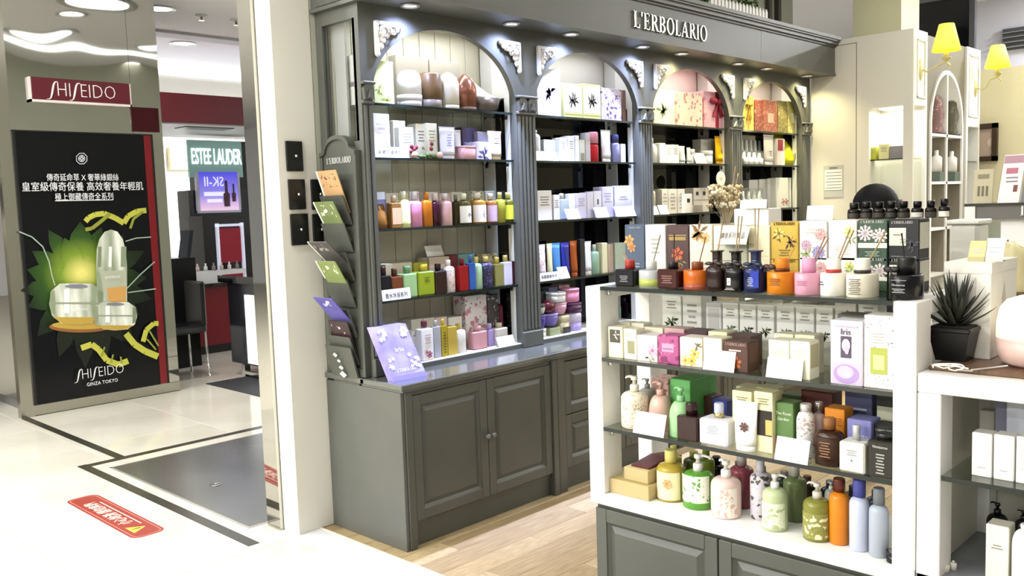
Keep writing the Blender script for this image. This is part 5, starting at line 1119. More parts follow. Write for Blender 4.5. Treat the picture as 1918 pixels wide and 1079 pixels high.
# second arch
goods('Y', SHZ[0], wh(0, 'second'), [
    ('box', 1005, 1050, 128, 'large white gift box', 'eceae8', dict(d=.1, art=[('v', 'd6d4e0', 0, .5, .4, 14)])), ('box', 1055, 1091, 157, 'lime green box with ink bottle drawing', 'd9dc94', dict(d=.1, lid='', art=[('p', 'e6e4c4', -.92, .16, .92, .95), ('v', '3c3c38', 0, .5, .3, 16), ('l', 'a8b43c', -.9, .1, .9, .13, 1)])),
    ('box', 1092, 1125, 158, 'lime green box with ink bottle drawing', 'd9dc94', dict(d=.1, art=[('p', 'e6e4c4', -.92, .16, .92, .95), ('v', '3c3c38', 0, .5, .3, 16), ('l', 'a8b43c', -.9, .1, .9, .13, 1)])), ('box', 1126, 1164, 166, 'violet blossom print box', '#d9d0e6|6a4c8c|a08cc0|30', dict(d=.1)), ('box', 1166, 1187, 170, 'rose brown box', '9c7c74', dict(d=.1, off=.1))], .06)
goods('Y', SHZ[1], wh(1, 'second'), [
    ('bottle', 1003, 1016, 243, 'white rounded bottle', 'ececec', dict(ch=.1, cap='e2e2e6')), ('box', 1019, 1046, 262, 'leaf print carton', '#e6ece4|8a9c84|b8c4b8|50', dict(off=.1)), ('box', 1049, 1062, 258, 'slim white carton', 'f0f0f0', dict(art=[LN()])), ('box', 1064, 1076, 255, 'slim white carton', 'eef0f2', dict(art=[LN()])), ('box', 1078, 1085, 254, 'slim white carton', 'f0f0f0', {}), ('box', 1086, 1096, 262, 'grey green carton', 'c9ccb8', dict(art=[('p', '8a8c70', -.7, .05, .7, .4)])),
    ('box', 1097, 1106, 249, 'grey carton', 'b8b0ac', {}), ('bottle', 1107, 1124, 247, 'red bottle with pink cap', 'b8182c', dict(cap='d890a0', ch=.38, cw=.9, sq=.4)), ('tube', 1131, 1149, 243, 'white squeeze tube', 'e9e8e6', {}), ('bottle', 1153, 1164, 252, 'lavender bottle with navy cap', '9a9ccc', dict(cap='44467c', ch=.28, cw=.85)), ('box', 1164, 1172, 270, 'small white carton', 'f0f0f4', {}), ('box', 1169, 1187, 246, 'olive carton', '84824c', dict(off=.16)), ('card', 1004, 1047, 283, 'white series card', 'f6f6f8', dict(off=.032))], .06)
goods('Y', SHZ[2], wh(2, 'second'), [
    ('box', 1006, 1034, 357, 'white carton with grey print', 'e6e4e2', dict(art=[LN()])), ('box', 1037, 1049, 365, 'slim pale carton', 'e2e0e2', dict(art=[LN()])), ('bottle', 1050, 1065, 362, 'silver blue bottle', 'b4c4cc', dict(sq=.9)), ('box', 1066, 1078, 363, 'slim pale carton', 'eceaf0', {}), ('box', 1079, 1099, 362, 'lilac white carton', 'd4d0e2', dict(art=[LN('a8a2bc')])), ('box', 1100, 1112, 360, 'slim pale carton', 'dcd8e6', {}), ('box', 1113, 1127, 358, 'slim pale carton', 'e4e2ea', dict(art=[('p', '54545c', -.2, .5, .2, .7)])), ('box', 1128, 1149, 350, 'tall lilac white carton', 'd6d2e4', dict(art=[LN('a8a2bc')])), ('box', 1151, 1183, 348, 'wide lilac white carton', 'd9d6e6', dict(art=[('l', 'a8a2bc', -.5, .55, .5, .7, 2)])),
    ('card', 1063, 1088, 391, 'blank white card', 'f8f8fa', dict(off=.034)), ('card', 1117, 1142, 388, 'blank white card', 'f8f8fa', dict(off=.034)), ('card', 1155, 1200, 386, 'wide blank white card', 'f8f8fa', dict(off=.034))], .075)
goods('Y', SHZ[3], wh(3, 'second'), [
    ('tube', 1012, 1027, 458, 'white flower print tube', '#ecdee0|c9a4b0|e2d2d4|50', {}), ('tube', 1028, 1038, 456, 'pale yellow tube', 'e2e0b8', {}), ('tube', 1039, 1055, 455, 'sky blue tube', '4c84bc', {}), ('tube', 1056, 1072, 454, 'royal blue tube', '2c34a0', {}), ('tube', 1073, 1086, 451, 'orange tube', 'b45c28', {}), ('box', 1087, 1096, 448, 'black carton', '1c1c20', {}), ('tube', 1097, 1113, 452, 'white tube', 'e9e9ea', {}), ('bottle', 1114, 1127, 458, 'mint bottle', 'a8ccb4', dict(cap='d6e2d8')), ('box', 1128, 1138, 455, 'cream carton', 'e0d8b0', {}), ('box', 1139, 1149, 458, 'tan carton', 'b4a08c', {}), ('box', 1152, 1172, 455, 'pale green carton', 'b8c8b8', {}),
    ('card', 1010, 1048, 510, 'white series card with characters', 'f6f6f6', dict(off=.032, tilt=.12, txt='美體護膚系列')), ('card', 1049, 1068, 500, 'blank white card', 'f8f8fa', dict(off=.04))], .07)
J2 = wh(4, 'second'); p_ = lambda px, py: at(px, py, 1, YU+.05).z
goods('Y', ZBF, J2, [('jar', 1012, 1029, 616, 'white print jar', 'e6e4e0', dict(lid='f2f0ee')), ('box', 1031, 1051, 614, 'olive green box', '9aa478', {}), ('jar', 1053, 1070, 591, 'tall beige jar with dark foot', 'b8ac84', dict(lid='d2c8a0', sq=.6, art=[('p', '28281c', -1.2, .0, 1.2, .55)])), ('jar', 1072, 1097, 586, 'large lilac two tone jar', 'ac9ed8', dict(lid='dcd2ea', lh=.5))], .05)
z1 = p_(1020, 613)
goods('Y', p_(1020, 615), J2, [('jar', 1012, 1028, 590, 'deep violet bowl jar', '4c3c98', dict(bowl=1, lid='7c70c0', lh=.15))], .05)
goods('Y', p_(1041, 613), J2, [('jar', 1030, 1053, 588, 'violet bowl jar', '7c6cb8', dict(bowl=1, lid='b8a4e0', lh=.12))], .05)
goods('Y', p_(1020, 589), J2, [('jar', 1012, 1026, 570, 'cream bowl jar', 'd0ccb8', dict(bowl=1, lid='54504c', lh=.3))], .05)
goods('Y', p_(1036, 587), J2, [('ball', 1026, 1047, 563, 'dark red round jar', '5c1c24', dict(lid='742c30'))], .05)
goods('Y', p_(1058, 590), J2, [('jar', 1047, 1069, 567, 'pink bowl jar', 'd8a4b4', dict(bowl=1, lid='e2b8c4', lh=.12))], .05)
goods('Y', p_(1057, 566), J2, [('jar', 1043, 1068, 548, 'white jar with dark line', 'e6e4e2', dict(lid='f0eeec', lh=.3))], .05)
goods('Y', p_(1084, 585), J2, [('jar', 1071, 1095, 567, 'plum coloured jar', '482040', dict(lid='542848', lh=.2, sq=.5))], .05)
goods('Y', p_(1080, 566), J2, [('jar', 1069, 1093, 540, 'rose pink pot', 'd084a0', dict(lid='dc98b0', lh=.2))], .05)
goods('Y', ZBF, J2+' back row', [('box', 1012, 1028, 545, 'grey carton', '5c5a5c', {}), ('box', 1029, 1046, 538, 'blue grey carton', '8c8cac', {}), ('box', 1047, 1068, 534, 'flower print carton', '#d8a8b4|7c3c4c|b07c8c|40', {}), ('box', 1112, 1124, 560, 'white carton', 'e9e6e8', {}), ('bottle', 1150, 1160, 562, 'plum bottle', '5c3444', {}), ('bottle', 1163, 1176, 565, 'sea green bottle', '94b8a8', {}), ('bottle', 1176, 1188, 562, 'green bottle', '7c9c7c', dict(cap='f0f0f0'))], .17)
# third arch
goods('Y', SHZ[0], wh(0, 'third'), [('box', 1223, 1264, 167, 'cream gift box with green sprig', 'e9e2cc', dict(d=.12, art=[('v', '6c7c58', -.1, .4, .35, 9)])), ('box', 1267, 1316, 174, 'cream gift box with round rose wreath', '#e4d0bc|b8807c|d8b4a0|26', dict(d=.14, name=('gift_box', 'gift box'))), ('box', 1318, 1366, 173, 'pink gift box with red bow', '#e0a4ac|c87c8c|ecc4c8|22', dict(d=.14, ribbon='8c1428', name=('gift_box', 'gift box')))], .06)
goods('Y', SHZ[1], wh(1, 'third'), [('bottle', 1222, 1235, 258, 'tall white bottle', 'ecece4', dict(sh=.3)), ('box', 1236, 1247, 268, 'slim white carton', 'eeeee6', {}), ('box', 1248, 1258, 271, 'pale green carton', 'dfe6d0', dict(art=[LN()])), ('box', 1259, 1272, 271, 'slim white carton', 'ececdc', dict(art=[LN()])), ('tube', 1277, 1288, 273, 'white tube', 'e9e9e2', {}), ('tube', 1290, 1297, 276, 'pale tube', 'e2e6dc', {}), ('jar', 1297, 1304, 279, 'tiny pale jar', 'dfe2d8', {}), ('box', 1313, 1328, 261, 'clear grey carton', 'a8a69c', dict(off=.14)), ('box', 1329, 1342, 260, 'clear grey carton', 'b0aea4', dict(off=.14)), ('jar', 1326, 1340, 282, 'small white jar', 'ecece6', {}), ('tube', 1344, 1365, 255, 'bright yellow tube', 'e2ac14', dict(cap='e2ac14', art=[('l', '6c4c10', -.35, .4, .35, .52, 3)])), ('card', 1304, 1325, 286, 'blank white card', 'f6f4ea', dict(off=.034))], .06)
goods('Y', SHZ[2], wh(2, 'third'), [('bottle', 1223, 1230, 344, 'slim pale bottle', 'c9bfa8', {}), ('box', 1240, 1251, 354, 'white striped carton', 'dcd6cc', dict(art=[LN('a49c90', .2, .9, 5)])), ('box', 1252, 1268, 354, 'white striped carton', 'd9d4ca', dict(art=[LN('a49c90', .2, .9, 5)])), ('box', 1270, 1283, 354, 'white striped carton', 'dcd8ce', dict(art=[LN('a49c90', .2, .9, 5)])), ('box', 1283, 1297, 363, 'white carton with black square', 'f0eee8', dict(off=.04, art=[('p', '1c1c1c', -.45, .55, .35, .75)])), ('box', 1299, 1328, 352, 'white carton with two dark squares', 'd8cfc4', dict(off=.12, art=[('p', '3c3430', -.7, .7, -.35, .85), ('p', '3c3430', .2, .7, .55, .85), ('l', '6c605c', -.9, .5, .9, .54, 1)])), ('box', 1330, 1357, 356, 'grey printed carton', '9c968c', dict(off=.16, art=[LN('7c766c', .2, .9, 6, .8)])), ('box', 1298, 1317, 384, 'small grey box', 'aca69c', dict(off=.034)), ('card', 1223, 1235, 386, 'narrow blank card', 'f6f4ee', dict(off=.033)), ('card', 1237, 1254, 384, 'blank white card', 'f8f6ee', dict(off=.033))], .07)
q = at(1350, 335, 1, YU+.02); hd = thing('round_tag', 'oval cream hanging tag on third arch', 'tag', (q.x, YU+.02, q.z))
m = MB(); m.lathe([(.06, -.003), (.064, 0), (.06, .003)], (0, 0, 0), 24, 1, .85); m.v = [(v[0], v[2], v[1]) for v in m.v]; m.build('disc', pm('e6e0c8', .4), hd, True); MB().tube([(0, 0, .05), (.0, .01, .13)], .001, 5).build('string', pm('8c8470', .6), hd, True); m = MB(); m.box(-.025, -.0036, .004, .025, -.003, .008).box(-.018, -.0036, -.006, .018, -.003, -.002); m.build('printed_lines', pm('a89c7c', .5), hd, True)
# fourth arch
goods('Y', SHZ[0], wh(0, 'fourth'), [('box', 1391, 1412, 180, 'yellow gift box with golden bow', 'd8c060', dict(d=.12, ribbon='a8841c', name=('gift_box', 'gift box'))), ('box', 1414, 1430, 187, 'dark red damask gift box', '#8c4838|c98c74|6c2c24|50', dict(d=.14)), ('box', 1431, 1456, 188, 'brick red gift box with white label', '#a8604c|cc9884|7c3c30|50', dict(d=.14, art=[('p', 'd8b8a0', -.45, .3, .45, .6)])), ('box', 1457, 1474, 189, 'olive damask gift box', '#8c8048|bcb078|5c5428|50', dict(d=.14)), ('box', 1475, 1503, 191, 'lime damask gift box with label', '#b8b064|dcd494|8c8440|50', dict(d=.14, art=[('p', 'dcd8a8', -.5, .35, .4, .65)]))], .06)
goods('Y', SHZ[1], wh(1, 'fourth'), [('clear', 1390, 1432, 254, 'clear case of white cone vials', W_, dict(n=5, d=.08, off=.12)), ('clear', 1392, 1431, 282, 'low clear tray of white sachets', W_, dict(n=4, d=.06, off=.045)), ('tube', 1435, 1454, 252, 'white tube with small print', 'e4dcd4', dict(art=[LN('8c7c78', .3, .5, 3, .3)])), ('box', 1456, 1470, 260, 'white carton with red triangle', 'e6dcd6', dict(art=[('p', 'a83444', -.9, .55, .5, .97)])), ('bag', 1472, 1500, 251, 'lime yellow refill bag', 'c9c824', dict(art=[('p', '28280c', .2, .2, .5, .4)]))], .06)
goods('Y', SHZ[2], wh(2, 'fourth'), [('clear', 1390, 1432, 352, 'clear case of dark banded vials', W_, dict(n=4, mid='241c18', d=.07, off=.06)), ('box', 1391, 1416, 376, 'white sample box with red stripe', 'e9ded6', dict(off=.036, d=.02, art=[('l', '8c4c48', -.7, .2, .7, .4, 2)])), ('box', 1403, 1420, 337, 'glassy white carton', 'c9c8c0', dict(off=.17)), ('box', 1422, 1437, 336, 'glassy white carton', 'cfcec6', dict(off=.17)), ('box', 1438, 1452, 335, 'glassy white carton', 'd6d4cc', dict(off=.15)), ('box', 1454, 1477, 333, 'white carton with red drop', 'e2dfd6', dict(off=.1, art=[('f', 'a85044', 'c07464', .1, .2, .16, 4), ('f', 'a85044', 'c07464', .65, .2, .16, 4)])), ('box', 1479, 1499, 333, 'white carton with red drop', 'e2ded4', dict(off=.1, art=[('f', 'a85044', 'c07464', .5, .2, .16, 4)]))], .07)
for k, a in ((2, 'third'), (3, 'fourth')):
    x0, x1 = BAYS[k]; goods_x = [(x0+.12+.14*i) for i in range(5)]
    for i, x in enumerate(goods_x):
        t = thing('product_box', '%s pale carton in the row %s' % (ORD[i], wh(3, a)), 'box', (x, 3.6, SHZ[3]), 0, 'pale cartons on the fourth shelves'); g_box(t, .1, .07, .2, 'd6d2c6', {})

# ------------------------------------------------------------------ brochure rack on the unit's end
RX = XL
rk = thing('brochure_rack', 'grey arched brochure rack with six pockets on the end of the unit', 'brochure rack', (RX, 3.62, ZC+.03))
ry0, ry1 = 3.475, 3.765
m = MB(); N = 16; top = [(ry1, 1.865), (ry1-.03, 1.875)]+[((ry0+ry1)/2+.1*math.cos(PI*i/N), 1.885+.06*math.sin(PI*i/N)) for i in range(N+1)]+[(ry0+.03, 1.875), (ry0, 1.865)]
m.prism([(ry0, ZC+.002), (ry1, ZC+.002)]+top, 0, RX-.028, RX-.001); m.build('backboard', GREY_SHADED, rk)
m = MB(); 
for p, q in zip(top, top[1:]): m.prism([p, q, (q[0], q[1]+.02), (p[0], p[1]+.02)], 0, RX-.04, RX-.001)
m.box(RX-.036, ry0, ZC+.002, RX-.028, ry0+.02, 1.865).box(RX-.036, ry1-.02, ZC+.002, RX-.028, ry1, 1.865).box(RX-.036, ry0+.02, ZC+.002, RX-.028, ry1-.02, ZC+.04); m.build('edge_moulding', GREY_SHADED, rk)
m = MB(); serif_word(m, "L'ERBOLARIO", (RX-.029, ry1-.05, 1.83), .03, (0, -1, 0), (0, 0, 1), (-1, 0, 0), .003, .09, (ry1-ry0-.09)/serif_len("L'ERBOLARIO", .03)); m.build('lettering', pm('c9c9c4', .4), rk)
PKZ = [at(636, py, 0, RX-.06).z for py in (366, 418, 472, 522, 578, 628)]
bro = [('tan booklet standing in the top pocket of the brochure rack', 'b89468', '6c3a34'), ('green leaflet with lily photo in the second pocket of the rack', '6e7c4c', 'e6e0cc'), ('dark grey magazine leaning out of the third pocket of the rack', '4c4a48', 'a89c94'),
       ('green leaflet with bottle photo in the fourth pocket of the rack', '7c8c50', 'e2dcc0'), ('violet booklet leaning out of the fifth pocket of the rack', '5a54a0', 'c9c4e6'), ('dark brown leaflet with white mark in the sixth pocket of the rack', '3c2c2c', 'cfc4c0')]
for k, z in enumerate(PKZ):
    m = MB(); m.prism([(RX-.029, z-.14), (RX-.036, z-.14), (RX-.085, z), (RX-.08, z)], 1, ry0+.05, ry1-.05); m.build('pocket', GREY_SHADED, rk)
    lb, c1, c2 = bro[k]; hh = [.115, .1, .05, .085, .06, .07][k]; tl = [.05, .075, .12, .08, .11, .03][k]
    t = thing('brochure', lb, 'brochure', (RX-.066, (ry0+ry1)/2, z-.11), 0, 'brochures in the rack')
    u = Vector((-tl-.02, 0, hh+.09)); yc = (ry0+ry1)/2; hw_ = .078
    for j in range(2 if k < 4 else 1):
        o0 = Vector((RX-.036+.006*j, yc+.01*(j*2-1), z-.085)); n_ = Vector((-(hh+.09), 0, -(tl+.02))).normalized()*.004
        m = MB(); P4 = [o0+Vector((0, hw_, 0)), o0+Vector((0, -hw_, 0)), o0+Vector((0, -hw_, 0))+u, o0+Vector((0, hw_, 0))+u]
        kk = m.add(P4); m.add([p+n_ for p in P4])
        for f in ((0, 1, 2, 3), (7, 6, 5, 4), (0, 4, 5, 1), (1, 5, 6, 2), (2, 6, 7, 3), (3, 7, 4, 0)): m.face([kk+i for i in f])
        m.build('cover' if j == 0 else 'inner_sheet', pm(c1 if j == 0 else 'e6e0d6', .3), t)
        if j == 0:
            m = MB(); b0 = o0+u*.62+n_*1.08
            m.quad(b0+Vector((0, hw_*.8, 0)), b0+Vector((0, -hw_*.7, 0)), b0+Vector((0, -hw_*.7, 0))+u*.3, b0+Vector((0, hw_*.8, 0))+u*.3); m.build('cover_photo', floral(c1, c2, shade(c1, .6), 30), t)
m = MB(); lz = PKZ[-1]
m.prism([(RX-.03, lz-.24), (RX-.045, lz-.24), (RX-.09, lz-.05), (RX-.085, lz-.05)], 1, ry0+.04, ry1-.04); m.build('pocket', GREY_SHADED, rk)
m = MB(); c0 = Vector((RX-.075, (ry0+ry1)/2, lz-.14)); n_ = Vector((-.19, 0, -.045)).normalized(); u_ = Vector((-.045, 0, .19)).normalized()
for a, b, s in ((-.04, .05, .02), (.0, .02, .016), (.01, -.015, .02), (.015, -.05, .03)):
    p = c0+u_*b+Vector((0, -a*.5, 0))+n_*.006; m.quad(p+Vector((0, s, 0)), p-u_*s*.6, p-Vector((0, s, 0)), p+u_*s*.6)
m.build('flower_emblem', pm('d6d4c8', .5), rk)
# lavender showcard on the counter
q = at(752, 712, 2, ZC); sh = thing('lavender_showcard', 'lavender blue showcard with white blossoms standing on the grey counter', 'showcard', (q.x, q.y+.0, ZC), 0)
a, b = at(716, 712, 2, ZC), at(802, 704, 2, ZC); w_ = b.x-a.x; yb_ = min(a.y, b.y)+.01; tl = .13; hz = at(745, 608, 1, yb_+tl).z-ZC; cx = (a.x+b.x)/2-q.x; y0 = yb_-q.y
LAV = fresh('lavender_print', '8f86d6', .25); noise_mix(LAV, '7f76c8', 'a49ce4', 9, 3)
m = MB(); m.prism([(y0, 0), (y0+.05, 0), (y0+.05+tl, hz), (y0+tl, hz)], 0, cx-w_/2, cx+w_/2)
m.v = [(v[0]-.012*v[2]/hz, v[1], v[2]) for v in m.v]; m.build('board', LAV, sh, True)
n_ = Vector((0, -hz, tl)).normalized(); u_ = Vector((-.012, tl, hz)).normalized(); Lh = math.hypot(tl, hz)
def onb(x, s, d=.0012): return Vector((cx+x*w_, y0, 0))+u_*(s*Lh)+n_*d
m = MB(); rnd = random.Random(4)
for i in range(34):
    s = rnd.choice((rnd.uniform(.76, .95), rnd.uniform(.2, .45))); x = rnd.choice((-1, 1))*rnd.uniform(.18, .44); r = rnd.uniform(.008, .018); c = onb(x, s, .0012+.0002*i); a0 = rnd.random()*6
    for j in range(5):
        a = a0+j*1.256; m.poly([c, c+(Vector((1, 0, 0))*math.cos(a-.45)+u_*math.sin(a-.45))*r*.8, c+(Vector((1, 0, 0))*math.cos(a)+u_*math.sin(a))*r, c+(Vector((1, 0, 0))*math.cos(a+.45)+u_*math.sin(a+.45))*r*.8])
m.build('blossom_print', pm('dcd6f4', .4), sh, True)
m = MB(); put_text(m, 'Iris', onb(0, .55), .05, .022, (1, 0, 0), u_, n_, .001); serif_word(m, "L'ERBOLARIO", onb(-.3, .15), .016, (1, 0, 0), u_, n_, .001, .09, w_*.62/serif_len("L'ERBOLARIO", .016)); m.build('lettering', pm('f0eefc', .4), sh, True)
m = MB(); p = [onb(-.5, .0), onb(.5, .0), onb(.5, .09), onb(-.5, .09)]; m.quad(*p); m.build('bottom_band', pm('7c74c0', .3), sh, True)
# ------------------------------------------------------------------ goods on the front island
IS = ['on top of tall island', 'on tall island upper shelf', 'on tall island middle shelf', 'on tall island bottom board']
XB = .245; zt = ZI[0]
def zx(px, py, off): return at(px, py, 0, IX0+off).z
zs2 = zx(1470, 486, XB)
DK = 'd9cda8'
lilyart = [('f', 'e0a45c', 'b87830', -.3, .82, .26, 7), ('f', 'e6b470', 'b87830', .4, .78, .24, 7), ('v', '7c5c30', -.2, .85, .5, 9), LN('b8a890', .1, .4, 4, .5)]
goods('X', zt, IS[0]+', back row', [
    ('box', 1170, 1207, 421, 'slate blue diffuser box with orange fruit', '465468', dict(art=[('f', 'd89c54', 'a86c28', -.55, .72, .28, 6), ('f', 'c98440', 'a86c28', -.3, .6, .24, 6), ('e', 'a8b0bc', 0, .93, .7), LN('8c98a8', .15, .35, 4, .5)])),
    ('box', 1208, 1247, 421, 'pearl grey diffuser box', 'd2d0c8', dict(art=[('p', 'dedcd4', -.95, .3, .95, .98), LN('a8a498', .5, .8, 4, .4)])),
    ('box', 1248, 1290, 422, 'dark brown diffuser box with pomegranate', '4c3632', dict(art=[('l', 'b8a070', -.8, .82, .8, .85, 1), ('p', 'a08848', -.75, .74, .75, .8), ('f', 'c8603c', '8c3020', 0, .5, .3, 6), ('f', 'b04434', '7c2018', .0, .22, .3, 6), ('v', '8c8c54', .3, .36, .3, 4)])),
    ('box', 1291, 1334, 421, 'cream diffuser box with yellow blossoms', 'efe2cc', dict(art=lilyart)), ('box', 1336, 1399, 423, 'wide cream diffuser box', 'f0ead0', dict(art=[LN('b8ae94', .3, .45, 3)])), ('box', 1401, 1442, 424, 'plain ivory diffuser box', 'efe6c0', dict(art=[('l', 'c9be94', -.9, .5, .9, .52, 1)])),
    ], XB)
for lev, z0, nm in ((0, zt, 'lower'), (1, zs2, 'upper')):
    o_ = lambda **k: dict(z=z0, d=.088, **k)
    tops = [zs2-.001]*5 if lev == 0 else None
    def yt(px, py): return py if lev else None
    rows = []
    for (x1, x2, py, ps, desc, col, op) in ((1444, 1495, 416, 487, 'golden yellow diffuser box with lilies', 'd8b448', [('v', '6c5424', -.45, .62, .3, 8), ('f', 'ecd070', '8c6820', -.4, .7, .22, 6), ('f', 'e4b450', '8c6820', .45, .5, .22, 6), ('v', '4c3c1c', .45, .45, .3, 7), ('e', '8c7430', 0, .92, .8), LN('8c7430', .1, .3, 3, .4)]),
                                     (1497, 1549, 414, 482, 'white diffuser box with pastel roses', 'f0ece4', [('f', 'e6b4b0', 'd0888c', .55, .66, .25, 9), ('f', 'd8b8c8', 'b890a8', -.5, .38, .22, 9), ('f', 'a8a4cc', '7c78ac', .4, .2, .26, 9), ('v', 'a8b878', -.45, .15, .3, 6), LN('d8d2c8', .7, .85, 2, .6)]),
                                     (1551, 1605, 413, 482, 'white diffuser box with green lily', 'f4f1e8', [('f', 'd6dc6c', 'a8ac3c', .5, .72, .2, 6), ('v', '8c9c5c', .6, .55, .26, 6), LN('d6d2c4', .15, .4, 4, .5)]),
                                     (1607, 1662, 412, 484, 'dark green diffuser box with pale roses', '3c5440', [('f', 'd6cccc', 'b0a0a4', -.5, .68, .3, 10), ('f', 'dcd2cc', 'b8a8a4', .5, .62, .28, 10), ('p', 'f0eedc', -1, .32, 1, .44), ('e', 'c9d0c4', 0, .92, .8), LN('a8b8a4', .12, .26, 3, .5)]),
                                     (1664, 1722, 411, 484, 'black diffuser box with cream label', '17181c', [('p', 'eceacc', -.95, .38, .15, .8), ('e', 'c9c8c0', -.1, .9, .7), ('t', 'Notturno', '5c5c48', -.4, .64, .28), LN('8c8c80', .44, .56, 3, .25), ('v', '4c4c50', .55, .4, .3, 8), ('l', 'a8a8a0', -.8, .12, .5, .15, 1)])):
        top = py if lev else ps
        rows.append(('box', x1, x2, top, nm+' '+desc, col, dict(z=z0, d=.088, art=op, side='c9c6b4' if col == '17181c' else None)))
    goods('X', z0, IS[0], rows, XB)
    # second black box behind, its side label seen from the aisle
    rows = [('box', 1668, 1724, 411 if lev else 484, nm+' rear black diffuser box', '1c1a1a', dict(z=z0, d=.08, side='c4c0ac' if not lev else '54504c'))]
    goods('X', z0, IS[0], rows, XB+.0905)
BT = '15100c'
zbx = zs2+(zx(1690, 411, XB)-zs2)
bots = []
for i, (x1, x2, yt_) in enumerate(((1583, 1607, 380), (1607, 1630, 378), (1632, 1654, 378), (1655, 1677, 377), (1677, 1700, 377), (1703, 1726, 377), (1729, 1751, 376), (1755, 1776, 372))):
    bots.append(('bottle', x1, x2, yt_, 'small black bottle with ribbed cap', BT, dict(ch=.36, cw=.68, sh=.3, cap='0c0c0e', lab='3c3830' if i not in (5, 7) else 'e2ded0', lz=(.05, .34))))
goods('X', zbx+.001, 'on the stacked boxes', bots, XB+.1)
goods('X', zt+.272, 'above the diffuser boxes', [('card', 1386, 1436, 391, 'wide white tent card', 'f3f1ea', dict(tilt=.2)), ('card', 1510, 1560, 385, 'wide white tent card', 'f3f1ea', dict(tilt=.2, z=zbx))], XB+.06)
# riser carrying the cards behind the boxes
q0, q1 = at(1380, 420, 0, IX0+XB+.1), at(1445, 420, 0, IX0+XB+.1)
rs = thing('card_riser', 'white block carrying the tent card behind the diffuser boxes', 'riser', (IX0+XB+.12, (q0.y+q1.y)/2, zt)); MB().cbox(IX0+XB+.08, q1.y, zt, IX0+XB+.175, q0.y, zt+.271, .003).build('block', WHITE, rs)
goods('X', zt, IS[0], [
    ('diff', 1150, 1187, 488, 'small black square diffuser with red collar', '141318', dict(sq=1, cap='a8342c', bh=.66, d=.08, lean=-.5, n=2, rl=.03, rc='c9b08c', art=[LN('8c8c94', .3, .7, 4, .5)])),
    ('diff', 1187, 1228, 490, 'smoky clear diffuser with lime oil', 'aeb0b0', dict(cap='d0d0c8', d=.085, bh=.66, lean=.32, n=1, rl=.1, rc='84806c', band=('a8b45c', .06, .5))),
    ('diff', 1229, 1269, 492, 'dark red square diffuser with black collar', '3c1814', dict(sq=1, cap='141414', d=.085, bh=.74, lean=.05, n=1, rl=.1, rc='1c1412', art=[LN('8c6860', .3, .75, 4, .6)])),
    ('diff', 1269, 1315, 492, 'orange glass diffuser with brown collar', 'b85c18', dict(cap='7c4424', d=.1, bh=.71, lean=.3, n=1, rl=.09, rc='8c6844', band=('a0503c', .02, .28))),
    ('flagon', 1316, 1350, 470, 'brown glass flagon diffuser with bow', '24120e', dict(d=.075, bow='2c1c14', lean=.2, n=1, rl=.06)), ('flagon', 1351, 1386, 471, 'black flagon diffuser with white label', '100c0c', dict(d=.075, lean=.12, n=2, rl=.07, art=[('p', 'e4e2dc', -.5, .25, .0, .52), ('l', 'c9c6c0', -.8, .08, .5, .18, 2), ('v', '2c2c2c', -.25, .38, .14, 4)])),
    ('flagon', 1387, 1424, 470, 'royal blue flagon diffuser with bow', '141c44', dict(d=.075, bow='1c2440', inner='2438a0', lean=.02, n=2, rl=.09, art=[LN('a8b0cc', .25, .6, 5, .35)])),
    ('diff', 1425, 1476, 485, 'amber orange diffuser with dark bow', 'd07c14', dict(d=.105, bh=.62, cw=.5, cap='d88424', ring='5c2c14', bow='3c2018', lean=.5, n=1, rl=.05, rc='c9a454', art=[LN('7c4410', .4, .75, 4, .5)])),
    ('diff', 1477, 1525, 485, 'pink diffuser with pink collar', 'd89cb0', dict(d=.105, bh=.6, cw=.52, cap='dba0c0', lean=.48, n=2, rl=.08, rc='a0745c', art=[LN('a86c80', .45, .7, 3, .5)])),
    ('diff', 1526, 1571, 486, 'white diffuser with red ribbon', 'f0ece2', dict(d=.1, bh=.62, cw=.58, cap='f2efe2', ring='b03428', lean=.4, n=2, rl=.1, rc='9c8868', art=[('l', '2c2c2c', -.85, .5, -.3, .7, 2)])),
    ('diff', 1573, 1629, 486, 'cream diffuser with black ribbon and text', 'ece4ce', dict(d=.115, bh=.61, cw=.52, cap='f2efe0', ring='24201c', lean=.5, n=1, rl=.1, rc='a08c54', art=[LN('54503c', .15, .85, 9, .5)])),
    ('diff', 1653, 1714, 483, 'large black diffuser with black collar', '0f0f12', dict(d=.12, bh=.58, cw=.58, cap='141416', bow='0c0c0c', lean=-.12, n=1, rl=.07, rc='0c0c0c', art=[('t', 'Notturno', 'c4c4c4', 0, .62, .5), LN('a8a8a8', .3, .5, 3, .5), ('l', 'a8a8a8', -.6, .8, .6, .84, 1)]))], .03)
q = at(1370, 440, 0, IX0+XB-.05)
goods('X', zx(1370, 458, XB-.05), IS[0], [('card', 1340, 1398, 425, 'ivory showcard with printed line', 'f2ead2', dict(tilt=.5, txt='擴香系列 新品'))], XB-.05)
cp = thing('acrylic_block', 'clear acrylic step under the ivory showcard', 'stand', (IX0+XB-.04, q.y, zt)); B(IX0+XB-.05, q.y-.06, zt, IX0+XB-.046, q.y+.06, zx(1370, 458, XB-.05)).box(IX0+XB-.05, q.y-.06, zx(1370, 458, XB-.05)-.004, IX0+XB-.002, q.y+.06, zx(1370, 458, XB-.05)).build('acrylic', GLASSC, cp)
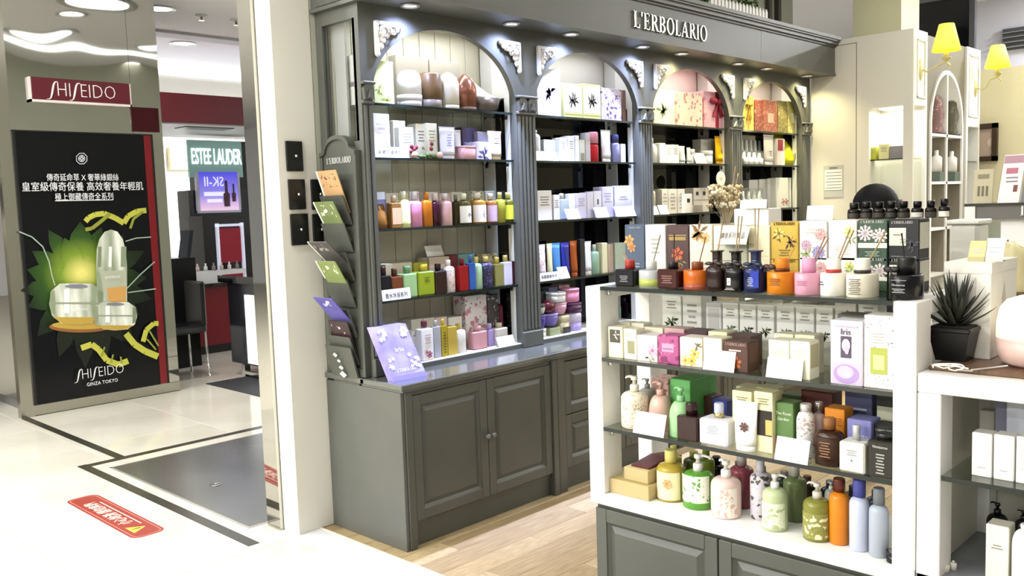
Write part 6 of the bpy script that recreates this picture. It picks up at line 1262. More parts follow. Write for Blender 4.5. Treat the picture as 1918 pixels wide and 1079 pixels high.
# upper shelf
z = ZI[1]
goods('X', z, IS[1], [
    ('box', 1139, 1166, 613, 'cream carton with photo panel', 'efe8c4', dict(art=[('p', '4c4a3c', -.75, .5, .7, .92), ('v', 'e6e2d0', .1, .72, .3, 5)])), ('box', 1168, 1192, 617, 'cream carton with jar drawing', 'efe9d0', dict(art=[('p', '94906c', -.4, .2, .7, .62), ('v', 'c9be98', -.3, .82, .3, 5)])),
    ('box', 1193, 1231, 629, 'white carton with pink orchid', 'f2e8e4', dict(art=[('f', 'dca4bc', 'b0648c', .55, .45, .3, 6), ('v', '9c9c7c', .3, .15, .3, 6)])), ('box', 1232, 1271, 629, 'magenta carton with jar picture', '#a84c80|7c2c58|c880a4|30', dict(art=[('p', 'd894b4', -.6, .42, .55, .72), ('l', '7c3454', -.5, .52, .45, .58, 1)])),
    ('box', 1273, 1315, 633, 'white carton with yellow orchids', 'f3eada', dict(art=[('f', 'e4bc4c', 'b07c1c', .35, .45, .26, 6), ('f', 'ecc860', 'b07c1c', -.5, .2, .22, 6), ('f', 'e4bc4c', '9c7020', .1, .2, .22, 6), ('v', '6c6040', .7, .75, .25, 6)])), ('box', 1317, 1352, 634, 'plain cream carton behind price card', 'efe8c8', {}),
    ('box', 1355, 1401, 640, 'dark brown pomegranate carton', '4c3028', dict(art=[('e', 'b89c90', 0, .86, .85), ('p', 'd0bcae', -.55, .68, .45, .73), ('f', 'b05c30', '7c3418', 0, .3, .28, 6)], side='5c3c34')), ('box', 1439, 1478, 638, 'ivory soap carton', 'f1ecd2', dict(art=[LN('cfc8ac', .5, .8, 4)], side='d9d2b0')), ('box', 1479, 1517, 640, 'ivory soap carton', 'f1ecd2', dict(art=[LN('cfc8ac', .5, .8, 4)], side='c0b890')),
    ('box', 1555, 1616, 601, 'white perfume box with lilac flask', 'ece8ee', dict(d=.09, flap=False, lid='', art=[('p', 'd0bcdc', -.95, .02, .95, .35), ('p', '54485c', -.35, .42, .32, .76), ('o', 'b094c8', 0, .17, .4, .3), ('o', 'd0bce0', -.05, .2, .26, .2), ('o', 'e6e0ea', .1, .16, .1, .08), ('o', 'd8d0dc', 0, .62, .13, .2), ('o', 'c0b4c8', .05, .55, .07, .14), ('t', 'Iris', '7c6c84', -.02, .83, .3), LN('b8aebc', .9, .95, 1, .7)])),
    ('box', 1618, 1674, 591, 'floral perfume box with green pavilion picture', '#f2ece6|e6ccc6|5c5c50|45', dict(d=.09, flap=False, art=[('p', 'efece6', -.55, .58, .6, .82), ('p', 'a8b050', -.55, .2, .6, .56), ('p', 'd0d490', -.35, .26, .4, .46), LN('b8b0a8', .62, .78, 4, .4)])),
    ('card', 1316, 1375, 658, 'large blank price card', 'f8f8f4', dict(off=.012, tilt=.25)), ('card', 1434, 1502, 673, 'large handwritten price card', 'f8f8f4', dict(off=.008, tilt=.25))], .028)
goods('X', z, IS[1]+' second rank', [('box', 1158, 1180, 604, 'cream carton', 'e6dfc0', {}), ('box', 1182, 1206, 606, 'cream carton', 'e9e2c8', {}), ('box', 1206, 1242, 614, 'cream carton', 'e2dac0', {}), ('box', 1244, 1282, 616, 'rose carton', 'c9a49c', {}), ('box', 1284, 1324, 620, 'dark plum carton', '4c3434', {}), ('box', 1326, 1362, 622, 'ivory carton', 'e6dfb8', {}), ('box', 1366, 1408, 628, 'brown carton', '4c322c', {}), ('box', 1449, 1486, 626, 'ivory carton', 'e9e3c4', {}), ('box', 1488, 1526, 628, 'ivory carton', 'e9e3c4', {}), ('box', 1568, 1622, 590, 'grey carton', '54504c', {})], .115)
herb = lambda k: [('v', ['4c5c38', '5c6c40', '3c4c34', '54603c'][k % 4], 0, .5, .4, 12), LN('a09e90', .76, .93, 3, .5)]
rows = []
for k, (x1, x2, yt_) in enumerate(((1240, 1276, 553), (1353, 1383, 568), (1385, 1416, 570), (1418, 1450, 571), (1454, 1488, 573), (1490, 1525, 575), (1528, 1560, 576), (1607, 1646, 562))):
    rows.append(('box', x1, x2, yt_, 'white herb carton with leaf drawing', 'f0eee6', dict(art=herb(k))))
rows += [('box', 1278, 1314, 553, 'white carton with honey pot picture', 'e2e0d8', dict(art=[LN('a09c94', .5, .9, 4, .5), ('p', 'a8a04c', -.75, .05, .75, .35)])), ('box', 1322, 1351, 568, 'grey bordered white carton', 'e0dfda', dict(art=[('p', 'c4c2bc', -.7, .35, .7, .9)])), ('box', 1563, 1604, 560, 'white carton with grey lily', 'd9d6ca', dict(art=[('f', '8c9484', '747c6c', .1, .75, .32, 6)]))]
goods('X', z, IS[1]+' back row', rows, .29)
# middle shelf
z = ZI[2]
goods('X', z, IS[2], [
    ('pump', 1152, 1194, 706, 'cream pump bottle with leaf lattice', '#ece4cc|cfc09c|a08c64|60', dict(cap='ece6d4', lab='#ece4cc|b8a47c|94805c|60', turn=3.0)), ('pump', 1190, 1216, 701, 'grey pump bottle behind', 'b8b2a4', dict(off=.16, cap='a8a698', turn=3.0)),
    ('pump', 1205, 1243, 714, 'blush pink round pump bottle', 'd8b0a0', dict(round=1, cap='d0a498', turn=3.0, off=.06)), ('pump', 1243, 1282, 725, 'mint green round pump bottle', '9cc890', dict(round=1, cap='8cc088', turn=2.8)),
    ('bottle', 1266, 1306, 757, 'dark brown square bottle', '301c1a', dict(sq=.9, ch=.32, cw=.5, cap='2c1416', d=.07, off=.02)), ('bottle', 1308, 1362, 759, 'white square spray bottle', 'eae9ee', dict(sq=.9, ch=.34, cw=.3, cap='c4c8de', neck='c9b878', d=.085, off=.02, art=[LN('9c9ca8', .3, .52, 5, .5)])),
    ('tube', 1367, 1413, 754, 'large white tube with anise star', 'f0eee6', dict(off=.015, art=[('f', '5c3c34', '3c2420', .1, .5, .26, 7)])), ('box', 1412, 1447, 735, 'cream window carton with soap', 'eee6b4', dict(off=.05, art=[('p', '241c14', -.9, .28, .95, .7), ('p', 'd8b468', .25, .3, .95, .55), LN('8c8460', .8, .92, 3, .6)])), ('box', 1371, 1408, 733, 'cream carton', 'eee6b8', dict(off=.07, art=[LN('8c8460', .8, .92, 3, .6)])),
    ('box', 1449, 1486, 755, 'leaf green carton with red field', '5c7c44', dict(off=.07, art=[('p', '8c3c30', -1, .0, 1, .34), ('t', 'The Rossi', 'e2e6d0', 0, .8, .8), ('t', 'Garden', 'e2e6d0', 0, .69, .6)])), ('bottle', 1485, 1518, 759, 'white floral milk bottle', '#efece6|b8a49c|5c544c|50', dict(ch=.13, cw=.62, cap='d9d9d6', cm=.6, sh=.25, off=.05)), ('bottle', 1516, 1540, 755, 'pink bottle with silver cap', 'd8c0bc', dict(ch=.2, cw=.6, cap='c9c9c9', cm=.9, off=.12)),
    ('bottle', 1520, 1570, 786, 'brown glass bottle with copper cap', '341c10', dict(ch=.24, cw=.44, cap='8c5c30', sq=.35, sh=.22, off=.02, d=.07, art=[LN('8c6848', .2, .55, 6, .5)])), ('box', 1544, 1582, 766, 'bright orange carton', 'd8841c', dict(off=.11, art=[('t', 'AGRUMI', '8c4c0c', 0, .5, .75), LN('a05c10', .68, .85, 4, .7)])), ('box', 1586, 1632, 787, 'violet blue carton', '7c7cb4', dict(off=.08, art=[('t', 'DUFTIG', 'e2e2f0', .2, .65, .6), ('p', '4c4c8c', -1, 0, 1, .4)])),
    ('bottle', 1571, 1620, 800, 'clear glass cologne with white label', 'd9d8c8', dict(sq=.9, ch=.32, cw=.3, cap='c4c6cc', cm=.4, lab='f4f2e6', lz=(.06, .62), d=.07, off=.008, art=[LN('8c8c84', .38, .52, 3, .5), ('v', '2c2c2c', 0, .27, .13, 4)])), ('bottle', 1624, 1674, 815, 'black cologne bottle with white print', '26251f', dict(sq=.9, ch=.12, cw=.6, cap='1c1c1c', d=.07, off=.008, art=[('t', 'Notturno', 'd6d6cc', 0, .72, .7), LN('a8a8a0', .1, .6, 7, .4)])),
    ('box', 1636, 1674, 797, 'black carton with tiny white labels', '141410', dict(off=.1, art=[('e', 'c4c4b8', 0, .86, .8), ('p', 'e6e4cc', -.85, .5, -.35, .72), ('p', 'd8d6b8', .45, .45, 1, .68)])),
    ('card', 1185, 1243, 776, 'blank white price card', 'f8f8f4', dict(off=.006, tilt=.3)), ('card', 1450, 1513, 824, 'blank white price card', 'f8f8f6', dict(off=.002, tilt=.3, z=z))], .03)
goods('X', z, IS[2]+' back row', [('box', 1220, 1252, 708, 'pink blossom carton', '#e0b4ac|b0786c|f0d4cc|40', {}), ('box', 1255, 1293, 711, 'fresh green carton', '5ca458', dict(d=.18, off=.14)), ('box', 1296, 1334, 741, 'brown carton', '4c3024', {}), ('box', 1334, 1362, 749, 'royal blue carton', '3c4490', {}), ('box', 1378, 1412, 725, 'cream carton', 'd9d2a4', {}), ('box', 1416, 1450, 727, 'cream carton', 'd9d2a4', {}), ('box', 1462, 1500, 741, 'green carton', '44583c', {}), ('box', 1500, 1560, 733, 'deep red carton', '54201a', {}), ('box', 1582, 1634, 734, 'slate blue carton', '4c5070', dict(art=[('l', 'a8acc0', -.6, .7, .6, .78, 1)])), ('box', 1640, 1676, 738, 'black carton with cream label', '1a1a18', dict(art=[('p', 'c4c4a8', -.85, .3, .95, .8)]))], .23)
# bottom board
z = ZB
goods('X', z, IS[3], [
    ('bottle', 1219, 1264, 848, 'large golden bath bottle', 'b09a3c', dict(ch=.24, cw=.44, cap='dcd07c', lab='efe2b4', lz=(.05, .6), sh=.2, off=.06, art=[('f', 'd0a068', 'b07c3c', .4, .38, .25, 7)])), ('pump', 1266, 1317, 857, 'bright green hand soap pump bottle', '5c9c34', dict(lab='#e9eedc|6c9c48|b8cc9c|40', lz=(.2, .95), off=.05, turn=.3)), ('pump', 1320, 1370, 866, 'pale pink hand soap pump bottle', 'e2c4bc', dict(lab='#efe4da|d8b09c|b8a88c|40', lz=(.05, .8), off=.03, turn=2.6)),
    ('bottle', 1358, 1398, 856, 'rose red bath bottle', '8c4450', dict(off=.16, cap='b8b0ac', ch=.2)), ('bottle', 1397, 1432, 866, 'pale lilac bath bottle with lace print', '#d4ccd4|54504c|b0a8b0|40', dict(off=.1, cap='c4c0c8', ch=.2)), ('pump', 1418, 1462, 884, 'pale green hand soap pump bottle', 'b8c498', dict(lab='#e2e8cc|b0bc8c|d0d8b4|40', off=.03, turn=.5)), ('bottle', 1458, 1499, 872, 'leaf green bath bottle', '68744c', dict(off=.15, cap='b8b8b0', ch=.22)),
    ('pump', 1494, 1544, 904, 'olive hand soap pump bottle with daisies', '7c7c34', dict(off=.03, cap='d0cec0', turn=2.9, lab='#8c8c44|e0dcb0|6c6c2c|40')), ('bottle', 1546, 1582, 900, 'orange shower bottle with brown cap', 'd8801c', dict(off=.05, cap='5c2414', ch=.2, cw=.6)), ('bottle', 1584, 1620, 902, 'white shower bottle with blue cap', 'c4cade', dict(off=.04, cap='444a94', ch=.24, cw=.66)), ('bottle', 1621, 1657, 918, 'grey shower bottle', 'a8b0bc', dict(off=.03, cap='74787c', ch=.24, cw=.6)),
    ('bottle', 1240, 1266, 838, 'yellow bath bottle behind', 'a89c44', dict(off=.22, cap='d8ca74', ch=.2)), ('bottle', 1300, 1328, 842, 'olive green bath bottle behind', '6c7c2c', dict(off=.24, cap='7c8c34', ch=.2)), ('pump', 1540, 1562, 890, 'clear pump bottle behind', 'a8a498', dict(off=.22)), ('jar', 1655, 1684, 1035, 'low black cream jar', '14141c', dict(off=.015, lid='1c1c24'))], .05)
goods('X', ZB, IS[3]+' rear', [('bottle', 1272+k*43, 1306+k*43, 850+k*9, ['deep olive bath bottle', 'black bath bottle', 'wine red bath bottle', 'plum bath bottle', 'bottle green bath bottle', 'umber bath bottle', 'dark teal bath bottle', 'charcoal bath bottle', 'dark slate bath bottle'][k], ['4c5420', '16140f', '54202c', '44283c', '2c3c28', '3c2c1c', '203838', '26262a', '2c3440'][k], dict(cap=['8c9444', '1c1c1c', '7c6c70', '74647c', '8c8c84', '54382c', '4c5c5c', '3c3c40', '444c5c'][k])) for k in range(9)], .3)
kq = at(1145, 925, 0, IX0+.03); KR = pm('b8a676', .6)
ka = thing('kraft_box', 'shallow kraft tray box on bottom board of the front island', 'box', (IX0+.12, kq.y-.09, ZB)); y1, y0 = at(1141, 925, 0, IX0+.03).y, at(1215, 930, 0, IX0+.03).y
MB().cbox(IX0+.03, y0, ZB, IX0+.2, y1, ZB+.055, .002).build('tray', KR, ka); B(IX0+.035, y0+.005, ZB+.055, IX0+.195, y1-.005, ZB+.0555).build('top_flap', pm('b8a468', .6), ka)
kb = thing('kraft_box', 'small kraft carton stacked on the shallow kraft tray box', 'box', (IX0+.1, y0+.04, ZB+.056)); ya, yb2 = at(1169, 905, 0, IX0+.05).y, at(1214, 910, 0, IX0+.05).y
MB().cbox(IX0+.05, yb2, ZB+.056, IX0+.16, ya, ZB+.105, .002).build('carton', KR, kb); B(IX0+.055, yb2+.004, ZB+.105, IX0+.155, ya-.004, ZB+.1055).build('top_flap', pm('d6c488', .6), kb)
kc = thing('red_folder', 'dark red folded card lying on the small kraft carton', 'card', (IX0+.12, ya-.02, ZB+.106)); m = MB(); m.prism([(IX0+.07, ZB+.106), (IX0+.29, ZB+.106), (IX0+.29, ZB+.112), (IX0+.2, ZB+.125), (IX0+.07, ZB+.112)], 1, yb2+.01, ya-.02); m.build('folded_card', pm('5c2018', .5), kc)
# ------------------------------------------------------------------ lower island
q = at(1800, 690, 2, ZT)
ty = thing('wooden_tray', 'brown wooden tray board on the lower white island', 'tray', (2.85, .6, ZT)); m = MB().cbox(2.66, R0+.05, ZT, 3.12, at(1745, 690, 2, ZT).y, ZT+.012, .003); m.build('board', woodmat('walnut', '5a4330', '7a5c42'), ty); ZTR = ZT+.012
p = at(1788, 676, 2, ZTR); pw = thing('potted_succulent', 'dark spiky succulent in a black square pot on the lower island', 'plant', (p.x+.03, p.y+.01, ZTR))
s = .057; m = MB(); m.loft([[(-s*.72, -s*.72, 0), (s*.72, -s*.72, 0), (s*.72, s*.72, 0), (-s*.72, s*.72, 0)], [(-s, -s, .088), (s, -s, .088), (s, s, .088), (-s, s, .088)]]); m.sm = [False]*len(m.f)
m.cbox(-s*1.06, -s*1.06, .086, s*1.06, s*1.06, .1, .003); m.build('pot', pm('0b0b0d', .35), pw, True)
B(-s*.9, -s*.9, .1, s*.9, s*.9, .103).build('soil', pm('1c1814', .9), pw, True)
rnd = random.Random(3); LF = fresh('succulent_leaf', '2c3026', .5)
for i in range(46):
    ring = i//9; a = i*2.4; el = .42+ring*.21+rnd.uniform(-.08, .08); L = .108-.004*ring; m = MB(); rr = []
    d = Vector((math.cos(a)*math.cos(el), math.sin(a)*math.cos(el), math.sin(el))); sd_ = Vector((-math.sin(a), math.cos(a), 0)); up = d.cross(sd_)*-1
    c0 = Vector((math.cos(a)*.012, math.sin(a)*.012, .1+.012*ring))
    for u, wd in ((0, .008), (.3, .0085), (.7, .005), (1, .0008)): c = c0+d*L*u+Vector((0, 0, .02*u*u)); rr.append([c+sd_*wd, c+up*wd*.5, c-sd_*wd, c-up*wd*.4])
    m.loft(rr); m.build('leaf', LF, pw, True)
cbq = at(1795, 690, 2, ZTR); cb_ = thing('power_cable', 'white power cable bundled beside the succulent pot', 'cable', (cbq.x-.02, cbq.y, ZTR))
pts = []
for i in range(90):
    a = i*.28; k = i/89; pts.append((.02*math.sin(a*.5)+.006*math.sin(a*1.7)-.035, .055*math.sin(a*.5+1.1)*math.cos(a*.13)+.0, .006+.012*abs(math.sin(a*.35))))
MB().tube(pts, .0022, 6).build('bundle', pm('efece2', .4), cb_, True)
q2 = at(1885, 690, 2, ZTR); dx, dy = q2.x-(cbq.x-.02), q2.y-cbq.y
MB().tube([(-.03, -.01, .005), (-.025, -.05, .005), (-.005, dy*.4, .004), (dx*.5, dy*.7, .004), (dx+.01, dy, .006)], .0024, 6).build('lead', pm('efece2', .4), cb_, True)
# tall white carton with drop emblem
a = at(1850, 676, 2, ZTR); a.x += .02; h_ = at(1850, 494, 0, a.x).z-ZTR; yl = at(1769, 600, 0, a.x).y
wc = thing('white_carton', 'tall white carton with grey drop emblem on the lower island', 'box', (a.x+.1, (a.y+yl)/2, ZTR)); dep = max(.15, min(at(1903, 600, 1, a.y).x-a.x, .42))
MB().cbox(a.x, a.y, ZTR, a.x+dep, yl, ZTR+h_, .002).build('carton', pm('ece9dd', .45), wc)
B(a.x-.002, a.y-.002, ZTR+h_-.03, a.x+dep+.002, yl+.002, ZTR+h_+.003).build('lid', pm('e9e5d8', .45), wc)
m = MB(); ex, ez = a.x+dep*.5, ZTR+h_*.62
m.poly([(ex+.02*math.cos(t_), a.y-.0006, ez+.026*math.sin(t_)-.01) for t_ in [2*PI*i/16 for i in range(16)]]); m.poly([(ex-.008, a.y-.0006, ez+.014), (ex+.008, a.y-.0006, ez+.014), (ex, a.y-.0006, ez+.048)]); m.build('drop_emblem', pm('c4bca8', .5), wc)
m = MB()
for i, y_ in enumerate((.2, .26, .62, .68)): yy = yl+(a.y-yl)*y_; m.box(a.x-.0006, yy, ZTR+h_*(.62 if i % 2 else .72), a.x, yy+.0015, ZTR+h_*.86)
m.build('printed_lines', pm('c9c6bc', .5), wc)
for k, (px1, px2, py1, py2, c, lb) in enumerate(((1812, 1845, 452, 487, 'dcd094', 'yellow leaning sample card on the tall white carton'), (1843, 1878, 447, 486, 'f0ece4', 'white leaning price card on the tall white carton'))):
    v = a.x+.05; p1, p2_ = at(px1, py2, 0, v), at(px2, py2, 0, v); t = thing('price_card', lb, 'price card', (v, (p1.y+p2_.y)/2, ZTR+h_+.003), -PI/2, None); g_card(t, p1.y-p2_.y, 0, at(px1, py1, 0, v).z-ZTR-h_-.003, c, dict(tilt=.5))
# blush aroma lamp
q = at(1918, 688, 2, ZTR); al = thing('aroma_lamp', 'glowing white aroma lamp with blush pink base on the lower island', 'lamp', (q.x+.06, q.y-.03, ZTR)); r_ = at(1868, 600, 0, q.x+.06).y-(q.y-.03)
hL_ = at(1918, 552, 0, q.x+.06).z-ZTR
MB().lathe([(r_*.72, 0), (r_*.9, hL_*.06), (r_*.97, hL_*.2), (r_, hL_*.4)], (0, 0, 0), 36).build('base', pm('e0bfb4', .3), al, True)
MB().lathe([(r_, hL_*.4), (r_*.99, hL_*.62), (r_*.92, hL_*.82), (r_*.78, hL_*.93), (r_*.5, hL_*.99), (0, hL_)], (0, 0, 0), 36).build('shade', emit('fff2dc', .75), al, True)
# goods in the lower island
goods('X', .8, 'inside the lower island', [('box', 1820, 1858, 812, 'slim white carton', 'efece4', dict(art=[('l', 'a8a49c', -.4, .2, .4, .24, 1)])), ('box', 1861, 1900, 816, 'slim white carton', 'efece4', dict(art=[('l', 'a8a49c', -.4, .2, .4, .24, 1)])), ('box', 1903, 1942, 820, 'slim white carton', 'f1efe8', dict(art=[LN('d0ccc4', .3, .9, 6)])), ('box', 1864, 1890, 738, 'lilac grey carton', '8c8ca0', dict(off=.25)), ('box', 1885, 1925, 745, 'silver white carton', 'c0c4cc', dict(off=.2)), ('box', 1834, 1862, 770, 'slim white carton at the back', 'dcd8cc', dict(off=.3))], .06)
goods('X', .5, 'on the lower island board', [('pump', 1842, 1884, 928, 'black pump bottle', '0e0e10', dict(off=.22, cap='0c0c0e')), ('pump', 1895, 1930, 935, 'tall black pump bottle', '101012', dict(off=.2, cap='0c0c0e')), ('box', 1846, 1890, 985, 'white carton with small print', 'e9e2d0', dict(off=.06, art=[LN('8c8880', .6, .7, 2, .5)])), ('bottle', 1888, 1950, 990, 'plain white round bottle', 'efefea', dict(off=.02, ch=.06, cw=.5, sh=.25)), ('bottle', 1757, 1776, 1056, 'small cream vial', 'ece8cc', dict(off=.05)), ('bottle', 1777, 1790, 1052, 'small white vial', 'f0eee0', dict(off=.08))], .05)
# ------------------------------------------------------------------ glass counter, signs and goods beyond the islands
GX = 4.3
a, b = at(1806, 382, 0, GX), at(1990, 365, 0, GX)
gs = thing('glass_counter', 'glass topped counter with grey L\'ERBOLARIO header beyond the islands', 'counter', (GX+.3, b.y+.4, 0))
ztop = a.z
B(GX, b.y-.6, ztop-.012, GX+.6, a.y, ztop).build('glass_top', thin_glass('green_glass', 'c9d2c8', .1), gs); B(GX-.002, b.y-.6, ztop-.012, GX, a.y, ztop).build('polished_edge', pm('3c3a34', .2), gs)
yp1, yp2 = at(1806, 400, 0, GX).y, at(1826, 400, 0, GX).y; B(GX, yp2, 0, GX+.6, yp1-.001, ztop-.012).build('end_post', WHITE, gs)
zh = at(1840, 412, 0, GX).z; B(GX+.01, b.y-.6, zh, GX+.03, yp2, ztop-.013).build('header', pm('6c6a62', .5), gs)
m = MB(); lq = at(1910, 400, 0, GX); serif_word(m, "L'ERBOLARIO", (GX+.01, lq.y, zh+.015), (ztop-zh)*.7, (0, -1, 0), (0, 0, 1), (-1, 0, 0), .004); m.build('lettering', pm('ecebe4', .4), gs)
zq = at(1870, 500, 0, GX).z; B(GX, b.y-.6, 0, GX+.6, b.y-.55, ztop-.012).build('end_post', WHITE, gs); B(GX+.1, b.y-.549, 0, GX+.599, yp2, zq).build('lower_case', pm('cfcbc0', .5), gs)
yq1, yq2 = at(1868, 430, 0, GX).y, at(1990, 430, 0, GX).y; B(GX+.05, yq2, zq, GX+.08, yq1, zh-.002).build('white_board', WHITE, gs); B(GX+.09, yq1, zq, GX+.6, yq1+.01, zh).build('side_pane', GLASSC, gs)
fa_, fb_ = at(1776, 480, 0, 3.3), at(1832, 480, 0, 3.3); fz = at(1800, 420, 0, 3.3).z
fs = thing('frosted_case', 'frosted white tall case standing behind the white carton', 'display case', (3.36, (fa_.y+fb_.y)/2, 0)); MB().cbox(3.3, fb_.y, 0, 3.42, fa_.y, fz, .012).build('body', pm('dfddd2', .35), fs); MB().cbox(3.29, fb_.y-.006, fz, 3.43, fa_.y+.006, fz+.015, .004).build('lid', pm('e9e7de', .3), fs)
def lean(px1, px2, py1, py2, x, c, nm, lb, cat, ops=None, tilt=.35, shear=0):
    p1, p2_ = at(px1, py2, 0, x), at(px2, py2, 0, x); hh = at(px1, py1, 0, x).z-ztop; t = thing(nm, lb, cat, (x, (p1.y+p2_.y)/2, ztop), -PI/2); w = p1.y-p2_.y; tl = tilt*hh
    m = MB(); m.prism([(-.003, 0), (0, 0), (tl, hh), (tl-.003, hh)], 0, -w/2, w/2); m.build('sheet', paper(c), t, True)
    m = MB(); m.prism([(0.0002, 0), (.002, 0), (tl+.002, hh), (tl+.0002, hh)], 0, -w/2-.004, w/2+.004); m.build('acrylic_back', GLASSC, t, True)
    n_ = Vector((0, -hh, tl)).normalized(); u_ = Vector((0, tl, hh)).normalized(); L = math.hypot(tl, hh)
    for (cc, x0, z0, x1, z1) in ops or ():
        m = MB(); f = lambda x_, z_: Vector((x_*w/2, -.0031, 0))+u_*(z_*L)+n_*.0006; m.quad(f(x0, z0), f(x1, z0), f(x1, z1), f(x0, z1)); m.build('printed_block', pm(cc, .5), t, True)
lean(1822, 1858, 318, 378, GX+.18, 'c9c09c', 'showcard', 'kraft brown showcard with bottle drawings on the glass counter', 'showcard', [('8c8464', -.6, .72, .6, .85), ('6c6448', -.55, .2, -.3, .5), ('6c6448', -.12, .2, .12, .5), ('6c6448', .3, .2, .55, .5)], .15)
lean(1868, 1908, 290, 376, GX+.1, 'ece4e4', 'showcard', 'white showcard with pink head and price lines on the glass counter', 'showcard', [('b08c94', -.95, .82, .95, .98), ('b8707c', -.6, .6, .5, .72), ('8c8884', -.5, .42, .6, .45), ('8c8884', -.5, .5, .6, .53), ('7c4c44', .3, .22, .7, .36)], .5)
lean(1912, 1960, 268, 374, GX+.14, 'b8b8c8', 'showcard', 'tall lilac grey showcard at the right edge of the glass counter', 'showcard', [('8c8ca8', -.8, .2, .8, .9)], .5)
cq = at(1905, 540, 0, 3.7); 
for k, (px, r, py1, py2, c, lb) in enumerate(((1905, 27, 452, 545, 'd8cc9c', 'cream ceramic aroma stone with wavy rim beyond the lower island'), (1879, 12, 448, 478, '3c3a36', 'small dark ceramic aroma stone behind the cream one'))):
    p = at(px, py2, 0, 3.75+.15*k)
    if k: p = Vector((p.x, p.y, ps_.z))
    zt_ = at(px, py1, 0, 3.75+.15*k).z; rr = r/F*(p-CAM).dot(_f); t = thing('aroma_stone', lb, 'aroma stone', (p.x, p.y, zq if 0 else p.z))
    hh = zt_-p.z; m = MB(); N = 24; rings = []
    for u in range(7):
        s_ = u/6; ra = rr*(.8+.25*math.sin(s_*2.4)) if s_ < .9 else rr*.8; rings.append([(ra*math.cos(2*PI*i/N), ra*math.sin(2*PI*i/N), hh*s_*(1-(.14*(.5+.5*math.cos(5*2*PI*i/N)) if u > 3 else 0))) for i in range(N)])
    m.loft(rings); m.build('body', pm(c, .4), t, True); MB().lathe([(rr*.85, -.03), (rr*.8, 0)], (0, 0, 0), 20).build('foot', pm('6c5840', .5), t, True)
    if k == 0: ps_ = p
pt = thing('display_table', 'white side table behind the lower island', 'table', (3.9, ps_.y, 0)); B(3.55, ps_.y-.45, ps_.z-.06, 4.2, ps_.y+.32, ps_.z-.031).build('table_top', WHITE, pt)
for sx_ in (3.58, 4.14):
    for sy_ in (-.42, .28): B(sx_, ps_.y+sy_, 0, sx_+.03, ps_.y+sy_+.03, ps_.z-.06).build('leg', WHITE, pt)
# things in the side showcase, niche and on the beige wall
for k, (px, py, w, h, c, lb) in enumerate(((1637, 285, .06, .1, 'a8ac2c', 'lime flower pot in the corner showcase'), (1657, 290, .1, .12, 'd8d49c', 'yellow carton in the corner showcase'), (1680, 288, .13, .1, '7c7880', 'grey carton in the corner showcase'))):
    p = at(px, py, 0, XS+.1); t = thing('product_box', lb, 'box', (XS+.12, p.y, 1.871), -PI/2); g_box(t, w*.8, .08, h, c, dict(art=[LN()]))
for k, (px, w, h, z_, c, lb) in enumerate(((1640, .1, .22, 1.30, 'd8d0a0', 'cream vase carton low in the corner showcase'), (1676, .12, .05, 1.30, 'e0dcd0', 'white folded towel low in the corner showcase'), (1676, .12, .05, 1.352, 'dcd4c4', 'cream folded towel in the corner showcase'), (1676, .12, .05, 1.404, 'd6d0dc', 'pale folded towel in the corner showcase'), (1672, .15, .09, 1.456, '7c6c8c', 'violet box on folded towels in the corner showcase'))):
    p = at(px, 380, 0, XS+.1); t = thing('showcase_item', lb, 'box' if k in (0, 4) else 'towel', (XS+.13, p.y, z_), -PI/2); MB().cbox(-w/2, -.06, 0, w/2, .06, h, .008 if k in (1, 2, 3) else .002).build('body', pm(c, .6), t, True); B(-w/2-.0005, -.0605, h*.4, w/2+.0005, -.06, h*.5).build('band', pm(shade(c, .7), .6), t, True)
for k, (px, z_, c, lb) in enumerate(((1757, 2.073, '8c6c68', 'rose brown carved figure in the upper pigeonhole'), (1785, 2.073, '54503c', 'dark green figure in the upper pigeonhole beyond the divider'))):
    x = at(px, 215, 1, YS+.07).x; t = thing('figurine', lb, 'figurine', (x, YS+.08, z_)); MB().lathe([(.06, 0), (.065, .02), (.045, .08), (.07, .17), (.05, .24), (.055, .28), (.0, .33)], (0, 0, 0), 14, 1, .8).build('body', floral(c, shade(c, 1.4), shade(c, .6), 30), t, True); MB().lathe([(.07, -.0), (.07, .018)], (0, 0, .0005), 14).build('base', pm(shade(c, .6), .5), t, True)
for k, (px, lb) in enumerate(((1757, 'white bottle set in the middle pigeonhole'), (1785, 'white bottle set in the middle pigeonhole beyond the divider'))):
    x = at(px, 320, 1, YS+.07).x; t = thing('bottle_set', lb, 'bottle', (x, YS+.07, 1.683)); MB().cbox(-.1, -.05, 0, .1, .05, .08, .003).build('carton', pm('5c685c', .5), t, True); MB().lathe([(.045, .081), (.045, .2), (.018, .22), (.018, .26)], (-.045, 0, 0), 14).build('bottle', pm('efe9e0', .3), t, True); MB().lathe([(.03, .081), (.03, .2), (.016, .22), (.016, .25)], (.05, 0, 0), 14).build('vial', pm('d8d0c4', .3), t, True)
a, b = at(1822, 234, 0, 9.19), at(1869, 301, 0, 9.19)
pf = thing('framed_picture', 'dark wood framed massage photograph on the beige wall', 'picture', (9.19, (a.y+b.y)/2, b.z)); B(9.17, b.y+.04, b.z+.04, 9.19, a.y, a.z-.04).build('print', floral('b8a494', 'dccabc', '8c7868', 6), pf)
for q in ((b.y, b.z, a.y, b.z+.045), (b.y, a.z-.045, a.y, a.z), (b.y, b.z, b.y+.045, a.z), (a.y-.04, b.z, a.y, a.z)): B(9.15, q[0], q[1], 9.195, q[2], q[3]).build('frame_side', pm('3c2c1c', .4), pf)
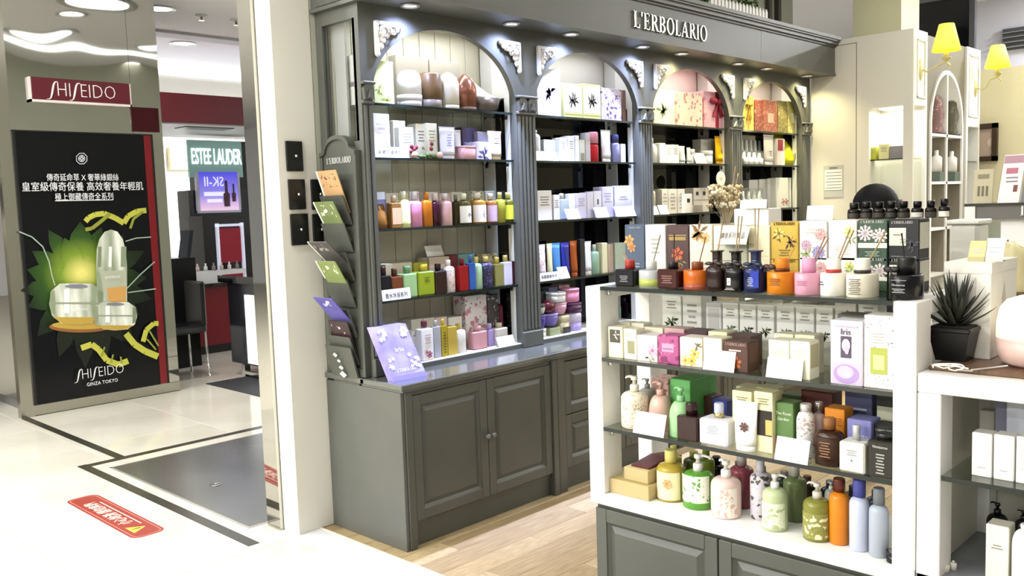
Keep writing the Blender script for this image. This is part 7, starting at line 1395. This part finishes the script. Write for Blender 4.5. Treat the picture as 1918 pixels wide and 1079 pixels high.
# ------------------------------------------------------------------ garden fence planter on the cornice
f0, f1 = at(1332, 12, 1, 3.42), at(1434, 45, 1, 3.42); zf = 2.8205
fn = thing('picket_planter', 'white picket fence planter with green hedge on top of the cornice', 'planter', ((f0.x+f1.x)/2, 3.45, zf)); n = 17; ph = at(1380, 3, 1, 3.42).z-zf
for i in range(n):
    x = f0.x+(f1.x-f0.x)*i/(n-1); hh = ph*(1 if i != 3 else 1.05); m = MB(); m.prism([(x-.016, zf), (x+.016, zf), (x+.016, zf+hh*.88), (x, zf+hh), (x-.016, zf+hh*.88)], 1, 3.41, 3.422); m.build('picket', WHITE, fn)
for z_ in (.25, .65): B(f0.x-.02, 3.422, zf+ph*z_, f1.x+.02, 3.43, zf+ph*z_+.025).build('rail', WHITE, fn)
B(f0.x, 3.45, zf, f1.x, 3.62, zf+.08).build('trough', WHITE, fn)
rnd = random.Random(5); m = MB()
for i in range(900):
    c = Vector((rnd.uniform(f0.x+.02, f1.x), rnd.uniform(3.45, 3.62), zf+rnd.uniform(.08, ph+.16))); d = Vector((rnd.uniform(-1, 1), rnd.uniform(-1, 1), rnd.uniform(-.3, 1))).normalized(); s_ = d.cross(Vector((rnd.random(), rnd.random(), rnd.random()))).normalized()
    m.mat(rnd.choice((0, 0, 1, 2))).poly([c-d*.022, c+s_*.011, c+d*.022, c-s_*.011])
m.build('foliage', [pm('4a6a34', .6), pm('6c8c48', .6), pm('2c4424', .6)], fn)['kind'] = 'stuff'
# ------------------------------------------------------------------ dried flowers on the counter
q = at(1362, 470, 1, 3.3); bo = thing('dried_bouquet', 'dried flower bouquet with long brown leaves in a clay vase on the counter', 'bouquet', (q.x, 3.3, ZC)); zb_ = at(1355, 418, 1, 3.3).z-ZC
MB().lathe([(.05, 0), (.075, .05), (.08, .18), (.05, zb_-.08), (.04, zb_-.03), (.05, zb_)], (0, 0, 0), 20).build('vase', pm('a89878', .6), bo, True)
ht_ = at(1360, 352, 1, 3.3).z-ZC; rnd = random.Random(9)
for i in range(60):
    a = rnd.uniform(0, 6.3); r = rnd.uniform(.03, .16); top = Vector((r*math.cos(a)-.03, r*math.sin(a)*.6, zb_+(ht_-zb_)*rnd.uniform(.45, 1))); m = MB(); m.tube([(0, 0, zb_-.05), top*.5+Vector((0, 0, zb_*.5)), top], .0016, 5)
    for j in range(6): d = Vector((rnd.uniform(-1, 1), rnd.uniform(-1, 1), rnd.uniform(-.2, 1)))*.022; m.sphere(top+d, rnd.uniform(.006, .014), 1, 1, 1.2, 7, 5)
    m.build('dried_stem', pm(rnd.choice(('b8a884', 'cfc09c', '9c8c6c', 'd8ccac')), .7), bo, True)
for i, (dx, tp) in enumerate(((.11, at(1385, 312, 1, 3.3).z-ZC), (.15, at(1390, 325, 1, 3.3).z-ZC), (.08, at(1378, 335, 1, 3.3).z-ZC))):
    m = MB(); rr = []
    for u, wd in ((0, .008), (.3, .02), (.6, .022), (.85, .012), (1, .001)): c = Vector((dx*u**.8+.01*math.sin(u*6), -.01*u, zb_-.05+(tp-zb_+.05)*u)); rr.append([c+Vector((wd, 0, 0)), c+Vector((0, .004, 0)), c-Vector((wd, 0, 0)), c-Vector((0, .004, 0))])
    m.loft(rr); m.build('dried_leaf', pm('8a7a62', .7), bo, True)
# ------------------------------------------------------------------ shop assistant, seen from behind over the island
hx = 5.0; hq = at(1640, 348, 0, hx); P0x, P0y, HT = hx, hq.y, hq.z
pe = thing('person', 'person with black hair in dark clothes standing behind the island', 'person', (P0x, P0y, 0), .6)
def skinned(name, verts, edges, rad, mat, root=0, sub=2):
    me = bpy.data.meshes.new(name); me.from_pydata(verts, edges, []); o = bpy.data.objects.new(name, me); C.objects.link(o)
    md = o.modifiers.new('skin', 'SKIN'); md.use_smooth_shade = True
    for i, r in enumerate(rad): me.skin_vertices[0].data[i].radius = (r, r) if not isinstance(r, tuple) else r
    me.skin_vertices[0].data[root].use_root = True; o.modifiers.new('sub', 'SUBSURF').render_levels = sub; o.modifiers['sub'].levels = 1
    me.materials.append(mat); o.parent = pe; return o
k = HT/1.66
sv = [(0, 0, .92), (0, .01, 1.08), (0, 0, 1.26), (0, -.01, 1.36), (0, 0, 1.43), (0, .01, 1.5), (-.16, 0, 1.33), (-.2, -.01, 1.08), (-.21, .06, .86), (.16, 0, 1.33), (.2, -.01, 1.08), (.21, .06, .86), (-.09, 0, .86), (-.1, .01, .48), (-.1, -.01, .08), (-.1, .12, .03), (.09, 0, .86), (.1, .01, .48), (.1, -.01, .08), (.1, .12, .03)]
se = [(0, 1), (1, 2), (2, 3), (3, 4), (4, 5), (3, 6), (6, 7), (7, 8), (3, 9), (9, 10), (10, 11), (0, 12), (12, 13), (13, 14), (14, 15), (0, 16), (16, 17), (17, 18), (18, 19)]
sr = [(.15, .11), (.13, .1), (.15, .11), (.11, .08), .05, .05, .065, .045, .033, .065, .045, .033, .085, .06, .045, .035, .085, .06, .045, .035]
skinned('body', [(x*k, y*k, z*k) for x, y, z in sv], se, [tuple(a*k for a in r) if isinstance(r, tuple) else r*k for r in sr], pm('1c1c20', .8))
SK = pm('d8b094', .5)
m = MB(); zc = HT-.125*k; m.sphere((0, .015, zc), .1*k, .78, .92, 1.18, 20, 14); m.sphere((0, .115*k, zc-.02), .014, .8, 1, 1.2, 8, 6)
for s in (-1, 1): m.sphere((s*.08*k, 0, zc-.015), .022, .4, .8, 1.2, 8, 6)
m.build('head', SK, pe, True)
for s in (-1, 1): MB().sphere((s*.03, .1*k, zc+.012), .009, 1.2, .6, .8, 8, 6).build('eye', pm('1c1410', .3), pe, True)
MB().sphere((0, .1*k, zc-.058), .02, 1.2, .4, .35, 8, 6).build('mouth', pm('a85c54', .5), pe, True)
HAIR = fresh('black_hair', '050505', .6, 0, .15); bump(HAIR, 60, .4, .004, 2, (1, 1, .15))
m = MB(); rings = []
for u in range(13):
    th = PI*u/12*.82; zz = math.cos(th); rr = math.sin(th); rings.append([((.118*rr+.003)*math.cos(2*PI*i/24)*k, (.122*rr+.003)*math.sin(2*PI*i/24)*k-(.0 if math.sin(2*PI*i/24) < 0 else (.05*max(0, -zz+.2)*k)), zc+.01+.128*zz*k) for i in range(24)])
m.loft(rings[::-1]); m.build('hair', HAIR, pe, True)
for s in (-1, 1):
    bx, by, bz = s*.21*k, .06*k, .86*k; sk = [(bx, by, bz), (bx, by+.01, bz-.05), (bx, by+.015, bz-.09)]; ed = [(0, 1), (1, 2)]; rd = [.026, (.034, .016), (.03, .014)]
    skinned('palm', sk, ed, rd, SK)
    for j, (o_, L) in enumerate(((-.024, .065), (-.008, .075), (.008, .072), (.022, .055))): skinned('finger', [(bx, by+.015+o_, bz-.085), (bx-s*.004, by+.018+o_, bz-.085-L*.5), (bx-s*.014, by+.02+o_, bz-.085-L)], [(0, 1), (1, 2)], [.009, .0085, .007], SK)
    skinned('thumb', [(bx-s*.006, by+.035, bz-.03), (bx-s*.02, by+.058, bz-.06), (bx-s*.024, by+.06, bz-.09)], [(0, 1), (1, 2)], [.011, .0095, .008], SK)
# reflected ceiling lights that show in the mirrored column
for px, py, r in ((180, 8, .3), (88, 64, .28), (283, 83, .22), (222, 122, .16), (135, 30, .14)):
    q = at(px, py, 2, CZ); yy = 2*SY-q.y
    downlight((q.x, yy), r, 0, {180: 'largest ceiling downlight in front of the steel column', 88: 'wide ceiling downlight mirrored above the red sign', 283: 'ceiling downlight mirrored at the column edge', 222: 'small ceiling downlight mirrored over the sign end', 135: 'small ceiling downlight beside the largest one'}[px])
